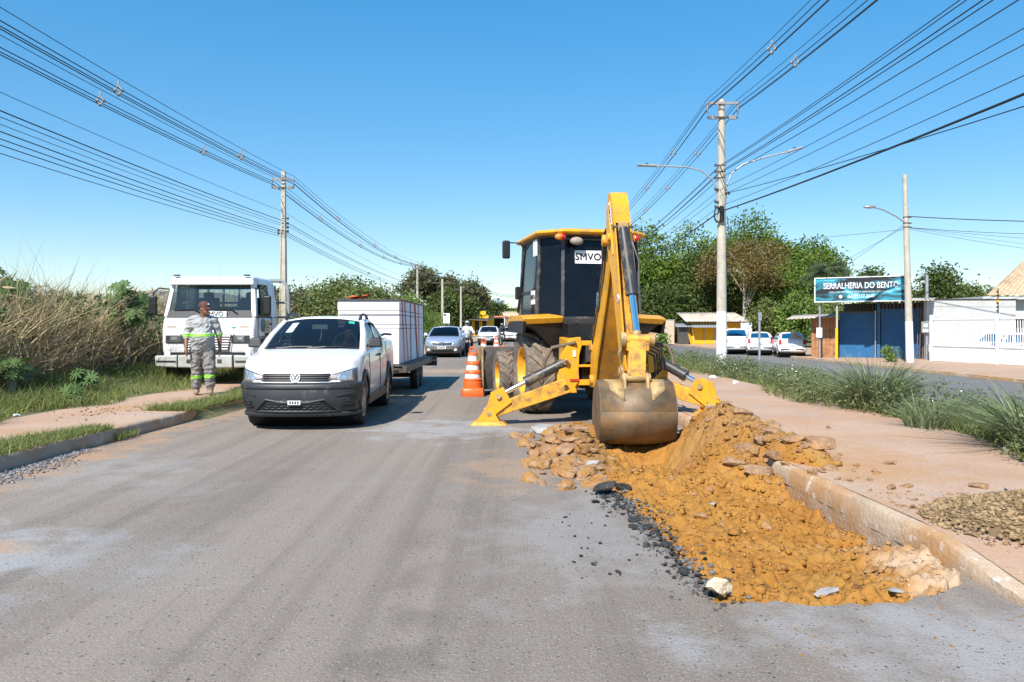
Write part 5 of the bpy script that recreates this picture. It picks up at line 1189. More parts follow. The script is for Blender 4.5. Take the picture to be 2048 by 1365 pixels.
def car(name, label, loc, rz, sp, paint, group=None, cat='car'):
    """local: front bumper at y=0, +y to the rear, x to the car's left (image right when it faces us)"""
    c = Car(); t = thing(name, label, cat, loc, rz, group); c.t = t
    L, W = sp['L'], sp['W']; hw = W / 2; T, p_ = sp.get('T', 0.55), 2.5; Tr = sp.get('Tr', 0.30)
    yf, yr, wr = sp['yf'], sp['yr'], sp['wr']; top = fl(sp['top']); sill = 0.24; Ra = wr + 0.055
    RZ = [0, 0.30, 0.62, 0.92, 1.0]; RX = [0.93, 0.995, 1.0, 0.968, 0.925]
    def plan(tt):
        k = 1.0
        if tt < T: k = (1 - (1 - tt / T) ** p_) ** (1 / p_)
        if tt > L - Tr: k = min(k, max(0.0, 1 - ((tt - L + Tr) / Tr) ** 3.2) ** (1 / 3.2))
        return hw * k
    def zb(tt):
        z = sill + (0.02 if tt < 0.3 else 0)
        for yw in (yf, yr):
            if abs(tt - yw) < Ra: z = max(z, wr + math.sqrt(Ra * Ra - (tt - yw) ** 2))
        return z
    def slope(z, tt):
        s = max(0.0, z - 0.50) * 0.26 + max(0.0, 0.36 - z) * 0.5
        k = max(0.0, 1 - tt / T) if tt < T else 0.0
        kr = max(0.0, (tt - L + Tr) / Tr) if tt > L - Tr else 0.0
        return s * k - (max(0, z - 0.6) * 0.12 + max(0, 0.4 - z) * 0.4) * kr
    st_ = [0.004, 0.02, 0.05, 0.10, 0.17, 0.26, 0.36, 0.46, T] + [yf + Ra * math.cos(a) for a in np.linspace(math.pi, 0, 11)] + [yr + Ra * math.cos(a) for a in np.linspace(math.pi, 0, 11)]
    st_ += [q for q in np.arange(0.7, L - 0.3, 0.22)] + [q[0] for q in sp['top']] + [L - 0.3, L - 0.18, L - 0.09, L - 0.04, L - 0.015, L - 0.003]
    st_ = sorted(set(round(min(max(q, 0.004), L - 0.003), 4) for q in st_))
    cut = sp['open']
    mb = MB(); rows = 7; cen = []
    for tt in st_:
        w_ = plan(tt); z0 = zb(tt); z1 = top(tt); z0 = min(z0, z1 - 0.06); cr = 0.035 * (w_ / hw)
        pts_ = [(w_ * RX[j], z0 + (z1 - z0) * RZ[j]) for j in range(5)] + [(w_ * 0.55, z1 + cr * 0.8), (0.0, z1 + cr)]
        cen.append([(x, tt + slope(z, tt), z) for x, z in pts_])
    for s in (1, -1):
        b0 = len(mb.v); mb.v += [(s * x, y, z) for row in cen for (x, y, z) in row]
        for i in range(len(st_) - 1):
            mid = (st_[i] + st_[i + 1]) / 2; opn = any(a < mid < b for a, b in cut)
            for j in range(rows - 1):
                if opn and j >= 4: continue
                q = (b0 + i * rows + j, b0 + (i + 1) * rows + j, b0 + (i + 1) * rows + j + 1, b0 + i * rows + j + 1)
                mb.f.append(q if s > 0 else q[::-1])
    n_ = len(st_)
    mb.f.append(tuple([j for j in range(rows)] + [n_ * rows + j for j in range(rows - 2, -1, -1)]))
    mb.f.append(tuple([(n_ - 1) * rows + j for j in range(rows)][::-1] + [n_ * rows + (n_ - 1) * rows + j for j in range(rows - 1)]))
    bo_ = mb.build('body', paint, t, fix=False); b = bmesh.new(); b.from_mesh(bo_.data); bmesh.ops.remove_doubles(b, verts=b.verts, dist=0.0008); bmesh.ops.recalc_face_normals(b, faces=b.faces); b.to_mesh(bo_.data); b.free()
    bo_.data.polygons.foreach_set('use_smooth', [True] * len(bo_.data.polygons)); bo_.data.set_sharp_from_angle(angle=rad(38)); solid(bo_, 0.012)
    # underside and wheel wells
    MB().box((0, L / 2, 0.42), (W * 0.62, L * 0.9, 0.36)).build('underbody', mt['black'], t)
    for yw in (yf, yr): MB().cyl((-hw * 0.80, yw, wr), (hw * 0.80, yw, wr), Ra * 0.98, n=20).build('wheel_well', mt['black'], t)
    for yw in (yf, yr):
        for s in (-1, 1): wheel(t, s * (hw - sp.get('wi', 0.12)), yw, wr, 0.20, sp.get('spokes', 5))
    # front / rear surface coordinates
    def fpt(x, z, off=0.0):
        zf = (z - zb(0.1)) / (top(0.15) - zb(0.1)); xf = float(np.interp(zf, RZ, RX)); q = min(0.9999, abs(x) / (hw * xf))
        tt = T * (1 - (1 - q ** p_) ** (1 / p_)); s = 1 if x >= 0 else -1
        nx = q ** 2.2
        return (x + s * off * nx, tt + slope(z, tt) - off * (1 - 0.6 * nx), z)
    def fper(a, z, off=0.0, ext=0.0):
        """a in [-1,1] along the front plan curve, beyond 1 it runs on down the side by ext"""
        s = 1 if a >= 0 else -1; aa = min(abs(a), 1.0) * math.pi / 2
        zf = (z - zb(0.1)) / (top(0.15) - zb(0.1)); xf = float(np.interp(zf, RZ, RX))
        x = hw * math.sin(aa) ** (2 / p_); tt = T * (1 - max(0, math.cos(aa)) ** (2 / p_)) + (max(0, abs(a) - 1.0)) * ext
        return (s * (x * xf + off * math.sin(aa)), tt + slope(z, tt) - off * math.cos(aa), z)
    def patch(nm, mat, quad, off=0.012, th=0.02, nu=10, nv=4, par=None, fn=None):
        quad = list(quad)
        if quad[0][0] > quad[1][0]: quad = [quad[1], quad[0], quad[3], quad[2]]
        (x0, z0), (x1, z1), (x2, z2), (x3, z3) = quad; fn = fn or fpt
        def f(u, v):
            xa = lerp(lerp(x0, x1, u), lerp(x3, x2, u), v); za = lerp(lerp(z0, z1, u), lerp(z3, z2, u), v); return fn(xa, za, off)
        return solid(MB().grid(f, nu, nv).build(nm, mat, par or t, smooth=40, fix=False), th)
    def rpt(x, z, off=0.0):
        q = min(0.999, abs(x) / hw); tt = L - Tr + Tr * (1 - q ** 3.2) ** (1 / 3.2); return (x * (1 + off * 0.2), tt + slope(z, tt) + off, z)
    c.fpt, c.fper, c.patch, c.rpt, c.plan, c.top, c.zb, c.hw, c.L = fpt, fper, patch, rpt, plan, top, zb, hw, L
    # cabin
    yA, yB, yC, yD = sp['cab']; zr = sp['H']; wb_ = hw * 0.93; wr_ = hw * sp.get('roofw', 0.74); zA, zD = top(yA) + 0.01, top(yD) + 0.01
    def roof(u, v):
        x = lerp(-wr_, wr_, u); y = lerp(yB, yC, v); q = abs(2 * u - 1)
        return (x, y + 0.06 * (q ** 2) * (1 - v) - 0.05 * q ** 2 * v, zr - 0.055 * q ** 2.5 - 0.03 * (2 * v - 1) ** 2)
    rf_ = solid(MB().grid(roof, 14, 8).build('roof', paint, t, smooth=50, fix=False), 0.03); rf_.modifiers[0].offset = 1 if False else -1
    def ws(u, v, a=0.04, k=0.0):
        u2 = lerp(a, 1 - a, u); q = abs(2 * u2 - 1); xb = lerp(-wb_, wb_, u2) * 0.97; b = Vector((xb, yA - 0.10 * (1 - q * q), zA)); tq = roof(u2, 0.0); e = Vector(tq)
        v2 = lerp(0.02, 0.97, v); return b.lerp(e, v2) + Vector((0, -0.03 * math.sin(math.pi * v2) - k, 0.012 * math.sin(math.pi * v2)))
    c.ws = ws
    gm = sp.get('glass', mt['glass'])
    w1 = MB().grid(lambda u, v: ws(u, v, 0.035), 12, 6).build('windscreen', gm, t, smooth=60, fix=False)
    # black band round the windscreen
    for nm, fa in (('screen_seal', lambda u, v: ws(u, 0.0 + 0.05 * v, 0.03, 0.006)), ('screen_seal', lambda u, v: ws(u, 0.96 + 0.04 * v, 0.03, 0.006))):
        MB().grid(fa, 12, 1).build(nm, mt['black'], t, smooth=60, fix=False)
    def rs(u, v):
        q = abs(2 * u - 1); b = Vector((lerp(-wb_, wb_, u) * 0.95, yD + 0.05 * (1 - q * q), zD)); e = Vector(roof(u, 1.0)); return b.lerp(e, v) + Vector((0, 0.02 * math.sin(math.pi * v), 0))
    if sp.get('rear', 'hatch') != 'none':
        MB().grid(lambda u, v: rs(lerp(0.08, 0.92, u), lerp(0.06, 0.92, v)), 10, 5).build('rear_window', sp.get('rglass', mt['glass_dark']), t, smooth=60, fix=False)
        fm = MB()
        for (u0, u1, v0, v1) in ((0, 1, -0.02, 0.06), (0, 1, 0.92, 1.0), (0, 0.08, 0, 1), (0.92, 1, 0, 1)): fm.grid(lambda u, v: rs(lerp(u0, u1, u), lerp(v0, v1, v)) + Vector((0, 0.004, 0)), 8, 4)
        solid(fm.build('tailgate_frame', paint, t, smooth=50, fix=False), 0.03)
    # sides
    def side(s, y, v, off=0.0):
        y0 = lerp(yA, yD, y); y1 = lerp(yB + 0.05, yC - 0.05, y)
        x0 = wb_ + 0.012; x1 = wr_ + 0.012
        bow = 0.035 * math.sin(math.pi * v)
        return Vector((s * (lerp(x0, x1, v) + bow + off), lerp(y0, y1, v), lerp(lerp(zA, zD, y) - 0.02, zr - 0.05 - 0.03 * (2 * y - 1) ** 2, v)))
    pil = sp['pillars']        # window spans in 0..1
    for s in (-1, 1):
        pa_ = Vector((s * wb_ * 0.975, yA + 0.02, zA - 0.03)); pb_ = Vector(roof(1.0 if s > 0 else 0.0, 0.02)) + Vector((0, 0, -0.01))
        MB().tube([pa_, pa_.lerp(pb_, 0.5) + Vector((s * 0.015, -0.02, 0.01)), pb_], [0.055, 0.048, 0.042], 8).build('front_pillar', paint, t, smooth=60)
        fm = MB()
        edges = [0.0] + [q for w2 in pil for q in w2] + [1.0]
        for k in range(0, len(edges), 2): fm.grid(lambda u, v: side(s, lerp(edges[k], edges[k + 1], u), v, 0.004), 3, 6)
        for (a, b) in pil: fm.grid(lambda u, v: side(s, lerp(a - 0.01, b + 0.01, u), lerp(-0.02, 0.10, v), 0.004), 4, 1); fm.grid(lambda u, v: side(s, lerp(a - 0.01, b + 0.01, u), lerp(0.86, 1.0, v), 0.004), 4, 2)
        solid(fm.build('pillar_frame', paint, t, smooth=45, fix=False), 0.03 * s)
        for (a, b) in pil:
            MB().grid(lambda u, v: side(s, lerp(a, b, u), lerp(0.09, 0.88, v), -0.008), 5, 4).build('side_window', sp.get('sglass', mt['glass_dark']), t, smooth=60, fix=False)
            fr_ = MB(); q = [side(s, a, 0.1, 0.006), side(s, b, 0.1, 0.006), side(s, b, 0.87, 0.006), side(s, a, 0.87, 0.006)]
            fr_.tube(q + [q[0]], 0.011, 5); fr_.build('window_seal', mt['black'], t)
        # door seams and handle
        for q in sp.get('doors', []):
            yy = q; w_ = hw * 1.0
            dm = MB(); dm.tube([(s * (hw * 0.985 + 0.006), yy, 0.34), (s * (hw + 0.005), yy, 0.62), (s * (hw * 0.985 + 0.002), yy + 0.01, top(yy) - 0.06)], 0.006, 4); dm.build('door_seam', mt['ink'], t)
        for q in sp.get('handles', []):
            MB().box((s * (hw * 0.99 + 0.012), q, top(q) - 0.14), (0.035, 0.16, 0.035)).build('door_handle', sp.get('handle_mat', mt['black']), t, bevel=0.01)
        if sp.get('mirror', True):
            mm = sp.get('mirror_mat', mt['plastic'])
            m = MB(); m.hexa([(s * (wb_ + 0.02), yA + 0.18, zA + 0.02), (s * (wb_ + 0.24), yA + 0.20, zA + 0.02), (s * (wb_ + 0.24), yA + 0.30, zA + 0.03), (s * (wb_ + 0.06), yA + 0.34, zA + 0.03),
                    (s * (wb_ + 0.05), yA + 0.21, zA + 0.17), (s * (wb_ + 0.22), yA + 0.23, zA + 0.15), (s * (wb_ + 0.22), yA + 0.31, zA + 0.15), (s * (wb_ + 0.07), yA + 0.35, zA + 0.17)])
            m.build('wing_mirror', mm, t, bevel=0.03, seg=3)
    # interior
    MB().box((0, (yA + yD) / 2 + 0.1, 0.62), (W * 0.82, (yD - yA) * 0.92, 0.5)).build('cabin_floor', mt['interior'], t)
    MB().box((0, yA + 0.32, zA - 0.05), (W * 0.80, 0.5, 0.14)).build('dashboard', mt['interior_grey'], t, bevel=0.04)
    for s in (-1, 1):
        se = MB(); se.box((s * 0.37, yA + 1.25, 1.02), (0.46, 0.16, 0.62)); se.box((s * 0.37, yA + 1.27, 1.40 if zr > 1.5 else 1.33), (0.24, 0.1, 0.16)); se.build('seat', mt['interior'], t, bevel=0.05)
    MB().lathe([(0.18 + 0.015 * math.cos(a), 0.015 * math.sin(a)) for a in (0, 1.57, 3.14, 4.71)], lambda x, y, h: (0.37 + x, yA + 0.66 + y * 0.4 + h, zA + 0.06 + y * 0.9), 18, True).build('steering_wheel', mt['interior_grey'], t, smooth=60)
    return c
# ---- the white pickup in front
PK = dict(L=4.47, W=1.63, H=1.50, yf=0.82, yr=3.58, wr=0.315, T=0.52, Tr=0.22, wi=0.115, spokes=6, roofw=0.735,
          top=[(0, 0.745), (0.06, 0.80), (0.2, 0.855), (0.5, 0.93), (0.85, 0.985), (1.08, 1.02), (1.6, 1.03), (2.6, 1.06), (2.95, 1.13), (4.47, 1.14)],
          cab=(1.02, 1.80, 2.72, 3.02), open=[(1.15, 2.9), (3.05, 4.36)], pillars=[(0.08, 0.52), (0.58, 0.90)], doors=[1.25, 2.42], handles=[2.28], glass=mt['glass'], sglass=glass_mat('pickup_side_glass', (0.02, 0.03, 0.035), 0.25))
pk = car('white_pickup', 'white compact pickup with dark plastic bumper towing the trailer', (-2.90, 10.42, 0.0), 0.035, PK, mt['white'], cat='pickup')
t = pk.t; t.scale = (1, 1, 1.055)
def pa(nm, mat, quad, *a, **k): return pk.patch(nm, mat, [(x * 0.95, z) for x, z in quad], *a, **k)
# bumper wraps round to the wheel arches
def band(z0, z1, off, nm, mat, a1=1.0, ext=0.0, nz=6, nu=36, th=0.03):
    A = 1.0 + (1.0 if ext else 0.0) if a1 >= 1 else a1
    return solid(MB().grid(lambda u, v: pk.fper(lerp(-A, A, u), lerp(z0, z1, v), off, ext), nu, nz).build(nm, mat, t, smooth=40, fix=False), th)
bmp = band(0.20, 0.605, 0.014, 'front_bumper', mt['plastic'], 1.0, 0.0)
solid(MB().grid(lambda u, v: pk.fper(lerp(-0.99, 0.99, u), lerp(0.535, 0.612, v), 0.018 + 0.012 * math.sin(math.pi * v)), 30, 4).build('bumper_bar', mt['plastic'], bmp, smooth=40, fix=False), 0.02)
solid(MB().grid(lambda u, v: pk.fper(lerp(-0.99, 0.99, u), lerp(0.185, 0.245, v), 0.026 + 0.014 * math.sin(math.pi * v)), 30, 4).build('bumper_lip', mt['plastic'], bmp, smooth=40, fix=False), 0.02)
gb = mt['black']
pa('lower_grille', gb, [(-0.52, 0.262), (0.52, 0.262), (0.36, 0.40), (-0.36, 0.40)], 0.030, 0.01, par=bmp)
hexm = MB()
for j in range(4):
    for i in range(13):
        x = -0.50 + i * 0.083 + (0.041 if j % 2 else 0); z = 0.285 + j * 0.03
        lim = lerp(0.52, 0.37, (z - 0.262) / 0.138)
        if abs(x) > lim - 0.03: continue
        ring = [pk.fpt(x + 0.041 * math.cos(a), z + 0.017 * math.sin(a), 0.036) for a in np.linspace(0, 2 * math.pi, 7)]
        hexm.tube(ring, 0.0045, 4)
hexm.build('grille_mesh', mt['plastic'], bmp)
for q in ([(-0.55, 0.255), (0.55, 0.255)], [(-0.55, 0.255), (-0.385, 0.41)], [(0.55, 0.255), (0.385, 0.41)], [(-0.385, 0.41), (-0.16, 0.372)], [(0.385, 0.41), (0.16, 0.372)], [(-0.16, 0.372), (0.16, 0.372)]):
    (xa, za), (xb, zb_) = q; MB().tube([pk.fpt(lerp(xa, xb, k / 8), lerp(za, zb_, k / 8), 0.036) for k in range(9)], 0.013, 6).build('grille_surround', mt['plastic'], bmp, smooth=60)
for s in (-1, 1):
    pa('fog_recess', gb, [(s * 0.60, 0.30), (s * 0.77, 0.29), (s * 0.79, 0.43), (s * 0.72, 0.43)], 0.028, 0.008, par=bmp)
    for k in range(3): MB().tube([pk.fpt(s * lerp(0.59, 0.73, q / 4), 0.315 + 0.035 * k, 0.032) for q in range(5)], 0.005, 4).build('fog_slat', mt['plastic'], bmp)
    MB().tube([pk.fpt(s * lerp(0.53, 0.74, q / 6), 0.452 + 0.006 * q, 0.022) for q in range(7)], 0.010, 5).build('bumper_crease', mt['plastic'], bmp, smooth=60)
    # headlamp
    hl = pa('headlamp', mt['lamp_dark'], [(s * 0.44, 0.605), (s * 0.815, 0.62), (s * 0.80, 0.805), (s * 0.46, 0.715)], 0.014, 0.02, 12, 5)
    pa('reflector', mt['lamp_glass'], [(s * 0.565, 0.64), (s * 0.765, 0.645), (s * 0.755, 0.775), (s * 0.58, 0.735)], 0.022, 0.01, 8, 4, par=hl)
    pa('turn_signal', M('clear_turn_lens', (0.5, 0.42, 0.38), 0.15, var=0.3, scale=30, coat=1.0), [(s * 0.46, 0.67), (s * 0.58, 0.665), (s * 0.58, 0.73), (s * 0.47, 0.71)], 0.020, 0.008, 6, 3, par=hl)
    pa('daytime_lamp', mt['paper'], [(s * 0.45, 0.625), (s * 0.62, 0.625), (s * 0.59, 0.648), (s * 0.50, 0.652)], 0.022, 0.008, 6, 2, par=hl)
    # wheel arch trims
    for yw in (PK['yf'], PK['yr']):
        am = MB()
        R0, R1 = 0.365, 0.44
        for k in range(17):
            a = math.pi * k / 16
            for rr_ in (R0, R1):
                yy = yw + rr_ * math.cos(a); zz = 0.315 + rr_ * math.sin(a)
                w_ = pk.plan(max(yy, 0.01)) if yy < 0.55 else PK['W'] / 2
                am.v.append((s * (w_ * (0.985 if zz < 0.45 else 0.998) + (0.022 if rr_ == R0 else 0.008)), yy, max(zz, 0.25)))
        am.f += [(2 * k, 2 * k + 2, 2 * k + 3, 2 * k + 1) for k in range(16)]
        solid(am.build('wheel_arch_trim', mt['plastic'], t, smooth=50), 0.03)
    MB().box((s * 0.785, 2.2, 0.30), (0.05, 1.95, 0.14)).build('sill_trim', mt['plastic'], t, bevel=0.02)
    # roof rail
    zr = PK['H']
    MB().tube([(s * 0.575, 1.84, zr - 0.055), (s * 0.572, 1.94, zr + 0.005), (s * 0.57, 2.2, zr + 0.025), (s * 0.565, 2.5, zr + 0.012), (s * 0.56, 2.66, zr - 0.06)], [0.028, 0.024, 0.02, 0.022, 0.03], 8).build('roof_rail', mt['plastic'], t, smooth=60)
    MB().tube([(s * 0.74, 3.02, 1.19), (s * 0.76, 3.3, 1.215), (s * 0.76, 4.3, 1.20)], 0.022, 6).build('bed_rail', mt['plastic'], t, smooth=60)
# grille bars and emblem
gr = pa('upper_grille', gb, [(-0.45, 0.615), (0.45, 0.615), (0.47, 0.735), (-0.47, 0.735)], 0.012, 0.01)
for k in range(4): MB().tube([pk.fpt(lerp(-0.455, 0.455, q / 14), 0.625 + 0.029 * k, 0.020) for q in range(15)], 0.0075, 5).build('grille_bar', mt['plastic'] if k else mt['galv'], gr, smooth=60)
em = pk.fpt(0, 0.688, 0.03)
eb = MB().cyl((em[0], em[1] + 0.02, em[2]), (em[0], em[1] - 0.012, em[2] + 0.004), 0.066, n=24).build('emblem', mt['badge'], gr, smooth=40)
for s in (-1, 1):
    MB().bar((em[0] + s * 0.034, em[1] - 0.014, em[2] + 0.048), (em[0] + s * 0.004, em[1] - 0.014, em[2] + 0.008), 0.010, 0.006, up=(0, 1, 0)).build('emblem_stroke', mt['ink'], eb)
    MB().bar((em[0] + s * 0.052, em[1] - 0.014, em[2] + 0.02), (em[0] + s * 0.026, em[1] - 0.014, em[2] - 0.045), 0.010, 0.006, up=(0, 1, 0)).build('emblem_stroke', mt['ink'], eb)
    MB().bar((em[0] + s * 0.026, em[1] - 0.014, em[2] - 0.045), (em[0], em[1] - 0.014, em[2] + 0.0), 0.010, 0.006, up=(0, 1, 0)).build('emblem_stroke', mt['ink'], eb)
np_ = pk.fpt(0.0, 0.375, 0.05); MB().box((np_[0], np_[1], np_[2]), (0.17, 0.012, 0.055)).build('number_plate', mt['plate'], bmp)
for k in range(4): MB().box((-0.05 + k * 0.034, np_[1] - 0.008, 0.375), (0.016, 0.004, 0.03)).build('plate_mark', mt['ink'], bmp)
# wipers, mirror, papers
for x0, x1 in ((-0.60, 0.02), (-0.05, 0.55)):
    a = pk.ws((x0 + 0.8) / 1.6, 0.02, 0.04, 0.03); b = pk.ws((x1 + 0.8) / 1.6, 0.06, 0.04, 0.03); MB().tube([a, a.lerp(b, 0.5) + Vector((0, -0.02, 0.01)), b], 0.010, 5).build('wiper', mt['black'], t)
MB().grid(lambda u, v: pk.ws(lerp(0.115, 0.20, u) - 0.02 * v + 0.03 * v, lerp(0.52, 0.86, v), 0.04, 0.006), 3, 3).build('parking_sticker', M('pale_sticker', (0.62, 0.74, 0.72), 0.5, var=0.2, scale=14), t, fix=False)
MB().grid(lambda u, v: pk.ws(lerp(0.87, 0.95, u), lerp(0.86, 0.96, v), 0.04, 0.006), 2, 2).build('green_sticker', M('green_sticker', (0.05, 0.42, 0.28), 0.5, var=0.2, scale=14), t, fix=False)
MB().box((0, 1.60, 1.33), (0.24, 0.03, 0.07)).build('rear_view_mirror', M('mirror_face', (0.45, 0.6, 0.58), 0.2), t, bevel=0.01)
MB().tube([(0.03, 1.58, 1.29), (0.02, 1.57, 1.18), (0.0, 1.57, 1.12)], [0.006, 0.01, 0.006], 5).build('mirror_tag', mt['paper'], t)
MB().box((0.30, 2.4, 1.17), (0.1, 0.02, 0.08)).build('rear_sticker', mt['paper'], t)
bedm = MB().box((0, 3.72, 0.66), (1.45, 1.3, 0.05)).build('bed_floor', mt['black'], t); MB().box((0, 3.02, 0.95), (1.4, 0.04, 0.5)).build('bed_bulkhead', mt['plastic'], t)
MB().box((0, 4.62, 0.42), (0.06, 0.5, 0.06)).build('tow_bar', mt['steel'], t)
# person at the wheel, seen as a dark shape
# ---- trailer
tr = thing('flat_trailer', 'dark steel tandem flatbed trailer behind the white pickup', 'trailer', (-2.93, 15.55, 0.0), 0.0)
for s in (-1, 1): MB().box((s * 0.78, 2.6, 0.55), (0.09, 5.1, 0.13)).build('side_beam', mt['steel'], tr, bevel=0.01)
for k in range(9): MB().box((0, 0.12 + k * 0.62, 0.53), (1.48, 0.07, 0.09)).build('cross_beam', mt['steel'], tr)
for k in range(8): MB().box((-0.66 + k * 0.189, 2.6, 0.622), (0.17, 5.0, 0.03)).build('deck_plank', M('deck_wood', (0.16, 0.10, 0.07), 0.9, var=0.3) if k == 0 else tr.children[-1].data.materials[0], tr)
MB().box((0, 5.22, 0.58), (1.86, 0.12, 0.10)).build('tail_beam', mt['steel'], tr); MB().box((0, 5.25, 0.45), (1.86, 0.06, 0.14)).build('light_board', mt['steel'], tr)
MB().bar((0, 0.1, 0.5), (0, -1.0, 0.44), 0.08, 0.08).build('drawbar', mt['steel'], tr)
for s in (-1, 1):
    MB().bar((s * 0.7, 0.2, 0.52), (0, -0.8, 0.46), 0.07, 0.07).build('drawbar_brace', mt['steel'], tr)
    for y in (2.35, 2.98): wheel(tr, s * 0.70, y, 0.29, 0.17, 5, rimm=mt['steel'])
    MB().box((s * 0.70, 5.29, 0.45), (0.2, 0.02, 0.09)).build('tail_lamp', mt['red_lens'], tr)
for y in (2.35, 2.98): MB().cyl((-0.68, y, 0.29), (0.68, y, 0.29), 0.035, n=8).build('axle', mt['steel'], tr); MB().box((0, y, 0.42), (1.0, 0.1, 0.12)).build('spring_mount', mt['steel'], tr)
PANEL = M('white_foam_panel', (0.82, 0.80, 0.83), 0.75, var=0.03, scale=2)
z0 = 0.638
for k, (h_, lb) in enumerate([(0.74, 'thick white panel block at the bottom of trailer load'), (0.075, 'white panel directly above the thick block'), (0.20, 'white panel with deep edge, third from the bottom of load'), (0.085, 'thin white panel, second from the top of the load'), (0.22, 'topmost white panel of the trailer load')]):
    o = MB().box((0, 2.2, h_ / 2), (1.26 - 0.012 * (k % 2), 4.4 - 0.03 * (k % 3), h_ - 0.012)).build('foam_slab', PANEL, bevel=0.01)
    o.location = (-2.93 + 0.01 * (k % 2), 15.9, z0); o.rotation_euler = (0, 0, 0.0); z0 += h_
    tag(o, lb, 'panel', 'white panels stacked on the trailer', 'thing')
o = MB().box((0, 2.2, 0.012), (1.30, 4.45, 0.024)).build('cover_sheet', mt['steel']); o.location = (-2.93, 15.9, z0 - 0.004); o.rotation_euler = (0, 0, 0.0); tag(o, 'thin grey cover sheet on top of white load', 'sheet')
STRAP = M('orange_strap', (0.62, 0.10, 0.04), 0.7, var=0.15)
for k, (y0, y1, m_) in enumerate([(0.35, 0.75, STRAP), (0.75, 1.3, STRAP), (1.7, 1.75, mt['ink']), (2.4, 3.0, STRAP), (2.55, 3.0, STRAP), (3.2, 3.3, STRAP), (4.25, 4.3, mt['ink'])]):
    sm = MB(); xs_ = 0.64
    w_ = 0.05 if k != 3 else 0.09
    for a, b in (((xs_, y0, z0 + 0.02), (xs_ + 0.01, y1, 0.60)), ((-xs_, y0, z0 + 0.02), (-xs_ - 0.01, y1, 0.60)), ((-xs_, y0, z0 + 0.026), (xs_, y0, z0 + 0.026))): sm.bar(a, b, w_ if a[2] == b[2] else 0.008, 0.008 if a[2] == b[2] else w_, up=(0, 0, 1) if a[2] == b[2] else (0, 1, 0))
    o = sm.build('ratchet_strap', m_); o.location = (-2.93, 15.9, 0); o.rotation_euler = (0, 0, 0.0)
    tag(o, f'{"orange" if m_ is STRAP else "black"} strap over the white load, number {k + 1} from the front', 'strap', 'straps tying the white load')
o = MB().grid(lambda u, v: (lerp(-0.1, 0.34, u), lerp(0, 0.5, v), 0.04 + 0.05 * math.sin(u * 7) * math.sin(v * 5) + 0.05 * u), 10, 8).build('orange_cloth', mt['orange'], smooth=60); o.location = (-3.36, 16.3, z0 + 0.02); tag(o, 'crumpled orange cloth lying on the white load', 'cloth')

# ---- other cars
HB = dict(L=3.9, W=1.66, H=1.46, yf=0.78, yr=3.24, wr=0.30, T=0.5, Tr=0.28, roofw=0.72,
          top=[(0, 0.70), (0.08, 0.76), (0.25, 0.83), (0.6, 0.91), (0.95, 0.96), (1.1, 0.98), (2.2, 0.99), (3.3, 1.02), (3.72, 1.0), (3.9, 0.88)],
          cab=(0.98, 1.72, 3.15, 3.72), open=[(1.15, 3.55)], pillars=[(0.07, 0.40), (0.44, 0.72), (0.77, 0.92)], doors=[1.3, 2.2], handles=[2.1, 2.85], handle_mat=None)
HB['handle_mat'] = mt['black']
def dress_front(c, bump=None, plate=True, fogs=False, gz=(0.60, 0.68)):
    t = c.t; hw = c.hw
    c.patch('grille', mt['black'], [(-0.42, gz[0]), (0.42, gz[0]), (0.44, gz[1]), (-0.44, gz[1])], 0.014, 0.01)
    for s in (-1, 1):
        h = c.patch('headlamp', mt['lamp_glass'], [(s * 0.46, gz[0] + 0.01), (s * 0.77, gz[0] + 0.03), (s * 0.76, gz[1] + 0.08), (s * 0.48, gz[1] + 0.01)], 0.014, 0.015, 8, 4)
        if fogs: q = c.fpt(s * 0.6, 0.36, 0.03); MB().ball(q, (0.075, 0.03, 0.06)).build('fog_lamp', mt['paper'], t, smooth=60)
    if bump: solid(MB().grid(lambda u, v: c.fper(lerp(-0.99, 0.99, u), lerp(0.21, 0.56, v), 0.02), 24, 5).build('front_bumper', bump, t, smooth=40, fix=False), 0.02)
    c.patch('lower_grille', mt['black'], [(-0.5, 0.28), (0.5, 0.28), (0.45, 0.38), (-0.45, 0.38)], 0.034, 0.01)
    if plate: q = c.fpt(0, 0.47, 0.05); pl_ = MB().box(q, (0.40, 0.02, 0.13)).build('number_plate', mt['plate'], t); [MB().box((-0.14 + 0.045 * k, q[1] - 0.012, q[2]), (0.024, 0.004, 0.07)).build('plate_mark', mt['ink'], pl_) for k in range(7)]
    q = c.fpt(0, (gz[0] + gz[1]) / 2, 0.035); MB().cyl((0, q[1] + 0.02, q[2]), (0, q[1] - 0.01, q[2]), 0.055, n=16).build('emblem', mt['chrome'], t)
sv = car('silver_hatchback', 'silver-blue hatchback with dark windscreen driving behind the trailer', (-3.22, 35.8, 0), -0.02, dict(HB, glass=mt['glass_dark'], mirror_mat=mt['silver']), mt['silver'])
dress_front(sv, M('dusty_bumper', (0.11, 0.10, 0.095), 0.6, dirt=(DUST, 0.3, 3)), fogs=True)
p2 = car('white_pickup', 'white compact pickup with black bumper on the road in the distance', (-1.86, 60, 0), -0.02, dict(PK, glass=mt['glass']), mt['white'], cat='pickup')
dress_front(p2, mt['plastic'], gz=(0.62, 0.72))
p3 = car('white_hatchback', 'small white hatchback partly hidden by the big excavator tyre', (-0.25, 74, 0), -0.02, HB, mt['white'])
dress_front(p3)
p4 = car('grey_car', 'dark grey car behind the distant white hatchback', (-0.9, 96, 0), -0.02, dict(HB, H=1.6), mt['interior_grey'])
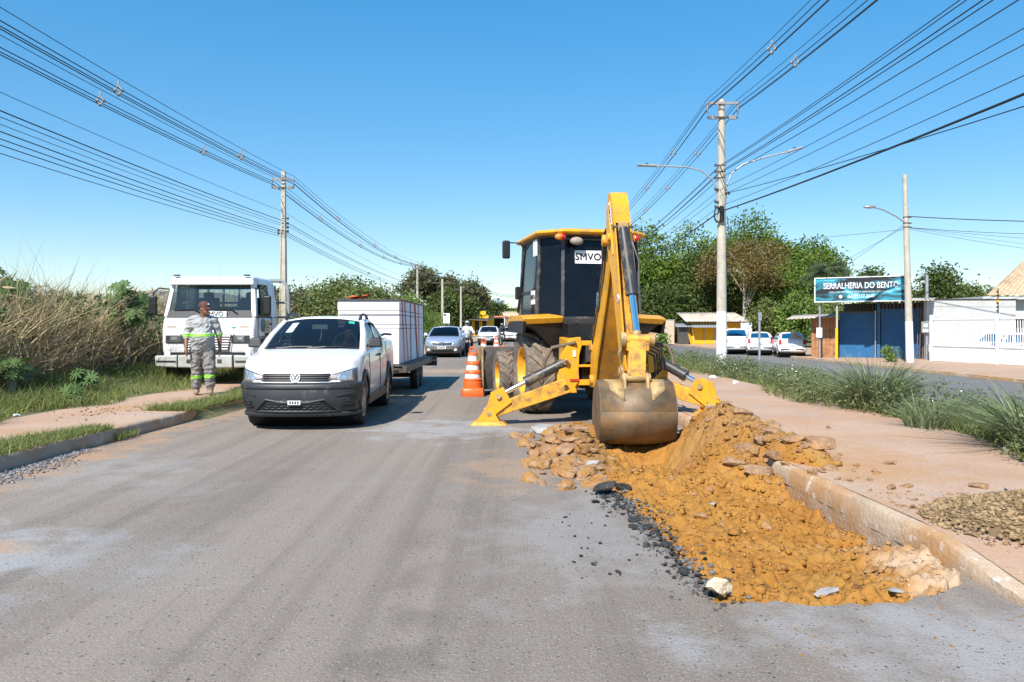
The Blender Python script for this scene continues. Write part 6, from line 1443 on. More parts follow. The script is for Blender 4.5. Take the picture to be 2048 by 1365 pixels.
def dress_rear(c, plate=True, tall=False):
    t = c.t
    for s in (-1, 1):
        m = MB(); q0 = c.rpt(s * 0.66, 0.70, 0.02); m.hexa([(s * 0.60, q0[1] + 0.03, 0.72), (s * 0.775, q0[1] - 0.02, 0.72), (s * 0.79, q0[1] - 0.22, 0.74), (s * 0.60, q0[1] - 0.2, 0.74), (s * 0.63, q0[1] + 0.01, 1.0), (s * 0.76, q0[1] - 0.04, 1.0), (s * 0.77, q0[1] - 0.2, 1.0), (s * 0.63, q0[1] - 0.2, 1.0)])
        m.build('tail_lamp', mt['red_lens'], t, bevel=0.015)
    q = c.rpt(0, 0.66, 0.03); MB().box((0, q[1], 0.70), (0.40, 0.03, 0.13)).build('number_plate', mt['plate'], t)
    b = MB(); 
    solid(MB().grid(lambda u, v: c.rpt(lerp(-0.80, 0.80, u), lerp(0.26, 0.5, v), 0.045), 16, 3).build('rear_bumper', sp_b(c), t, smooth=40, fix=False), -0.02)
    for s in (-1, 1): MB().box((s * 0.42, c.rpt(0.42, 0.42, 0.06)[1], 0.44), (0.5, 0.03, 0.05)).build('bumper_strip', mt['black'], t)
def sp_b(c): return mt['white']
def parked(nm, lb, px, d, sp_, paint, rz, cat='car', z=ZR2 + 0.10):
    """rear towards the camera at photo x, distance d"""
    L = sp_['L']; a = math.pi + rz
    rear = Vector(((px - 1024) * d / FPX, d, z)); fwd = Vector((-math.sin(a), math.cos(a), 0)) * -1    # local -y direction in world
    fwd = Vector((math.sin(a), -math.cos(a), 0))
    c = car(nm, lb, rear + fwd * L, a, sp_, paint, 'white cars parked beside the workshop', cat); dress_rear(c); return c
SUV = dict(L=4.2, W=1.80, H=1.66, yf=0.85, yr=3.42, wr=0.35, T=0.5, Tr=0.28, roofw=0.78, spokes=5,
           top=[(0, 0.85), (0.1, 0.95), (0.6, 1.05), (1.1, 1.10), (2.2, 1.12), (3.6, 1.14), (4.0, 1.1), (4.2, 0.95)], cab=(1.05, 1.75, 3.6, 4.02), open=[(1.2, 3.85)], pillars=[(0.07, 0.38), (0.42, 0.68), (0.73, 0.92)], doors=[1.4, 2.4], handles=[2.3, 3.1], handle_mat=mt['white'])
parked('white_suv', 'white sport utility car half hidden by the whitewashed pole', 1474, 52.5, SUV, mt['white'], -0.15)
parked('white_hatchback', 'white hatchback parked in the middle of the three by the shack', 1521, 50.5, dict(HB, H=1.46), mt['white'], -0.22)
parked('white_hatchback', 'white hatchback parked nearest to the sign post', 1585, 47.0, HB, mt['white'], -0.22)
WG = dict(HB, L=4.2, W=1.68, yr=3.3, top=[(0, 0.72), (0.1, 0.78), (0.3, 0.85), (0.8, 0.93), (1.1, 0.98), (3.5, 1.02), (4.0, 1.0), (4.2, 0.9)], cab=(0.98, 1.75, 3.6, 4.02), open=[(1.15, 3.85)], doors=[1.3, 2.2], H=1.5)
c = car('white_wagon', 'white car parked side-on behind the white bar gate', (27.4, 39.6, -0.36), math.pi / 2 + 0.25, WG, mt['white'])
# ---- bus
bs_ = thing('city_bus', 'city bus with orange roof front far down the road', 'bus', (-2.35, 122, 0), -0.10)
BUSW = M('bus_white', (0.7, 0.7, 0.7), 0.4, var=0.05); BUSG = M('bus_grey', (0.10, 0.11, 0.12), 0.4); BUSO = M('bus_orange', (0.7, 0.18, 0.05), 0.4)
MB().box((0, 5.5, 1.0), (2.5, 11, 1.3)).build('lower_body', BUSW, bs_, bevel=0.08); MB().box((0, 5.5, 2.25), (2.46, 10.9, 1.2)).build('upper_body', BUSG, bs_, bevel=0.05)
MB().box((0, 5.5, 3.0), (2.5, 11, 0.32)).build('roof', BUSO, bs_, bevel=0.1); MB().box((0, -0.02, 2.0), (2.2, 0.06, 1.5)).build('windscreen', mt['glass_dark'], bs_, bevel=0.05)
for s in (-1, 1):
    MB().box((s * 1.2, 0.02, 2.0), (0.12, 0.1, 1.7)).build('pillar', BUSW, bs_); MB().box((s * 0.95, -0.03, 0.75), (0.35, 0.06, 0.2)).build('headlamp', mt['lamp_glass'], bs_)
    for k in range(7): MB().box((s * 1.24, 1.6 + k * 1.35, 2.25), (0.03, 1.15, 0.85)).build('side_window', mt['glass_dark'], bs_)
    for y in (2.4, 8.4): wheel(bs_, s * 1.08, y, 0.5, 0.28, 5)
MB().box((0, -0.06, 2.85), (1.7, 0.04, 0.22)).build('destination_sign', mt['ink'], bs_)

# ---- white flatbed truck
tk = thing('white_truck', 'white flatbed truck parked on the left pavement behind the worker', 'truck', (-6.62, 17.0, 0.14), -0.02)
WT = mt['white_dusty']
def quadpatch(nm, mat, q, parent, th=0.02, bevel=0.0):
    q = [Vector(p_) for p_ in q]; n_ = (q[1] - q[0]).cross(q[3] - q[0]).normalized(); m = MB().hexa([p_ + n_ * th for p_ in q] + q) ; return m.build(nm, mat, parent, bevel=bevel)
hwT = 1.02
prof = [(0.0, 0.70), (-0.02, 1.05), (0.0, 1.42), (0.04, 1.50)]     # (y, z) front lower profile
cab_b = MB()
cab_b.prism([(0.0, 0.72), (-0.03, 0.95), (-0.03, 1.22), (0.05, 1.50), (1.56, 1.50), (1.56, 0.55), (1.05, 0.55), (0.98, 0.86), (0.80, 1.02), (0.55, 1.02), (0.36, 0.86), (0.30, 0.55), (0.1, 0.55)], lambda u, v, w_: (w_, u, v), -hwT, hwT)
cab_b.build('cab_body', WT, tk, bevel=0.085, seg=4)
# roof, pillars
MB().hexa([(-0.93, 0.22, 2.20), (0.93, 0.22, 2.20), (0.96, 1.56, 2.24), (-0.96, 1.56, 2.24), (-0.86, 0.42, 2.40), (0.86, 0.42, 2.40), (0.88, 1.50, 2.40), (-0.88, 1.50, 2.40)]).build('cab_roof', WT, tk, bevel=0.06, seg=3)
MB().hexa([(-0.95, 0.12, 2.19), (0.95, 0.12, 2.19), (0.95, 0.45, 2.23), (-0.95, 0.45, 2.23), (-0.90, 0.20, 2.36), (0.90, 0.20, 2.36), (0.88, 0.5, 2.40), (-0.88, 0.5, 2.40)]).build('sun_visor', WT, tk, bevel=0.04, seg=3)
for s in (-1, 1):
    MB().hexa([(s * 0.92, 0.06, 1.49), (s * 1.02, 0.08, 1.49), (s * 1.02, 0.20, 1.49), (s * 0.93, 0.16, 1.49), (s * 0.84, 0.25, 2.24), (s * 0.93, 0.27, 2.24), (s * 0.94, 0.38, 2.24), (s * 0.86, 0.34, 2.24)]).build('front_pillar', WT, tk, bevel=0.015)
    MB().hexa([(s * 0.96, 1.12, 1.49), (s * 1.02, 1.12, 1.49), (s * 1.02, 1.56, 1.49), (s * 0.96, 1.56, 1.49), (s * 0.88, 1.10, 2.25), (s * 0.94, 1.10, 2.25), (s * 0.95, 1.55, 2.25), (s * 0.88, 1.55, 2.25)]).build('rear_pillar', WT, tk, bevel=0.015)
    MB().bar((s * 0.99, 0.18, 1.50), (s * 0.99, 1.15, 1.50), 0.05, 0.05).build('door_rail', mt['black'], tk)
    quadpatch('side_window', mt['glass_clear'], [(s * 0.985, 0.55, 1.52), (s * 0.985, 1.12, 1.52), (s * 0.905, 1.10, 2.22), (s * 0.905, 0.58, 2.22)], tk, 0.006)
    MB().bar((s * 0.98, 0.55, 1.52), (s * 0.91, 0.58, 2.22), 0.03, 0.03, up=(0, 1, 0)).build('quarter_bar', mt['black'], tk)
    dr = MB(); dr.tube([(s * 1.024, 0.20, 1.48), (s * 1.024, 0.20, 1.05), (s * 1.024, 0.42, 1.05), (s * 1.024, 1.12, 1.05), (s * 1.024, 1.12, 1.48)], 0.008, 4); dr.build('door_seam', mt['ink'], tk)
    MB().box((s * 1.03, 1.02, 1.34), (0.03, 0.14, 0.05)).build('door_handle', mt['black'], tk, bevel=0.01)
    # mirrors
    MB().box((s * 1.26, 0.10, 1.74), (0.17, 0.10, 0.42)).build('mirror', mt['black'], tk, bevel=0.035, seg=3)
    MB().tube([(s * 0.95, 0.22, 2.10), (s * 1.15, 0.12, 2.12), (s * 1.26, 0.10, 2.0), (s * 1.26, 0.10, 1.9)], 0.016, 6).build('mirror_arm', mt['black'], tk, smooth=60)
    MB().tube([(s * 1.0, 0.2, 1.52), (s * 1.2, 0.12, 1.53), (s * 1.26, 0.10, 1.6)], 0.016, 6).build('mirror_arm', mt['black'], tk, smooth=60)
    MB().box((s * 0.78, 0.2, 2.405), (0.11, 0.10, 0.03)).build('roof_marker', mt['steel'], tk)
    # lights
    hb = MB().box((s * 0.72, -0.025, 1.00), (0.40, 0.05, 0.17)).build('lamp_bezel', mt['plastic'], tk, bevel=0.01)
    MB().box((s * 0.70, -0.052, 1.00), (0.24, 0.02, 0.14)).build('headlamp', mt['lamp_dark'], tk, bevel=0.01)
    MB().box((s * 0.72, -0.055, 1.02), (0.12, 0.02, 0.06)).build('reflector', mt['lamp_glass'], tk)
    MB().box((s * 0.80, -0.003, 1.255), (0.20, 0.04, 0.085)).build('turn_signal', M('clear_amber_lens', (0.45, 0.36, 0.30), 0.2, coat=1.0), tk, bevel=0.01)
    gl_ = MB().hexa([(s * 0.10, -0.04, 0.76), (s * 0.44, -0.04, 0.76), (s * 0.44, 0.02, 0.76), (s * 0.10, 0.02, 0.76), (s * 0.10, -0.04, 1.10), (s * 0.53, -0.04, 1.10), (s * 0.53, 0.02, 1.10), (s * 0.10, 0.02, 1.10)]).build('grille_recess', mt['plastic'], tk)
    for k in range(6): MB().bar((s * 0.10, -0.052, 0.79 + 0.056 * k), (s * (0.45 + 0.013 * k), -0.052, 0.79 + 0.056 * k), 0.035, 0.03).build('grille_slat', WT, gl_, bevel=0.006)
    MB().tube([(s * 0.46, -0.05, 0.72), (s * 0.50, -0.052, 0.85), (s * 0.585, -0.05, 1.12)], 0.009, 5).build('panel_seam', mt['steel'], tk)
    # bumper ends
    bp_ = MB().hexa([(s * 0.60, -0.16, 0.38), (s * 1.14, -0.06, 0.40), (s * 1.14, 0.25, 0.40), (s * 0.60, 0.1, 0.38), (s * 0.60, -0.17, 0.66), (s * 1.16, -0.07, 0.64), (s * 1.16, 0.25, 0.64), (s * 0.60, 0.1, 0.66)])
    bp_.build('bumper_end', M('grey_green_bumper', (0.42, 0.44, 0.42), 0.5, var=0.1, dirt=((0.35, 0.27, 0.2), 0.35, 4)) if s < 0 else tk['bm'] if False else bpy.data.materials['grey_green_bumper'], tk, bevel=0.04, seg=3)
    MB().box((s * 0.88, -0.115, 0.53), (0.48, 0.06, 0.015), Matrix.Rotation(s * 0.18, 3, 'Z')).build('bumper_groove', mt['ink'], tk)
    MB().tube([(s * 0.60, -0.175, 0.66), (s * 0.605, -0.178, 0.5), (s * 0.60, -0.16, 0.37)], 0.014, 5).build('bumper_joint', mt['black'], tk)
    MB().box((s * 0.88, 0.02, 0.72), (0.10, 0.08, 0.2)).build('bumper_bracket', WT, tk)
    for y in (0.68, 4.3): wheel(tk, s * 0.88, y, 0.42, 0.26, 6, rimm=mt['galv'])
    MB().cyl((s * 1.025, 0.68, 0.42), (s * 0.80, 0.68, 0.42), 0.5, n=24).build('wheel_well', mt['black'], tk)
MB().hexa([(-0.60, -0.18, 0.38), (0.60, -0.18, 0.38), (0.60, 0.1, 0.38), (-0.60, 0.1, 0.38), (-0.60, -0.19, 0.66), (0.60, -0.19, 0.66), (0.60, 0.1, 0.66), (-0.60, 0.1, 0.66)]).build('bumper_middle', bpy.data.materials['grey_green_bumper'], tk, bevel=0.04, seg=3)
for x in (-0.35, 0.32): MB().box((x, -0.185, 0.53), (0.10, 0.03, 0.09)).build('step_recess', mt['steel'], tk, bevel=0.02)
MB().box((0, -0.02, 0.685), (1.6, 0.05, 0.06)).build('gap', mt['black'], tk)
quadpatch('windscreen', mt['glass_clear'], [(-0.92, 0.075, 1.50), (0.92, 0.075, 1.50), (0.85, 0.27, 2.22), (-0.85, 0.27, 2.22)], tk, 0.006)
MB().hexa([(-0.94, 0.045, 1.47), (0.94, 0.045, 1.47), (0.94, 0.12, 1.47), (-0.94, 0.12, 1.47), (-0.91, 0.085, 1.63), (0.91, 0.085, 1.63), (0.91, 0.14, 1.63), (-0.91, 0.14, 1.63)]).build('scuttle_panel', mt['plastic'], tk)
for x0, x1 in ((-0.78, -0.15), (0.10, 0.62)):
    MB().tube([(x1, 0.04, 1.56), (x1 - 0.2 if x0 < 0 else x1 - 0.15, 0.06, 1.66), (x0, 0.09, 1.62)], 0.013, 5).build('wiper', mt['black'], tk)
MB().box((0.13, 0.03, 1.545), (0.52, 0.012, 0.13), Matrix.Rotation(-0.0, 3, 'X')).build('white_plate', mt['paper'], tk)
text('lettering', 'SMVO', 0.15, mt['ink'], tk, frame_m((0.13, 0.018, 1.545), (1, 0, 0), (0, 0, 1)), 0.003, 0.0)
text('lettering', 'SMVO', 0.115, mt['ink'], tk, frame_m((1.028, 0.80, 1.10), (0, 1, 0), (0, 0, 1)), 0.003, 0.002)
text('lettering', '- - - - - - - - -', 0.07, mt['galv'], tk, frame_m((-0.35, -0.018, 1.255), (1, 0, 0), (0, 0, 1)), 0.003)
MB().ball((0.57, -0.02, 1.25), (0.05, 0.012, 0.03)).build('green_badge', M('green_badge', (0.02, 0.3, 0.22), 0.4), tk)
MB().cyl((1.02, 0.52, 1.30), (1.034, 0.52, 1.30), 0.15, n=24).build('round_crest', M('crest_green', (0.12, 0.2, 0.2), 0.6, var=0.5, scale=12), tk)
MB().box((1.026, 0.80, 1.28), (0.016, 0.32, 0.30)).build('yellow_notice', M('notice_yellow', (0.62, 0.52, 0.22), 0.7, var=0.3, scale=14), tk)
for k in range(4): MB().box((1.036, 0.80, 1.38 - 0.06 * k), (0.006, 0.22, 0.014)).build('notice_line', mt['steel'], tk)
MB().box((1.026, 0.30, 1.34), (0.012, 0.10, 0.16)).build('door_notice', mt['plate'], tk)
# interior, rear window
MB().box((0, 0.9, 1.15), (1.8, 1.2, 0.5)).build('cab_floor', mt['interior'], tk); MB().box((0, 0.36, 1.52), (1.75, 0.35, 0.16)).build('dashboard', mt['interior_grey'], tk, bevel=0.04)
for s in (-0.5, 0.5): q = MB(); q.box((s, 1.25, 1.65), (0.5, 0.15, 0.6)); q.box((s, 1.25, 2.0), (0.26, 0.1, 0.16)); q.build('seat', mt['interior'], tk, bevel=0.05)
MB().lathe([(0.22 + 0.015 * math.cos(a), 0.015 * math.sin(a)) for a in (0, 1.57, 3.14, 4.71)], lambda x, y, h: (0.5 + x, 0.66 + y * 0.75 + h, 1.66 + y * 0.6), 20, True).build('steering_wheel', mt['interior'], tk, smooth=60)
bk = MB(); bk.box((0, 1.53, 1.62), (1.9, 0.05, 0.26)); bk.box((0, 1.53, 2.2), (1.85, 0.05, 0.08))
for x in (-0.92, 0.92): bk.box((x, 1.53, 1.95), (0.12, 0.05, 0.6))
bk.build('cab_back', mt['interior_grey'], tk)
# bed and rack
MB().box((0, 4.1, 1.0), (2.25, 4.6, 0.12)).build('flat_bed', mt['steel'], tk)
for s in (-1, 1): MB().box((s * 0.42, 3.4, 0.70), (0.09, 6.0, 0.2)).build('chassis_rail', mt['black'], tk); MB().box((s * 1.12, 4.1, 1.25), (0.04, 4.5, 0.42)).build('side_board', mt['black'], tk)
rkm = GREYM
for x in (-1.12, -0.75, -0.38, 0.0, 0.38, 0.75): MB().cyl((x, 1.82, 1.05), (x, 1.82, 2.36), 0.03, n=8).build('rack_bar', rkm, tk)
MB().tube([(-1.15, 1.82, 1.05), (-1.15, 1.82, 2.3), (-1.08, 1.82, 2.38), (1.05, 1.82, 2.38), (1.17, 1.82, 2.25), (1.20, 1.82, 1.9), (1.20, 1.82, 1.05)], 0.045, 8).build('rack_frame', rkm, tk, smooth=60)
for z in (1.5, 1.85): MB().cyl((-1.15, 1.82, z), (1.2, 1.82, z), 0.025, n=8).build('rack_rail', rkm, tk)
# ================================================================== backhoe loader
YW = rad(11.0)
bh = thing('backhoe_loader', 'yellow backhoe loader digging beside the kerb, seen from behind', 'excavator', (1.17, 13.0, 0.0), YW)
Yl, Yw, Hy, Bk = mt['yellow'], mt['yellow_worn'], mt['hyd_black'], mt['black']
GrimeShade = M('oily_shaded_yellow', (0.42, 0.175, 0.012), 0.5, var=0.2, scale=2.5, dirt=((0.14, 0.075, 0.03), 0.5, 3))  # oily grime; base colour also darkened for the dipper's shade on the web
WM = Matrix.Translation((1.17, 13.0, 0)) @ Matrix.Rotation(YW, 4, 'Z'); WI = WM.inverted()
class WB(MB):          # built in world metres, stored in the machine's own frame
    def build(s, *a, **k):
        s.v = [tuple(WI @ Vector(p_)) for p_ in s.v]; return MB.build(s, *a, **k)
def big_wheel(x, y, r, wd, nl, nm):
    s = 1 if x > 0 else -1
    pr = [(r * 0.56, -wd * 0.40), (r * 0.72, -wd * 0.50), (r * 0.90, -wd * 0.49), (r * 0.945, -wd * 0.42), (r * 0.955, 0), (r * 0.945, wd * 0.42), (r * 0.90, wd * 0.49), (r * 0.72, wd * 0.50), (r * 0.56, wd * 0.40)]
    ty = MB().lathe(pr, lambda a, b, h: (h, a, b), 40, True).build(nm, mt['rubber_dusty'], bh, smooth=45); ty.location = (x, y, r)
    lug = None
    for k in range(nl):
        for q in (-1, 1):
            a = (k + (0.25 if q > 0 else -0.25)) * 2 * math.pi / nl
            key = (nm, q)
            if key not in _lug:
                m = MB(); n_ = 5
                for i in range(n_):
                    t0, t1 = i / n_, (i + 1) / n_
                    def cs(t_):
                        xx = q * wd * lerp(0.02, 0.51, t_); aa = q * 0 + (t_ ** 0.85) * 0.34 ; rr_ = r * lerp(1.0, 0.985, t_) - (0.045 if t_ > 0.85 else 0); th = r * 0.085
                        return [(xx, (aa * r) - th, r * 0.93), (xx, (aa * r) + th, r * 0.93), (xx, (aa * r) + th * 0.8, rr_), (xx, (aa * r) - th * 0.8, rr_)]
                    def wrap(p_): an = p_[1] / r; return (p_[0], p_[2] * math.sin(an), p_[2] * math.cos(an))
                    m.hexa([wrap(p_) for p_ in cs(t0)] + [wrap(p_) for p_ in cs(t1)])
                o = m.build('tread_lug', mt['rubber_dusty'], ty, bevel=0.0); _lug[key] = o.data
            else: o = link(bpy.data.objects.new('tread_lug', _lug[key])); o.parent = ty
            o.rotation_euler = (a, 0, 0)
    rm = MB(); rm.lathe([(r * 0.58, s * wd * 0.42), (r * 0.54, s * wd * 0.40), (r * 0.50, s * wd * 0.16), (r * 0.22, s * wd * 0.12), (r * 0.2, s * wd * 0.24), (0.01, s * wd * 0.24)], lambda a, b, h: (h, a, b), 28)
    rm.build('rim', Yl, ty, smooth=40)
    for k in range(8): a = k * math.pi / 4; MB().cyl((s * wd * 0.13, math.cos(a) * r * 0.3, math.sin(a) * r * 0.3), (s * wd * 0.18, math.cos(a) * r * 0.3, math.sin(a) * r * 0.3), 0.018, n=6).build('wheel_nut', mt['steel'], ty)
_lug = {}
for s in (-1, 1): big_wheel(s * 0.83, 0.0, 0.69, 0.47, 17, 'rear_wheel'); big_wheel(s * 0.92, 2.12, 0.475, 0.33, 15, 'front_wheel')
MB().cyl((-0.75, 0, 0.69), (0.75, 0, 0.69), 0.16, n=14).build('rear_axle', Bk, bh, smooth=50); MB().cyl((-0.85, 2.12, 0.475), (0.85, 2.12, 0.475), 0.10, n=12).build('front_axle', Bk, bh, smooth=50)
MB().box((0, 0.9, 0.78), (0.8, 4.0, 0.5)).build('chassis', Bk, bh); MB().box((0, -0.75, 1.08), (1.08, 0.7, 0.75)).build('rear_housing', Bk, bh)
MB().hexa([(-0.5, 1.0, 1.0), (0.5, 1.0, 1.0), (0.46, 3.0, 1.0), (-0.46, 3.0, 1.0), (-0.48, 1.0, 1.75), (0.48, 1.0, 1.75), (0.42, 2.95, 1.45), (-0.42, 2.95, 1.45)]).build('engine_hood', Yl, bh, bevel=0.05)
# cab
NAVY = M('cab_tinted_glass', (0.005, 0.006, 0.010), 0.12, var=0.3, scale=3, dirt=((0.06, 0.06, 0.06), 0.1, 40), spec=0.28)
CABP = M('cab_post', (0.045, 0.045, 0.05), 0.45, var=0.2, dirt=((0.26, 0.19, 0.13), 0.3, 6))
def cab_pt(k, z):
    """outline corner k at height z"""
    base_ = [(-0.54, -0.80), (-0.86, -0.42), (-0.86, 0.95), (-0.5, 1.15), (0.5, 1.15), (0.86, 0.95), (0.86, -0.42), (0.54, -0.80)][k]
    q = (z - 1.55) / 1.32; sx = lerp(1.0, 0.93, q); sy = lerp(1.0, 0.86, q)
    return Vector((base_[0] * sx, base_[1] * sy if base_[1] < 0 else base_[1] * lerp(1, 0.92, q), z))
for k in range(8):
    a0, a1, b0, b1 = cab_pt(k, 1.56), cab_pt(k, 2.86), cab_pt((k + 1) % 8, 1.56), cab_pt((k + 1) % 8, 2.86)
    nm = 'rear_window' if k == 7 else ('side_window' if k in (0, 1, 5, 6) else 'front_window')
    quadpatch(nm, NAVY, [a0.lerp(b0, 0.02), a0.lerp(b0, 0.98), a1.lerp(b1, 0.98), a1.lerp(b1, 0.02)], bh, 0.008)
    MB().bar(a0, a1, 0.06, 0.06, up=(a0.x, a0.y, 0)).build('cab_post', CABP, bh, bevel=0.012)
    MB().bar(a0 - Vector((0, 0, 0.03)), b0 - Vector((0, 0, 0.03)), 0.06, 0.07).build('cab_sill', CABP, bh)
    MB().bar(a1, b1, 0.06, 0.08).build('cab_header', CABP, bh)
for z_, k_ in ((1.98, 1), (1.98, 5)): MB().bar(cab_pt(k_, z_), cab_pt(k_ + 1, z_), 0.05, 0.05).build('door_bar', CABP, bh)
MB().box((0, 0.2, 1.2), (1.3, 1.6, 0.7)).build('cab_floor', Bk, bh)
se = MB(); se.box((0, 0.1, 1.55), (0.55, 0.5, 0.2)); se.box((0, 0.35, 1.95), (0.52, 0.14, 0.7)); se.build('operator_seat', mt['interior'], bh, bevel=0.05)
# roof: chamfered slab
def ring(sx, y0, y1, z, ch=0.34): return [(-sx + ch, y0, z), (-sx, y0 + ch, z), (-sx, y1 - 0.2, z), (-sx + 0.25, y1, z), (sx - 0.25, y1, z), (sx, y1 - 0.2, z), (sx, y0 + ch, z), (sx - ch, y0, z)]
r0 = ring(0.90, -0.86, 1.22, 2.85); r1 = ring(0.92, -0.89, 1.25, 2.885); r2 = ring(0.90, -0.87, 1.22, 2.925); r3 = ring(0.72, -0.62, 1.0, 2.965)
m = MB(); m.v = r0 + r1 + r2 + r3
for j in range(3): m.f += [(j * 8 + k, j * 8 + (k + 1) % 8, (j + 1) * 8 + (k + 1) % 8, (j + 1) * 8 + k) for k in range(8)]
m.f += [tuple(range(7, -1, -1)), tuple(range(24, 32))]
m.build('cab_roof', Yl, bh, bevel=0.015)
# lamps
for s in (-1, 1):
    MB().ball((s * 0.60, -0.84, 2.80), (0.085, 0.05, 0.055)).build('indicator_lamp', mt['amber'], bh, smooth=60); MB().ball((s * 0.60 + 0.04, -0.855, 2.80), (0.06, 0.045, 0.05)).build('rear_lamp', mt['red_lens'], bh, smooth=60)
    MB().ball((s * 0.33, -0.83, 2.74), (0.11, 0.06, 0.065)).build('work_lamp', M('dusty_lamp', (0.30, 0.26, 0.22), 0.6, var=0.3), bh, smooth=60)
    MB().cyl((s * 0.33, -0.78, 2.82), (s * 0.33, -0.80, 2.74), 0.02, n=8).build('lamp_bracket', Bk, bh)
# mirror left with its long grab rail
MB().tube([(-0.98, 0.55, 1.65), (-0.95, 0.35, 2.2), (-0.92, 0.25, 2.68), (-0.86, 0.22, 2.78)], 0.022, 8).build('grab_rail', Bk, bh, smooth=60)
MB().tube([(-0.92, 0.25, 2.62), (-1.0, 0.2, 2.80), (-1.25, 0.12, 2.80)], 0.012, 6).build('mirror_arm', mt['steel'], bh, smooth=60)
MB().box((-1.27, 0.1, 2.68), (0.13, 0.07, 0.30)).build('mirror', Bk, bh, bevel=0.03, seg=3)
MB().box((-0.99, 0.5, 1.98), (0.10, 0.08, 0.22)).build('lower_mirror', Bk, bh, bevel=0.03)
# plates and papers
def on_rear(x, z, off=0.012):
    a = cab_pt(0, z); return Vector((x, a.y - off, z))
o_ = on_rear(-0.10, 2.50); dn = (cab_pt(0, 2.8) - cab_pt(0, 2.3)).normalized(); upv = Vector((0, dn.y, dn.z))
quadpatch('name_plate', mt['paper'], [on_rear(-0.33, 2.40), on_rear(0.10, 2.40), on_rear(0.10, 2.605), on_rear(-0.33, 2.605)], bh, 0.004)
for q_, dx_, dz_ in ((0, -0.004, 0), (1, 0.004, 0), (2, 0.0, 0.004), (3, 0.0, -0.004)): text('lettering', 'SMVO', 0.155, mt['ink'], bh, frame_m(on_rear(-0.115 + dx_, 2.502 + dz_, 0.02 + 0.0004 * q_), (1, 0, 0), upv), 0.002, 0.0, 1.0, 1.06)
s0 = cab_pt(1, 1.85); s1 = cab_pt(1, 2.82)
for z_, h_ in ((1.88, 0.22), (2.68, 0.26)): MB().box((cab_pt(1, z_).x - 0.045, -0.22, z_), (0.012, 0.26, h_)).build('side_notice', mt['paper'], bh)
text('lettering', 'SMVO', 0.11, mt['ink'], bh, frame_m((cab_pt(1, 1.88).x - 0.053, -0.22, 1.88), (0, -1, 0), (0, 0, 1)), 0.002, 0.002)
MB().bar(on_rear(-0.52, 2.78, 0.03), on_rear(0.52, 2.78, 0.03), 0.02, 0.03).build('wiper_rail', CABP, bh)
# fenders
for s in (-1, 1):
    f = MB(); pl = [(-0.80, 1.47), (-0.86, 1.56), (-0.60, 1.62), (0.35, 1.62), (0.62, 1.50), (0.55, 1.44), (0.30, 1.52), (-0.55, 1.52)]
    f.prism(pl, lambda u, v, w_: (s * w_, u + 0.22 * max(0, (w_ - 0.9)) , v - 0.16 * max(0, w_ - 0.98)), 0.54, 1.16)
    f.build('fender', Yl, bh, bevel=0.012)
    fl_ = MB(); fl_.hexa([(s * 1.12, -0.70, 1.30), (s * 1.16, -0.70, 1.30), (s * 1.16, 0.55, 1.32), (s * 1.12, 0.55, 1.32), (s * 1.12, -0.78, 1.50), (s * 1.16, -0.78, 1.50), (s * 1.16, 0.55, 1.5), (s * 1.12, 0.55, 1.5)]); fl_.build('fender_skirt', Bk, bh)
    MB().hexa([(s * 0.52, -0.6, 1.0), (s * 0.60, -0.6, 1.0), (s * 0.60, 0.5, 1.1), (s * 0.52, 0.5, 1.1), (s * 0.52, -0.76, 1.52), (s * 1.1, -0.76, 1.50), (s * 1.1, 0.5, 1.5), (s * 0.52, 0.5, 1.5)]).build('fender_lining', Bk, bh)
MB().hexa([(-0.53, -0.86, 1.43), (0.53, -0.86, 1.43), (0.53, -0.6, 1.43), (-0.53, -0.6, 1.43), (-0.53, -0.88, 1.545), (0.53, -0.88, 1.545), (0.53, -0.6, 1.545), (-0.53, -0.6, 1.545)]).build('rear_cross_plate', mt['steel'], bh, bevel=0.01)
for x in (-0.35, 0.05, 0.38): MB().cyl((x, -0.885, 1.49), (x, -0.90, 1.49), 0.022, n=6).build('bolt', mt['steel'], bh)
for k in range(4): MB().tube([(-0.2 + 0.06 * k, -0.9, 1.42), (-0.2 + 0.05 * k, -1.1, 1.25), (-0.2 + 0.06 * k, -1.4, 1.15)], 0.016, 6).build('hose', Bk, bh, smooth=60)
# rear frame: side plates, rails
for s in (-1, 1):
    fp = MB(); pl = [(-0.55, 0.45), (-0.82, 0.45), (-0.84, 0.72), (-0.78, 1.0), (-0.66, 1.24), (-0.50, 1.26), (-0.48, 1.14), (-0.52, 1.0), (-0.53, 0.78), (-0.52, 0.62), (-0.58, 0.54)]
    fp.prism([(-s * u if s > 0 else u, v) for u, v in pl], lambda u, v, w_: (u, w_, v), -1.66, -1.54); fp.build('frame_plate', Yl, bh, bevel=0.012)
    gp = MB(); gp.hexa([(s * 0.50, -1.55, 0.5), (s * 0.80, -1.55, 0.5), (s * 0.62, -0.8, 0.55), (s * 0.50, -0.8, 0.55), (s * 0.50, -1.55, 1.22), (s * 0.66, -1.55, 1.2), (s * 0.60, -0.8, 1.25), (s * 0.50, -0.8, 1.25)]); gp.build('frame_gusset', Yl, bh, bevel=0.01)
    for (x, z) in ((0.72, 0.90), (0.735, 0.55)): MB().cyl((s * x, -1.70, z), (s * x, -1.50, z), 0.045, n=12).build('pin', Yw, bh, smooth=40); MB().cyl((s * x, -1.72, z), (s * x, -1.69, z), 0.028, n=8).build('pin_head', mt['steel'], bh)
for z, h_ in ((1.17, 0.07), (0.84, 0.035), (0.60, 0.08)): MB().box((0.0, -1.60, z), (1.06, 0.10, h_)).build('frame_rail', Yl, bh, bevel=0.008)
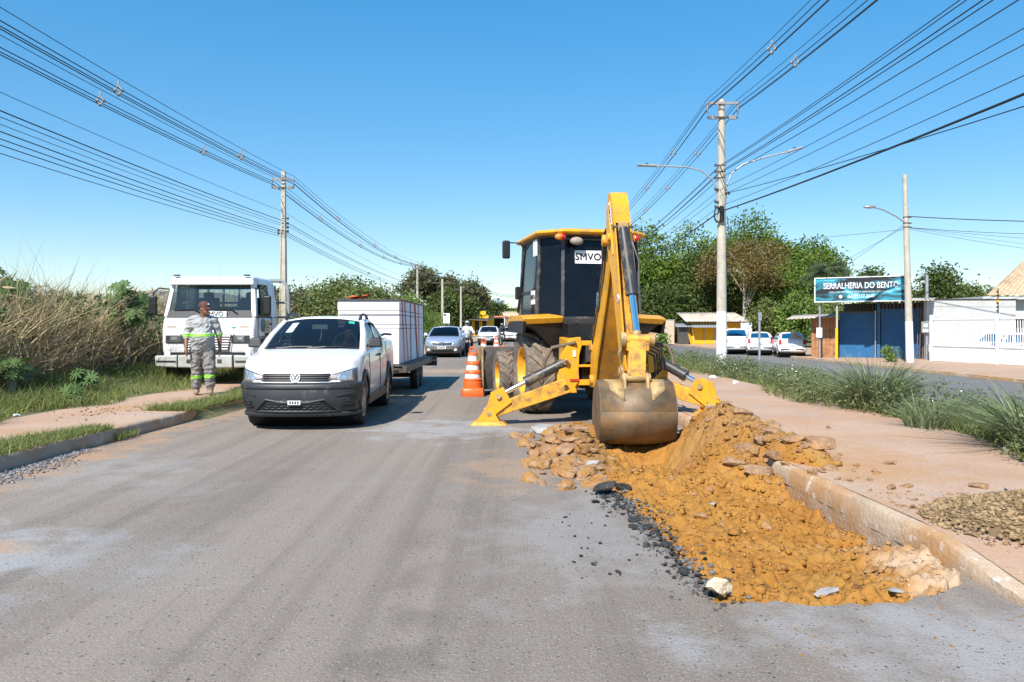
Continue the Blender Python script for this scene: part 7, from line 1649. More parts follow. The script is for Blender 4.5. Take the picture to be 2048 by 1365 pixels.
MB().box((-0.60, -1.672, 0.64), (0.13, 0.012, 0.03)).build('red_label', M('red_label', (0.5, 0.03, 0.02), 0.5), bh); MB().box((-0.60, -1.668, 1.02), (0.045, 0.008, 0.09)).build('white_label', mt['paper'], bh)
MB().box((-0.38, -1.62, 1.02), (0.08, 0.05, 0.24)).build('valve_plate', mt['steel'], bh)
for k in range(7): MB().tube([(-0.36, -1.64, 0.94 + 0.026 * k), (-0.26, -1.74 - 0.01 * k, 0.93 + 0.03 * k), (-0.12, -1.72, 0.95 + 0.026 * k), (0.06, -1.55, 0.97 + 0.03 * k)], 0.018, 7).build('hose', Hy, bh, smooth=60)
MB().box((0.0, -1.35, 0.85), (0.9, 0.35, 0.7)).build('frame_back', Bk, bh)
# stabilizers: pivots in machine frame, feet in world
def stab(pin_lo, pin_hi, foot, s):
    A = WM @ Vector(pin_lo); B = WM @ Vector(pin_hi); F = Vector(foot); e = F + Vector((0, 0, 0.17)); d_ = (e - A).normalized()
    lg = WB(); lg.bar(A - d_ * 0.05, e + d_ * 0.06, 0.13, 0.22, up=(0, 0, 1), h2=0.17); lg.build('stabilizer_leg', Yw, bh, bevel=0.012)
    up_ = Vector((0, 0, 1)); h = e - d_ * 0.16 + Vector((0, 0, 0.20))
    for o_ in (-0.085, 0.085):
        n_ = d_.cross(up_).normalized() * o_
        er = WB(); q = [e - d_ * 0.34 + Vector((0, 0, 0.05)), e + d_ * 0.02 + Vector((0, 0, -0.09)), e + d_ * 0.13, e + d_ * 0.02 + Vector((0, 0, 0.12)), h + d_ * 0.13 + Vector((0, 0, 0.08)), h - d_ * 0.06 + Vector((0, 0, 0.09))]
        m_ = d_.cross(up_).normalized() * 0.012
        er.v = [p_ + n_ - m_ for p_ in q] + [p_ + n_ + m_ for p_ in q]; er.f = [(5, 4, 3, 2, 1, 0), (6, 7, 8, 9, 10, 11)] + [(k, (k + 1) % 6, 6 + (k + 1) % 6, 6 + k) for k in range(6)]
        er.build('foot_plate', Yl, bh)
    side_ = d_.cross(up_).normalized()
    for c_ in (h + d_ * 0.02, e): WB().cyl(c_ - side_ * 0.13, c_ + side_ * 0.13, 0.038, n=12).build('pin', mt['ochre_steel'], bh, smooth=40)
    m_ = B.lerp(h, 0.60)
    WB().cyl(B, m_, 0.075, n=16).build('stabilizer_cylinder', Hy, bh, smooth=50); WB().cyl(m_ - (m_ - B).normalized() * 0.05, m_ + (m_ - B).normalized() * 0.02, 0.082, n=16).build('cylinder_collar', Hy, bh, smooth=50)
    WB().cyl(m_, h, 0.036, n=14).build('piston_rod', mt['chrome'], bh, smooth=50)
    pd = WB(); z0_ = F.z
    pd.hexa([F + Vector((-0.27, -0.17, 0.0)), F + Vector((0.27, -0.17, 0)), F + Vector((0.27, 0.17, 0)), F + Vector((-0.27, 0.17, 0)), F + Vector((-0.20, -0.15, 0.05)), F + Vector((0.20, -0.15, 0.05)), F + Vector((0.20, 0.15, 0.05)), F + Vector((-0.20, 0.15, 0.05))])
    pd.build('foot_pad', Yw, bh, bevel=0.006)
    for o_ in (-0.11, 0.11):
        w_ = WB(); yy = F.y + o_; w_.prism([(F.x - 0.18, z0_ + 0.05), (F.x + 0.16, z0_ + 0.05), (F.x + 0.05, z0_ + 0.23), (F.x - 0.05, z0_ + 0.23)], lambda u, v, q_: (u, q_, v), yy - 0.012, yy + 0.012); w_.build('pad_ear', Yl, bh)
    hs_ = B.lerp(h, 0.35)
    WB().tube([B + Vector((0.02, 0.02, 0.22)), B + Vector((-0.15 * s, -0.05, 0.28)) * 1.0, B.lerp(h, 0.2) + Vector((0, 0.05, 0.30)), B.lerp(h, 0.30) + Vector((0, 0, 0.18)), B.lerp(h, 0.34) + Vector((0, 0, 0.06))], 0.026, 7).build('hose', M('dusty_hose', (0.14, 0.10, 0.07), 0.9, var=0.3) if s < 0 else bpy.data.materials['dusty_hose'], bh, smooth=60)
stab((-0.735, -1.62, 0.55), (-0.72, -1.62, 0.90), (-0.33, 11.22, 0.0), -1)
stab((0.735, -1.62, 0.55), (0.72, -1.62, 0.90), (2.84, 11.05, 0.155), 1)
# swing post
WB().cyl((1.36, 11.18, 0.45), (1.36, 11.18, 1.25), 0.12, n=14).build('king_post', Yw, bh, smooth=50)
for z in (0.60, 1.12): WB().box((1.36, 11.12, z), (0.5, 0.30, 0.09)).build('swing_yoke', Yw, bh, bevel=0.01)
# boom: two side plates, webs
cl = [(11.02, 0.60, 0.235, 0.13), (10.90, 1.0, 0.225, 0.18), (10.68, 1.5, 0.185, 0.20), (10.42, 2.0, 0.135, 0.16), (10.16, 2.45, 0.108, 0.12), (10.04, 2.66, 0.10, 0.09)]   # y, z, half width, half depth
def boom_pts(i, e=0.0):
    y, z, w_, h_ = cl[i]; a = cl[max(i - 1, 0)]; b = cl[min(i + 1, len(cl) - 1)]
    ty, tz = b[0] - a[0], b[1] - a[1]; l_ = math.hypot(ty, tz); ny, nz = -tz / l_, ty / l_      # towards the camera side
    return (y, z, w_, ny * (h_ + e), nz * (h_ + e))
BX = 1.362
for s in (-1, 1):
    m = WB()
    for i in range(6):
        y, z, w_, dy, dz = boom_pts(i, 0.025)
        for q in (-1, 1):
            for o_ in (0.0, 0.022): m.v.append((BX + s * (w_ - o_) * 0.99 - 0.1 * q * dy, y + q * dy + s * (w_ - o_) * 0.1, z + q * dz))
    for i in range(5):
        b_ = i * 4; m.f += [(b_, b_ + 4, b_ + 6, b_ + 2), (b_ + 1, b_ + 3, b_ + 7, b_ + 5), (b_, b_ + 1, b_ + 5, b_ + 4), (b_ + 2, b_ + 6, b_ + 7, b_ + 3)]
    m.f += [(0, 2, 3, 1), (20, 21, 23, 22)]
    m.build('boom_side_plate', Yl, bh)
for q in (-1, 1):
    m = WB()
    for i in range(6):
        y, z, w_, dy, dz = boom_pts(i, -0.01)
        m.v += [(BX - (w_ - 0.02) * 0.99 - 0.1 * q * dy, y + q * dy - 0.1 * (w_ - 0.02), z + q * dz), (BX + (w_ - 0.02) * 0.99 - 0.1 * q * dy, y + q * dy + 0.1 * (w_ - 0.02), z + q * dz)]
    m.f = [(2 * i, 2 * i + 1, 2 * i + 3, 2 * i + 2) for i in range(5)]; solid(m.build('boom_web', GrimeShade, bh), 0.015)
WB().cyl((BX - 0.20, 10.08, 2.52), (BX + 0.20, 10.08, 2.52), 0.075, n=16).build('boom_pin', Yl, bh, smooth=40)
WB().cyl((BX - 0.27, 10.98, 0.66), (BX + 0.27, 10.98, 0.66), 0.07, n=14).build('boom_pin', Yw, bh, smooth=40)
# emblem on the boom side plate
y, z, w_, dy, dz = boom_pts(2); WB().cyl((BX - w_ - 0.004, y, z + 0.25), (BX - w_ - 0.012, y, z + 0.25), 0.13, n=20).build('round_crest', bpy.data.materials['crest_green'], bh)
# dipper
D0 = Vector((1.340, 9.98, 3.10)); D1 = Vector((1.468, 9.52, 0.86))
dd = (D1 - D0).normalized(); dl = (D1 - D0).length
SA = rad(9); rx = Vector((math.cos(SA), math.sin(SA), 0)); rx = (rx - dd * rx.dot(dd)).normalized(); fw = dd.cross(rx).normalized()
if fw.y > 0: fw = -fw                                    # towards the camera
def dp(t_, x, f): return D0 + dd * (t_ * dl) + rx * x + fw * f
prof_f = fl([(0, 0.07), (0.02, 0.10), (0.12, 0.13), (0.26, 0.13), (0.6, 0.10), (1, 0.08)]); prof_b = fl([(0, 0.05), (0.05, 0.14), (0.2, 0.25), (0.3, 0.25), (0.45, 0.17), (1, 0.12)])
for s in (-1, 1):
    m = WB(); n_ = 18
    for i in range(n_ + 1):
        t_ = i / n_
        for f in (prof_f(t_), -prof_b(t_)):
            for o_ in (0.108, 0.09): m.v.append(dp(t_, s * o_, f))
    for i in range(n_):
        b_ = i * 4; m.f += [(b_, b_ + 4, b_ + 6, b_ + 2), (b_ + 1, b_ + 3, b_ + 7, b_ + 5), (b_, b_ + 1, b_ + 5, b_ + 4), (b_ + 2, b_ + 6, b_ + 7, b_ + 3)]
    m.f += [(0, 2, 3, 1), (4 * n_, 4 * n_ + 1, 4 * n_ + 3, 4 * n_ + 2)]
    m.build('dipper_side_plate', Yl, bh)
    # raised rib with pin bosses on the plate
    WB().tube([dp(0.05, s * 0.110, -0.02), dp(0.16, s * 0.115, -0.02), dp(0.35, s * 0.112, 0.0)], 0.016, 6).build('plate_rib', Yl, bh, smooth=60)
    WB().cyl(dp(0.245, s * 0.09, -0.05), dp(0.245, s * 0.165, -0.05), 0.055, n=14).build('pin_boss', Yl, bh, smooth=40)
m = WB()
for i in range(13): m.v += [dp(i / 12, -0.092, -0.04), dp(i / 12, 0.092, -0.04)]
m.f = [(2 * i, 2 * i + 1, 2 * i + 3, 2 * i + 2) for i in range(12)]; solid(m.build('dipper_web', Yw, bh), 0.015)
m = WB()
for i in range(7): t_ = 0.0 + 0.185 * i / 6; m.v += [dp(t_, -0.092, prof_f(t_) - 0.006), dp(t_, 0.092, prof_f(t_) - 0.006)]
m.f = [(2 * i, 2 * i + 1, 2 * i + 3, 2 * i + 2) for i in range(6)]; solid(m.build('dipper_nose_plate', Yl, bh), 0.015)
WB().cyl(dp(0.215, -0.06, prof_f(0.2)), dp(0.215, -0.06, prof_f(0.2) - 0.03), 0.01).build('bolt', mt['steel'], bh)
WB().cyl(dp(0.21, -0.12, 0.10), dp(0.21, 0.12, 0.10), 0.035, n=12).build('pin', mt['steel'], bh, smooth=40)
# decal on the dipper plate, left side
lm = frame_m(WI @ dp(0.115, -0.125, -0.01), WI.to_3x3() @ dd, WI.to_3x3() @ fw * 1)
quadpatch('decal', mt['paper'], [WI @ dp(0.05, -0.112, -0.07), WI @ dp(0.18, -0.112, -0.07), WI @ dp(0.18, -0.112, 0.05), WI @ dp(0.05, -0.112, 0.05)], bh, 0.003)
text('lettering', 'IMPAX', 0.08, mt['ink'], bh, frame_m(WI @ dp(0.115, -0.119, -0.01), WI.to_3x3() @ dd, WI.to_3x3() @ fw), 0.002, 0.001)
WB().cyl(dp(0.60, -0.106, 0.03), dp(0.60, -0.116, 0.03), 0.05, n=18).build('warning_sticker', mt['paper'], bh); WB().bar(dp(0.585, -0.119, 0.0), dp(0.615, -0.119, 0.06), 0.006, 0.016, up=(1, 0, 0)).build('warning_mark', mt['red_lens'], bh)
# bucket cylinder in front of the dipper
C0 = dp(0.22, 0.0, 0.13); C1 = dp(0.60, 0.02, 0.19); C2 = dp(0.80, 0.03, 0.20)
WB().cyl(C0, C1, 0.072, n=18).build('bucket_cylinder', Hy, bh, smooth=50); WB().cyl(C1 - (C1 - C0).normalized() * 0.04, C1, 0.080, n=18).build('cylinder_collar', Hy, bh, smooth=50)
WB().cyl(C1, C2, 0.042, n=14).build('piston_rod', mt['chrome'], bh, smooth=50); WB().cyl(C2, C2 + (C2 - C1).normalized() * 0.10, 0.055, n=12).build('rod_end', mt['ochre_steel'], bh, smooth=50)
WB().bar(C0 + Vector((0, 0, 0.08)), C0 - Vector((0, 0, 0.04)), 0.13, 0.10, up=(0, -1, 0)).build('cylinder_head', mt['ochre_steel'], bh, bevel=0.015)
# link
L0 = C2 + (C2 - C1).normalized() * 0.10
WB().cyl(L0 + Vector((-0.18, 0, 0)), L0 + Vector((0.18, 0, 0)), 0.065, n=14).build('link_boss', Yw, bh, smooth=40)
KB = Vector((1.475, 9.28, 0.80))
for s in (-1, 1):
    WB().bar(L0 + Vector((s * 0.165, 0, 0.06)), Vector((1.468 + s * 0.165, 9.52, 1.06)), 0.022, 0.13, up=(0, -1, 0)).build('guide_link', mt['ochre_steel'], bh, bevel=0.008)
    WB().cyl(L0 + Vector((s * 0.14, 0, 0)), L0 + Vector((s * 0.20, 0, 0)), 0.085, n=16).build('link_cheek', mt['ochre_steel'], bh, smooth=40)
WB().bar(L0 + Vector((0, 0, -0.02)), KB, 0.20, 0.12, up=(0, -1, 0), w2=0.22, h2=0.10).build('tipping_link', Yw, bh, bevel=0.012)
WB().box(L0 + Vector((0, 0.0, -0.09)), (0.27, 0.13, 0.10)).build('link_head', Yw, bh, bevel=0.012)
WB().cyl(KB + Vector((-0.17, 0, 0)), KB + Vector((0.17, 0, 0)), 0.05, n=12).build('bucket_pin', mt['ochre_steel'], bh, smooth=40); WB().cyl((1.30, 9.54, 0.86), (1.65, 9.54, 0.86), 0.055, n=12).build('bucket_pin', mt['ochre_steel'], bh, smooth=40)
# bucket: rolled shell with side plates
bp_ = [(9.60, 0.70), (9.45, 0.755), (9.28, 0.735), (9.14, 0.655), (9.05, 0.54), (9.02, 0.41), (9.045, 0.27), (9.12, 0.14), (9.25, 0.05), (9.42, 0.0), (9.65, -0.01), (9.9, 0.03)]
x0, x1 = 1.035, 1.905
m = WB(); m.v = [(x, y, z) for (y, z) in bp_ for x in (x0, x1)]; m.f = [(2 * i, 2 * i + 1, 2 * i + 3, 2 * i + 2) for i in range(len(bp_) - 1)]
bo = m.build('bucket', mt['rusty'], bh, smooth=60); solid(bo, 0.022, 0)
m = WB(); q_ = [(y - 0.018 if z > 0.1 else y, z - (0.018 if z < 0.25 else 0.0)) for y, z in bp_[5:]]; q_[0] = (9.0, 0.425)
m.v = [(x, y, z) for (y, z) in q_ for x in (x0 - 0.012, x1 + 0.012)]; m.f = [(2 * i, 2 * i + 1, 2 * i + 3, 2 * i + 2) for i in range(len(q_) - 1)]
solid(m.build('wear_plate', mt['rusty'], bo, smooth=60), 0.02, 0)
for x in (x0, x1):
    m = WB(); pl = bp_ + [(9.95, 0.30), (9.80, 0.62)]; m.prism(pl, lambda u, v, w_: (w_, u, v), x - 0.014, x + 0.014); m.build('side_plate', mt['rusty'], bo)
for x in (1.33, 1.60): m = WB(); m.prism([(9.16, 0.66), (9.62, 0.69), (9.60, 0.92), (9.50, 0.94), (9.36, 0.86), (9.25, 0.86), (9.18, 0.78)], lambda u, v, w_: (w_, u, v), x - 0.016, x + 0.016); m.build('hinge_ear', mt['ochre_steel'], bo)
for s in (-1, 1):
    m = WB(); xa = 1.47 + s * 0.16; xb = 1.47 + s * 0.30
    m.v = [(xa, y - 0.016, z + 0.016) for y, z in bp_[0:5]] + [(lerp(xb + s * 0.08, xb, i / 4) if i < 4 else xa + s * 0.02, bp_[i][0] - 0.016, bp_[i][1] + 0.016) for i in range(5)]
    m.f = [(i, i + 1, 6 + i, 5 + i) for i in range(4)]; solid(m.build('reinforcement', mt['ochre_steel'], bo, smooth=60), 0.012)
for k in range(5): x = lerp(x0 + 0.08, x1 - 0.08, k / 4); WB().bar((x, 9.86, 0.03), (x, 10.06, 0.07), 0.07, 0.04, w2=0.04, h2=0.015).build('tooth', mt['steel'], bo)
# hoses over the boom and at the swing post
for k in range(3):
    o_ = 0.03 * k
    WB().tube([(1.20 - o_, 10.98, 1.15), (1.17 - o_, 10.85, 1.30), (1.235 - o_, 10.58, 1.75), (1.255 - o_, 10.32, 2.2), (1.25 - o_, 10.16, 2.6), (1.27, 10.05, 2.78), (1.33, 10.0, 2.62)], 0.013, 6).build('hose', Hy, bh, smooth=60)
for k in range(4):
    o_ = 0.035 * k
    WB().tube([(1.52, 11.15, 1.0 + o_), (1.75 + o_, 10.9, 1.12 + o_), (1.98 + o_, 10.85, 1.0 + o_), (2.02 + o_, 10.95, 0.72 + o_), (1.85, 11.2, 0.55 + o_)], 0.017, 7).build('hose', Hy, bh, smooth=60)
WB().tube([dp(0.30, 0.10, 0.15), dp(0.42, 0.14, 0.2), dp(0.56, 0.11, 0.2), dp(0.60, 0.06, 0.24)], 0.011, 6).build('hose', Hy, bh, smooth=60)
WB().tube([dp(0.24, 0.095, 0.15), dp(0.40, 0.10, 0.15), dp(0.59, 0.095, 0.15)], 0.010, 6).build('steel_pipe', mt['steel'], bh, smooth=60)
# loader bucket and arms in front
lb_ = MB(); lp = [(3.35, 0.12), (4.25, 0.10), (4.3, 0.14), (3.62, 0.30), (3.52, 0.55), (3.55, 0.95), (3.35, 1.0), (3.22, 0.6)]
lb_.prism(lp, lambda u, v, w_: (w_, u, v), -1.17, 1.17); lo = lb_.build('loader_bucket', mt['steel'], bh, bevel=0.01)
for s in (-1, 1):
    MB().prism([(3.18, 0.10), (4.3, 0.08), (4.25, 0.22), (3.75, 0.95), (3.2, 1.02)], lambda u, v, w_: (s * w_, u, v), 1.165, 1.20).build('end_plate', mt['ochre_steel'], lo)
    MB().bar((s * 0.62, 0.9, 1.35), (s * 0.62, 3.25, 0.55), 0.12, 0.22).build('loader_arm', Yl, bh, bevel=0.02)
# ================================================================== people, cones, motorcycles
def fuse(name, caps, mat, parent, voxel=0.012, smooth_it=6, folds=0.0):
    """tapered limbs and ellipsoids grown together into one continuous skin"""
    m = MB()
    for c in caps:
        if len(c) == 2: m.ball(c[0], c[1], 16, 10)
        else:
            a, b, ra, rb = c; m.cyl(a, b, ra, rb, 14); m.ball(a, ra, 14, 8); m.ball(b, rb, 14, 8)
    o = m.build(name, mat, None)
    r_ = o.modifiers.new('r', 'REMESH'); r_.mode = 'VOXEL'; r_.voxel_size = voxel
    s_ = o.modifiers.new('s', 'SMOOTH'); s_.factor = 0.5; s_.iterations = smooth_it
    me = bpy.data.meshes.new_from_object(o.evaluated_get(bpy.context.evaluated_depsgraph_get())); me.materials.clear(); me.materials.append(mat)
    if folds:
        nv = len(me.vertices); co = np.empty(nv * 3); me.vertices.foreach_get('co', co); co = co.reshape(-1, 3); nn = np.empty(nv * 3); me.vertices.foreach_get('normal', nn); nn = nn.reshape(-1, 3)
        an = np.arctan2(co[:, 1], co[:, 0]); q = fbm(an * 2.2 + co[:, 2] * 9 + 40, co[:, 2] * 26 - an * 3, 3)
        me.vertices.foreach_set('co', (co + nn * (q * folds)[:, None]).ravel())
    me.polygons.foreach_set('use_smooth', [True] * len(me.polygons)); me.name = name
    old = o.data; bpy.data.objects.remove(o); bpy.data.meshes.remove(old)
    o = link(bpy.data.objects.new(name, me)); o.parent = parent
    return o
def girdle(name, src, z0, z1, mat, parent, off=0.007, cond=lambda c: True):
    me = src.data; m = MB(); idx = {}
    for p_ in me.polygons:
        c = p_.center
        if z0 < c.z < z1 and cond(c):
            f = []
            for vi in p_.vertices:
                if vi not in idx: v = me.vertices[vi]; idx[vi] = len(m.v); m.v.append(tuple(v.co + v.normal * off))
                f.append(idx[vi])
            m.f.append(tuple(f))
    return m.build(name, mat, parent, smooth=60, fix=False)
SKIN = M('brown_skin', (0.20, 0.095, 0.055), 0.5, var=0.12, scale=10)
CLOTH = M('grey_workwear', (0.34, 0.35, 0.355), 0.9, var=0.14, scale=5, bump=0.5, bscale=16, dirt=((0.36, 0.27, 0.17), 0.2, 5))
TROU = M('grey_trousers', (0.20, 0.192, 0.19), 0.9, var=0.25, scale=5, bump=0.6, bscale=14, dirt=((0.34, 0.24, 0.15), 0.3, 4))
HIVIS = M('lime_band', (0.27, 0.64, 0.07), 0.6, var=0.06)
SILV = M('silver_band', (0.62, 0.64, 0.60), 0.5)
CAPM = M('brown_cap', (0.10, 0.04, 0.03), 0.8, var=0.2)
BOOT = M('tan_boots', (0.27, 0.20, 0.14), 0.85, var=0.2)
HAIR = M('black_hair', (0.012, 0.01, 0.009), 0.8)
wk = thing('person', 'worker in grey reflective workwear and brown cap walking on left pavement', 'person', (-5.72, 14.42, 0.158), 0.30)
# joints, local: front = -y, image right = +x
def hand(wr, s, fwd):
    c = [((wr), wr + Vector((0, fwd * 0.4, -0.07)), 0.026, 0.036)]
    pm = wr + Vector((0, fwd * 0.5, -0.085))
    for k, l_ in enumerate((0.062, 0.072, 0.068, 0.055)):
        b0 = pm + Vector((s * 0.004, -0.030 + 0.02 * k, -0.012)); k1 = b0 + Vector((-s * 0.006, 0, -l_ * 0.5)); k2 = k1 + Vector((-s * 0.018, 0, -l_ * 0.42))
        c += [(b0, k1, 0.0105, 0.010), (k1, k2, 0.010, 0.0085)]
    t0 = wr + Vector((0, -0.028, -0.03)); t1 = t0 + Vector((-s * 0.008, -0.022, -0.035)); t2 = t1 + Vector((-s * 0.008, -0.004, -0.03)); c += [(t0, t1, 0.013, 0.012), (t1, t2, 0.012, 0.010)]
    return c
HC = Vector((0.035, -0.035, 1.585))                       # head centre
sk = [((0, 0, 0.95), (0.14, 0.11, 0.14)), ((0, 0.0, 1.2), (0.16, 0.11, 0.2)), (Vector((0, 0.0, 1.38)), Vector((0.02, -0.02, 1.50)), 0.07, 0.058),
      (HC, (0.076, 0.094, 0.112)), (HC + Vector((0.025, -0.035, -0.06)), (0.055, 0.06, 0.06))]
hd = Vector((0.72, -0.69, 0)).normalized(); sdv = Vector((hd.y, -hd.x, 0))        # face direction turned to image right
sk += [(HC + hd * 0.095 + Vector((0, 0, -0.015)), (0.017, 0.017, 0.028)), (HC + hd * 0.088 + Vector((0, 0, -0.068)), (0.026, 0.022, 0.013)), (HC + hd * 0.075 + Vector((0, 0, -0.1)), (0.03, 0.03, 0.025))]
for s in (-1, 1): sk.append((HC - hd * 0.005 + sdv * s * 0.078 + Vector((0, 0, -0.01)), (0.016, 0.022, 0.032)))
armL = [Vector((0.205, 0.01, 1.36)), Vector((0.285, 0.06, 1.10)), Vector((0.300, 0.02, 0.85))]
armR = [Vector((-0.205, 0.01, 1.36)), Vector((-0.280, 0.00, 1.10)), Vector((-0.270, -0.12, 0.87))]
for s, ar in ((1, armL), (-1, armR)): sk += [(ar[0], ar[1], 0.052, 0.046), (ar[1], ar[2], 0.046, 0.032)] + hand(ar[2], s, -0.03)
legL = [Vector((0.10, 0.0, 0.86)), Vector((0.125, -0.07, 0.48)), Vector((0.135, -0.03, 0.09))]
legR = [Vector((-0.10, 0.0, 0.86)), Vector((-0.105, 0.02, 0.48)), Vector((-0.115, 0.10, 0.09))]
for lg in (legL, legR): sk += [(lg[0], lg[1], 0.075, 0.055), (lg[1], lg[2], 0.055, 0.04), (lg[2], lg[2] + Vector((0, -0.1, -0.035)), 0.04, 0.035)]
fuse('body', sk, SKIN, wk, 0.009, 3)
sh_ = [((0, -0.01, 1.27), (0.20, 0.145, 0.17)), ((0, -0.065, 1.06), (0.212, 0.20, 0.19)), ((0, -0.04, 0.93), (0.20, 0.165, 0.11)), ((0, 0.01, 1.37), (0.17, 0.10, 0.08)), (Vector((-0.05, -0.03, 0.95)), Vector((-0.06, -0.02, 0.90)), 0.165, 0.155), (Vector((0.05, -0.03, 0.95)), Vector((0.06, -0.02, 0.90)), 0.165, 0.155)]
for ar in (armL, armR): sh_ += [(ar[0] - Vector((0, 0, 0.0)), ar[0].lerp(ar[1], 0.98), 0.072, 0.062), (ar[1], ar[1].lerp(ar[2], 0.12), 0.060, 0.056), (ar[0], Vector((ar[0].x * 0.4, 0, 1.40)), 0.075, 0.07)]
shirt = fuse('shirt', sh_, CLOTH, wk, 0.011, 4, 0.055)
tr_ = [((0, 0.0, 0.86), (0.185, 0.15, 0.13))]
for lg in (legL, legR): tr_ += [(lg[0], lg[1], 0.122, 0.100), (lg[1], lg[2] + Vector((0, 0, 0.075)), 0.098, 0.086)]
trs = fuse('trousers', tr_, TROU, wk, 0.011, 3, 0.06)
girdle('chest_band', shirt, 1.075, 1.125, HIVIS, wk); girdle('chest_band_lining', shirt, 1.125, 1.14, SILV, wk, 0.006)
girdle('leg_band', trs, 0.315, 0.372, HIVIS, wk, cond=lambda c: c.x > 0); girdle('leg_band', trs, 0.295, 0.352, HIVIS, wk, cond=lambda c: c.x < 0)
for lg in (legL, legR):
    bt = []; a_ = lg[2] + Vector((0, 0.01, 0.05)); bt += [(a_, lg[2] + Vector((0, 0, -0.03)), 0.060, 0.058), (lg[2] + Vector((0, 0.03, -0.038)), lg[2] + Vector((0.012, -0.18, -0.044)), 0.052, 0.048)]
    fuse('boot', bt, BOOT, wk, 0.009, 2)
cp = MB(); cc = HC + Vector((0, 0, 0.035)); prof_ = [(0.105, -0.005), (0.104, 0.03), (0.094, 0.065), (0.07, 0.09), (0.035, 0.103), (0.002, 0.106)]
cp.lathe(prof_, lambda x, y, h: tuple(cc + hd * x * 1.06 + sdv * y * 0.92 + Vector((0, 0, h))), 24); cap_ = cp.build('cap', CAPM, wk, smooth=60)
br_ = MB().grid(lambda u, v: tuple(cc + hd * (0.075 + 0.115 * v * (1 - 0.9 * (2 * u - 1) ** 2 * 0.6)) + sdv * lerp(-0.085, 0.085, u) * (1 - 0.25 * v) + Vector((0, 0, -0.002 - 0.025 * v - 0.02 * (2 * u - 1) ** 2))), 10, 5); solid(br_.build('cap_brim', CAPM, cap_, smooth=60), 0.006)
MB().ball(cc + hd * 0.10 + Vector((0, 0, 0.045)), (0.02, 0.02, 0.014)).build('cap_badge', mt['paper'], cap_)
hr_ = [(HC - hd * 0.02 + Vector((0, 0, 0.012)), (0.088, 0.088, 0.075))]
fuse('hair', hr_, HAIR, wk, 0.012, 2)
for s in (-1, 1): MB().ball(HC + hd * 0.082 + sdv * s * 0.032 + Vector((0, 0, 0.012)), (0.011, 0.011, 0.008)).build('eye', mt['ink'], wk, smooth=60)
# neck opening of the shirt shows skin; driver in the pickup
dv = thing('person', 'driver in dark clothes sitting behind the pickup windscreen', 'person', pk.t.matrix_world.translation, 0)
dv.location = (-2.90, 10.42, 0.0); dv.rotation_euler = (0, 0, pk.t.rotation_euler.z)
fuse('body', [((0.37, 2.02, 1.27), (0.085, 0.10, 0.12)), ((0.37, 2.1, 0.98), (0.2, 0.13, 0.24)), (Vector((0.37, 2.06, 1.1)), Vector((0.37, 2.04, 1.2)), 0.06, 0.055), (Vector((0.54, 2.05, 1.1)), Vector((0.6, 1.85, 0.95)), 0.06, 0.05), (Vector((0.6, 1.85, 0.95)), Vector((0.48, 1.72, 1.06)), 0.045, 0.04), (Vector((0.2, 2.05, 1.1)), Vector((0.16, 1.85, 0.95)), 0.06, 0.05), (Vector((0.16, 1.85, 0.95)), Vector((0.27, 1.72, 1.06)), 0.045, 0.04)], SKIN, dv, 0.02, 3)
fuse('shirt', [((0.37, 2.1, 0.98), (0.215, 0.145, 0.22)), (Vector((0.54, 2.05, 1.1)), Vector((0.58, 1.93, 1.02)), 0.07, 0.06), (Vector((0.2, 2.05, 1.1)), Vector((0.17, 1.93, 1.02)), 0.07, 0.06)], mt['interior'], dv, 0.02, 3)

# ---- traffic cones
def drum_cone(label, x, y, s=1.0):
    t = thing('traffic_cone', label, 'traffic cone', (x, y, 0.0), 0.1, 'orange traffic cones along the road works')
    def sq(x_, y_, k): 
        m_ = max(abs(x_), abs(y_), 1e-6); r_ = math.hypot(x_, y_); f = lerp(1.0, r_ / m_, k); return x_ * f, y_ * f
    def f_(k): return lambda a, b, h: (*[q * s for q in sq(a, b, k)], h * s)
    MB().lathe([(0.01, 0.0), (0.235, 0.0), (0.242, 0.015), (0.238, 0.13), (0.225, 0.155), (0.19, 0.165), (0.175, 0.175)], f_(0.45), 32).build('base', mt['orange'], t, smooth=40)
    MB().lathe([(0.195, 0.165), (0.192, 0.285), (0.178, 0.30), (0.185, 0.315), (0.185, 0.345), (0.165, 0.365)], f_(0.0), 28).build('tier', mt['orange'], t, smooth=40)
    MB().lathe([(0.163, 0.36), (0.158, 0.455)], f_(0), 28).build('reflective_band', mt['reflect'], t, smooth=40)
    MB().lathe([(0.158, 0.455), (0.168, 0.462), (0.166, 0.50), (0.148, 0.525), (0.136, 0.53)], f_(0), 28).build('tier', mt['orange'], t, smooth=40)
    MB().lathe([(0.136, 0.53), (0.128, 0.635)], f_(0), 28).build('reflective_band', mt['reflect'], t, smooth=40)
    MB().lathe([(0.128, 0.635), (0.140, 0.645), (0.138, 0.68), (0.118, 0.71), (0.104, 0.715)], f_(0), 28).build('tier', mt['orange'], t, smooth=40)
    MB().lathe([(0.104, 0.715), (0.096, 0.825)], f_(0), 28).build('reflective_band', mt['reflect'], t, smooth=40)
    MB().lathe([(0.096, 0.825), (0.106, 0.832), (0.10, 0.87), (0.075, 0.888), (0.01, 0.89)], f_(0), 28).build('tier', mt['orange'], t, smooth=40)
    MB().tube([(-0.062 * s, 0, 0.86 * s), (-0.06 * s, 0, 0.96 * s), (-0.045 * s, 0, 0.99 * s), (0.045 * s, 0, 0.99 * s), (0.06 * s, 0, 0.96 * s), (0.062 * s, 0, 0.86 * s)], 0.017 * s, 8).build('handle', mt['orange'], t, smooth=60)
drum_cone('large orange and white tiered traffic cone beside the front loader bucket', -0.80, 15.9)
drum_cone('orange tiered cone in the distance behind the large one', -1.0, 27.5)
drum_cone('furthest small tiered cone beyond the loader bucket', -0.72, 36)
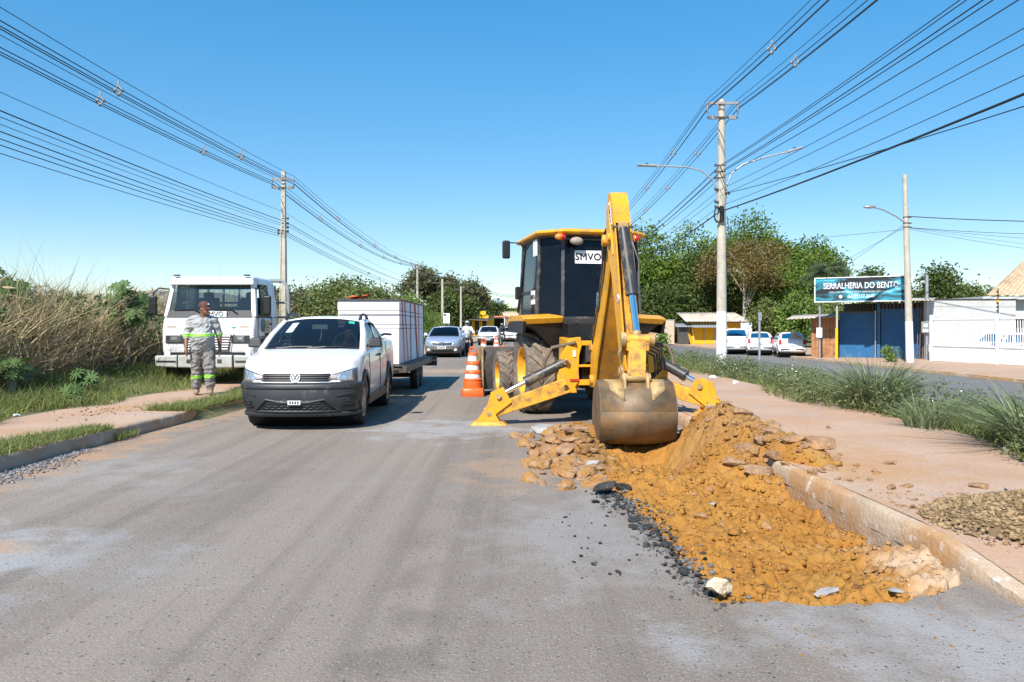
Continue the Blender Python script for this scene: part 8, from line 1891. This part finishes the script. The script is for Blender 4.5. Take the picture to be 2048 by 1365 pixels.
def plain_cone(label, x, y):
    t = thing('traffic_cone', label, 'traffic cone', (x, y, 0.0), 0.1, 'orange traffic cones along the road works')
    MB().box((0, 0, 0.02), (0.38, 0.38, 0.04)).build('base', mt['orange'], t); MB().lathe([(0.15, 0.04), (0.03, 0.74), (0.01, 0.75)], lambda a, b, h: (a, b, h), 20).build('body', mt['orange'], t, smooth=50)
    MB().lathe([(0.118, 0.25), (0.088, 0.42)], lambda a, b, h: (a, b, h), 20).build('reflective_band', mt['reflect'], t, smooth=50)
plain_cone('plain slim orange cone standing right of the far tiered cones', -0.33, 31.0)
# ---- motorcycle riders
def biker(lm, lp, x, y, shirtm):
    b = thing('motorcycle', lm, 'motorcycle', (x, y, 0), 0, 'motorcycles on the road')
    for yy in (0.0, 1.28):
        w_ = MB().lathe([(0.24, -0.04), (0.30, -0.045), (0.31, 0), (0.30, 0.045), (0.24, 0.04)], lambda a, c, h: (h, a, c), 22, True).build('wheel', mt['rubber'], b, smooth=50); w_.location = (0, yy, 0.31)
        for k in range(5): a = k * 1.2566; MB().bar((0, 0, 0), (0, math.cos(a) * 0.26, math.sin(a) * 0.26), 0.03, 0.02, up=(1, 0, 0)).build('spoke', mt['rim'], w_)
    for s in (-1, 1): MB().cyl((s * 0.08, 0.0, 0.31), (s * 0.09, 0.28, 0.95), 0.025, n=8).build('fork', mt['steel'], b)
    MB().box((0, 0.65, 0.45), (0.25, 0.5, 0.35)).build('engine', mt['steel'], b, bevel=0.04); MB().ball((0, 0.52, 0.86), (0.14, 0.26, 0.13)).build('fuel_tank', mt['red_lens'], b, smooth=60)
    MB().box((0, 1.0, 0.84), (0.26, 0.6, 0.1)).build('saddle', mt['black'], b, bevel=0.04); MB().ball((0, 0.14, 0.90), (0.1, 0.08, 0.1)).build('headlamp', mt['lamp_glass'], b, smooth=60)
    MB().tube([(-0.36, 0.42, 1.05), (-0.15, 0.28, 1.02), (0.15, 0.28, 1.02), (0.36, 0.42, 1.05)], 0.016, 6).build('handlebar', mt['steel'], b)
    p_ = thing('person', lp, 'person', (x, y, 0), 0)
    hip = Vector((0, 0.95, 0.95)); ch = Vector((0, 0.82, 1.32))
    sk = [(hip, ch, 0.14, 0.15), (ch, Vector((0, 0.78, 1.5)), 0.08, 0.06), ((0, 0.75, 1.60), (0.08, 0.1, 0.11))]
    cl_ = [(hip, ch, 0.165, 0.175), (ch + Vector((-0.12, 0, 0.06)), ch + Vector((0.12, 0, 0.06)), 0.09, 0.09)]; jn = []
    for s in (-1, 1):
        e = Vector((s * 0.33, 0.72, 1.10)); h = Vector((s * 0.33, 0.43, 1.07)); kn = Vector((s * 0.24, 0.55, 0.72)); ft = Vector((s * 0.22, 0.72, 0.33))
        sk += [(ch + Vector((s * 0.18, 0, 0.06)), e, 0.05, 0.042), (e, h, 0.04, 0.032), (hip, kn, 0.08, 0.06), (kn, ft, 0.055, 0.045), (ft, ft + Vector((0, -0.16, -0.02)), 0.045, 0.04)]
        for k in range(4): sk.append((h + Vector((s * (-0.03 + 0.02 * k), -0.02, 0.01)), h + Vector((s * (-0.03 + 0.02 * k), -0.05, -0.03)), 0.011, 0.01))
        cl_.append((ch + Vector((s * 0.18, 0, 0.06)), e, 0.07, 0.06)); jn += [(hip + Vector((s * 0.08, 0, 0)), kn, 0.10, 0.08), (kn, ft, 0.078, 0.062)]
    fuse('body', sk, SKIN, p_, 0.018, 2); fuse('jacket', cl_, shirtm, p_, 0.02, 2); fuse('trousers', jn, mt['interior'], p_, 0.02, 2)
    fuse('helmet', [((0, 0.76, 1.62), (0.13, 0.15, 0.14))], mt['galv'], p_, 0.02, 2); MB().ball((0, 0.63, 1.60), (0.10, 0.05, 0.06)).build('visor', mt['glass_dark'], p_, smooth=60)
biker('motorcycle ridden just behind the silver hatchback', 'motorcyclist in white shirt and helmet behind the silver car', -2.30, 39.5, mt['paper'])
biker('distant motorcycle between the far white vehicles', 'distant motorcyclist in dark jacket between the white vehicles', -0.85, 66, mt['interior'])
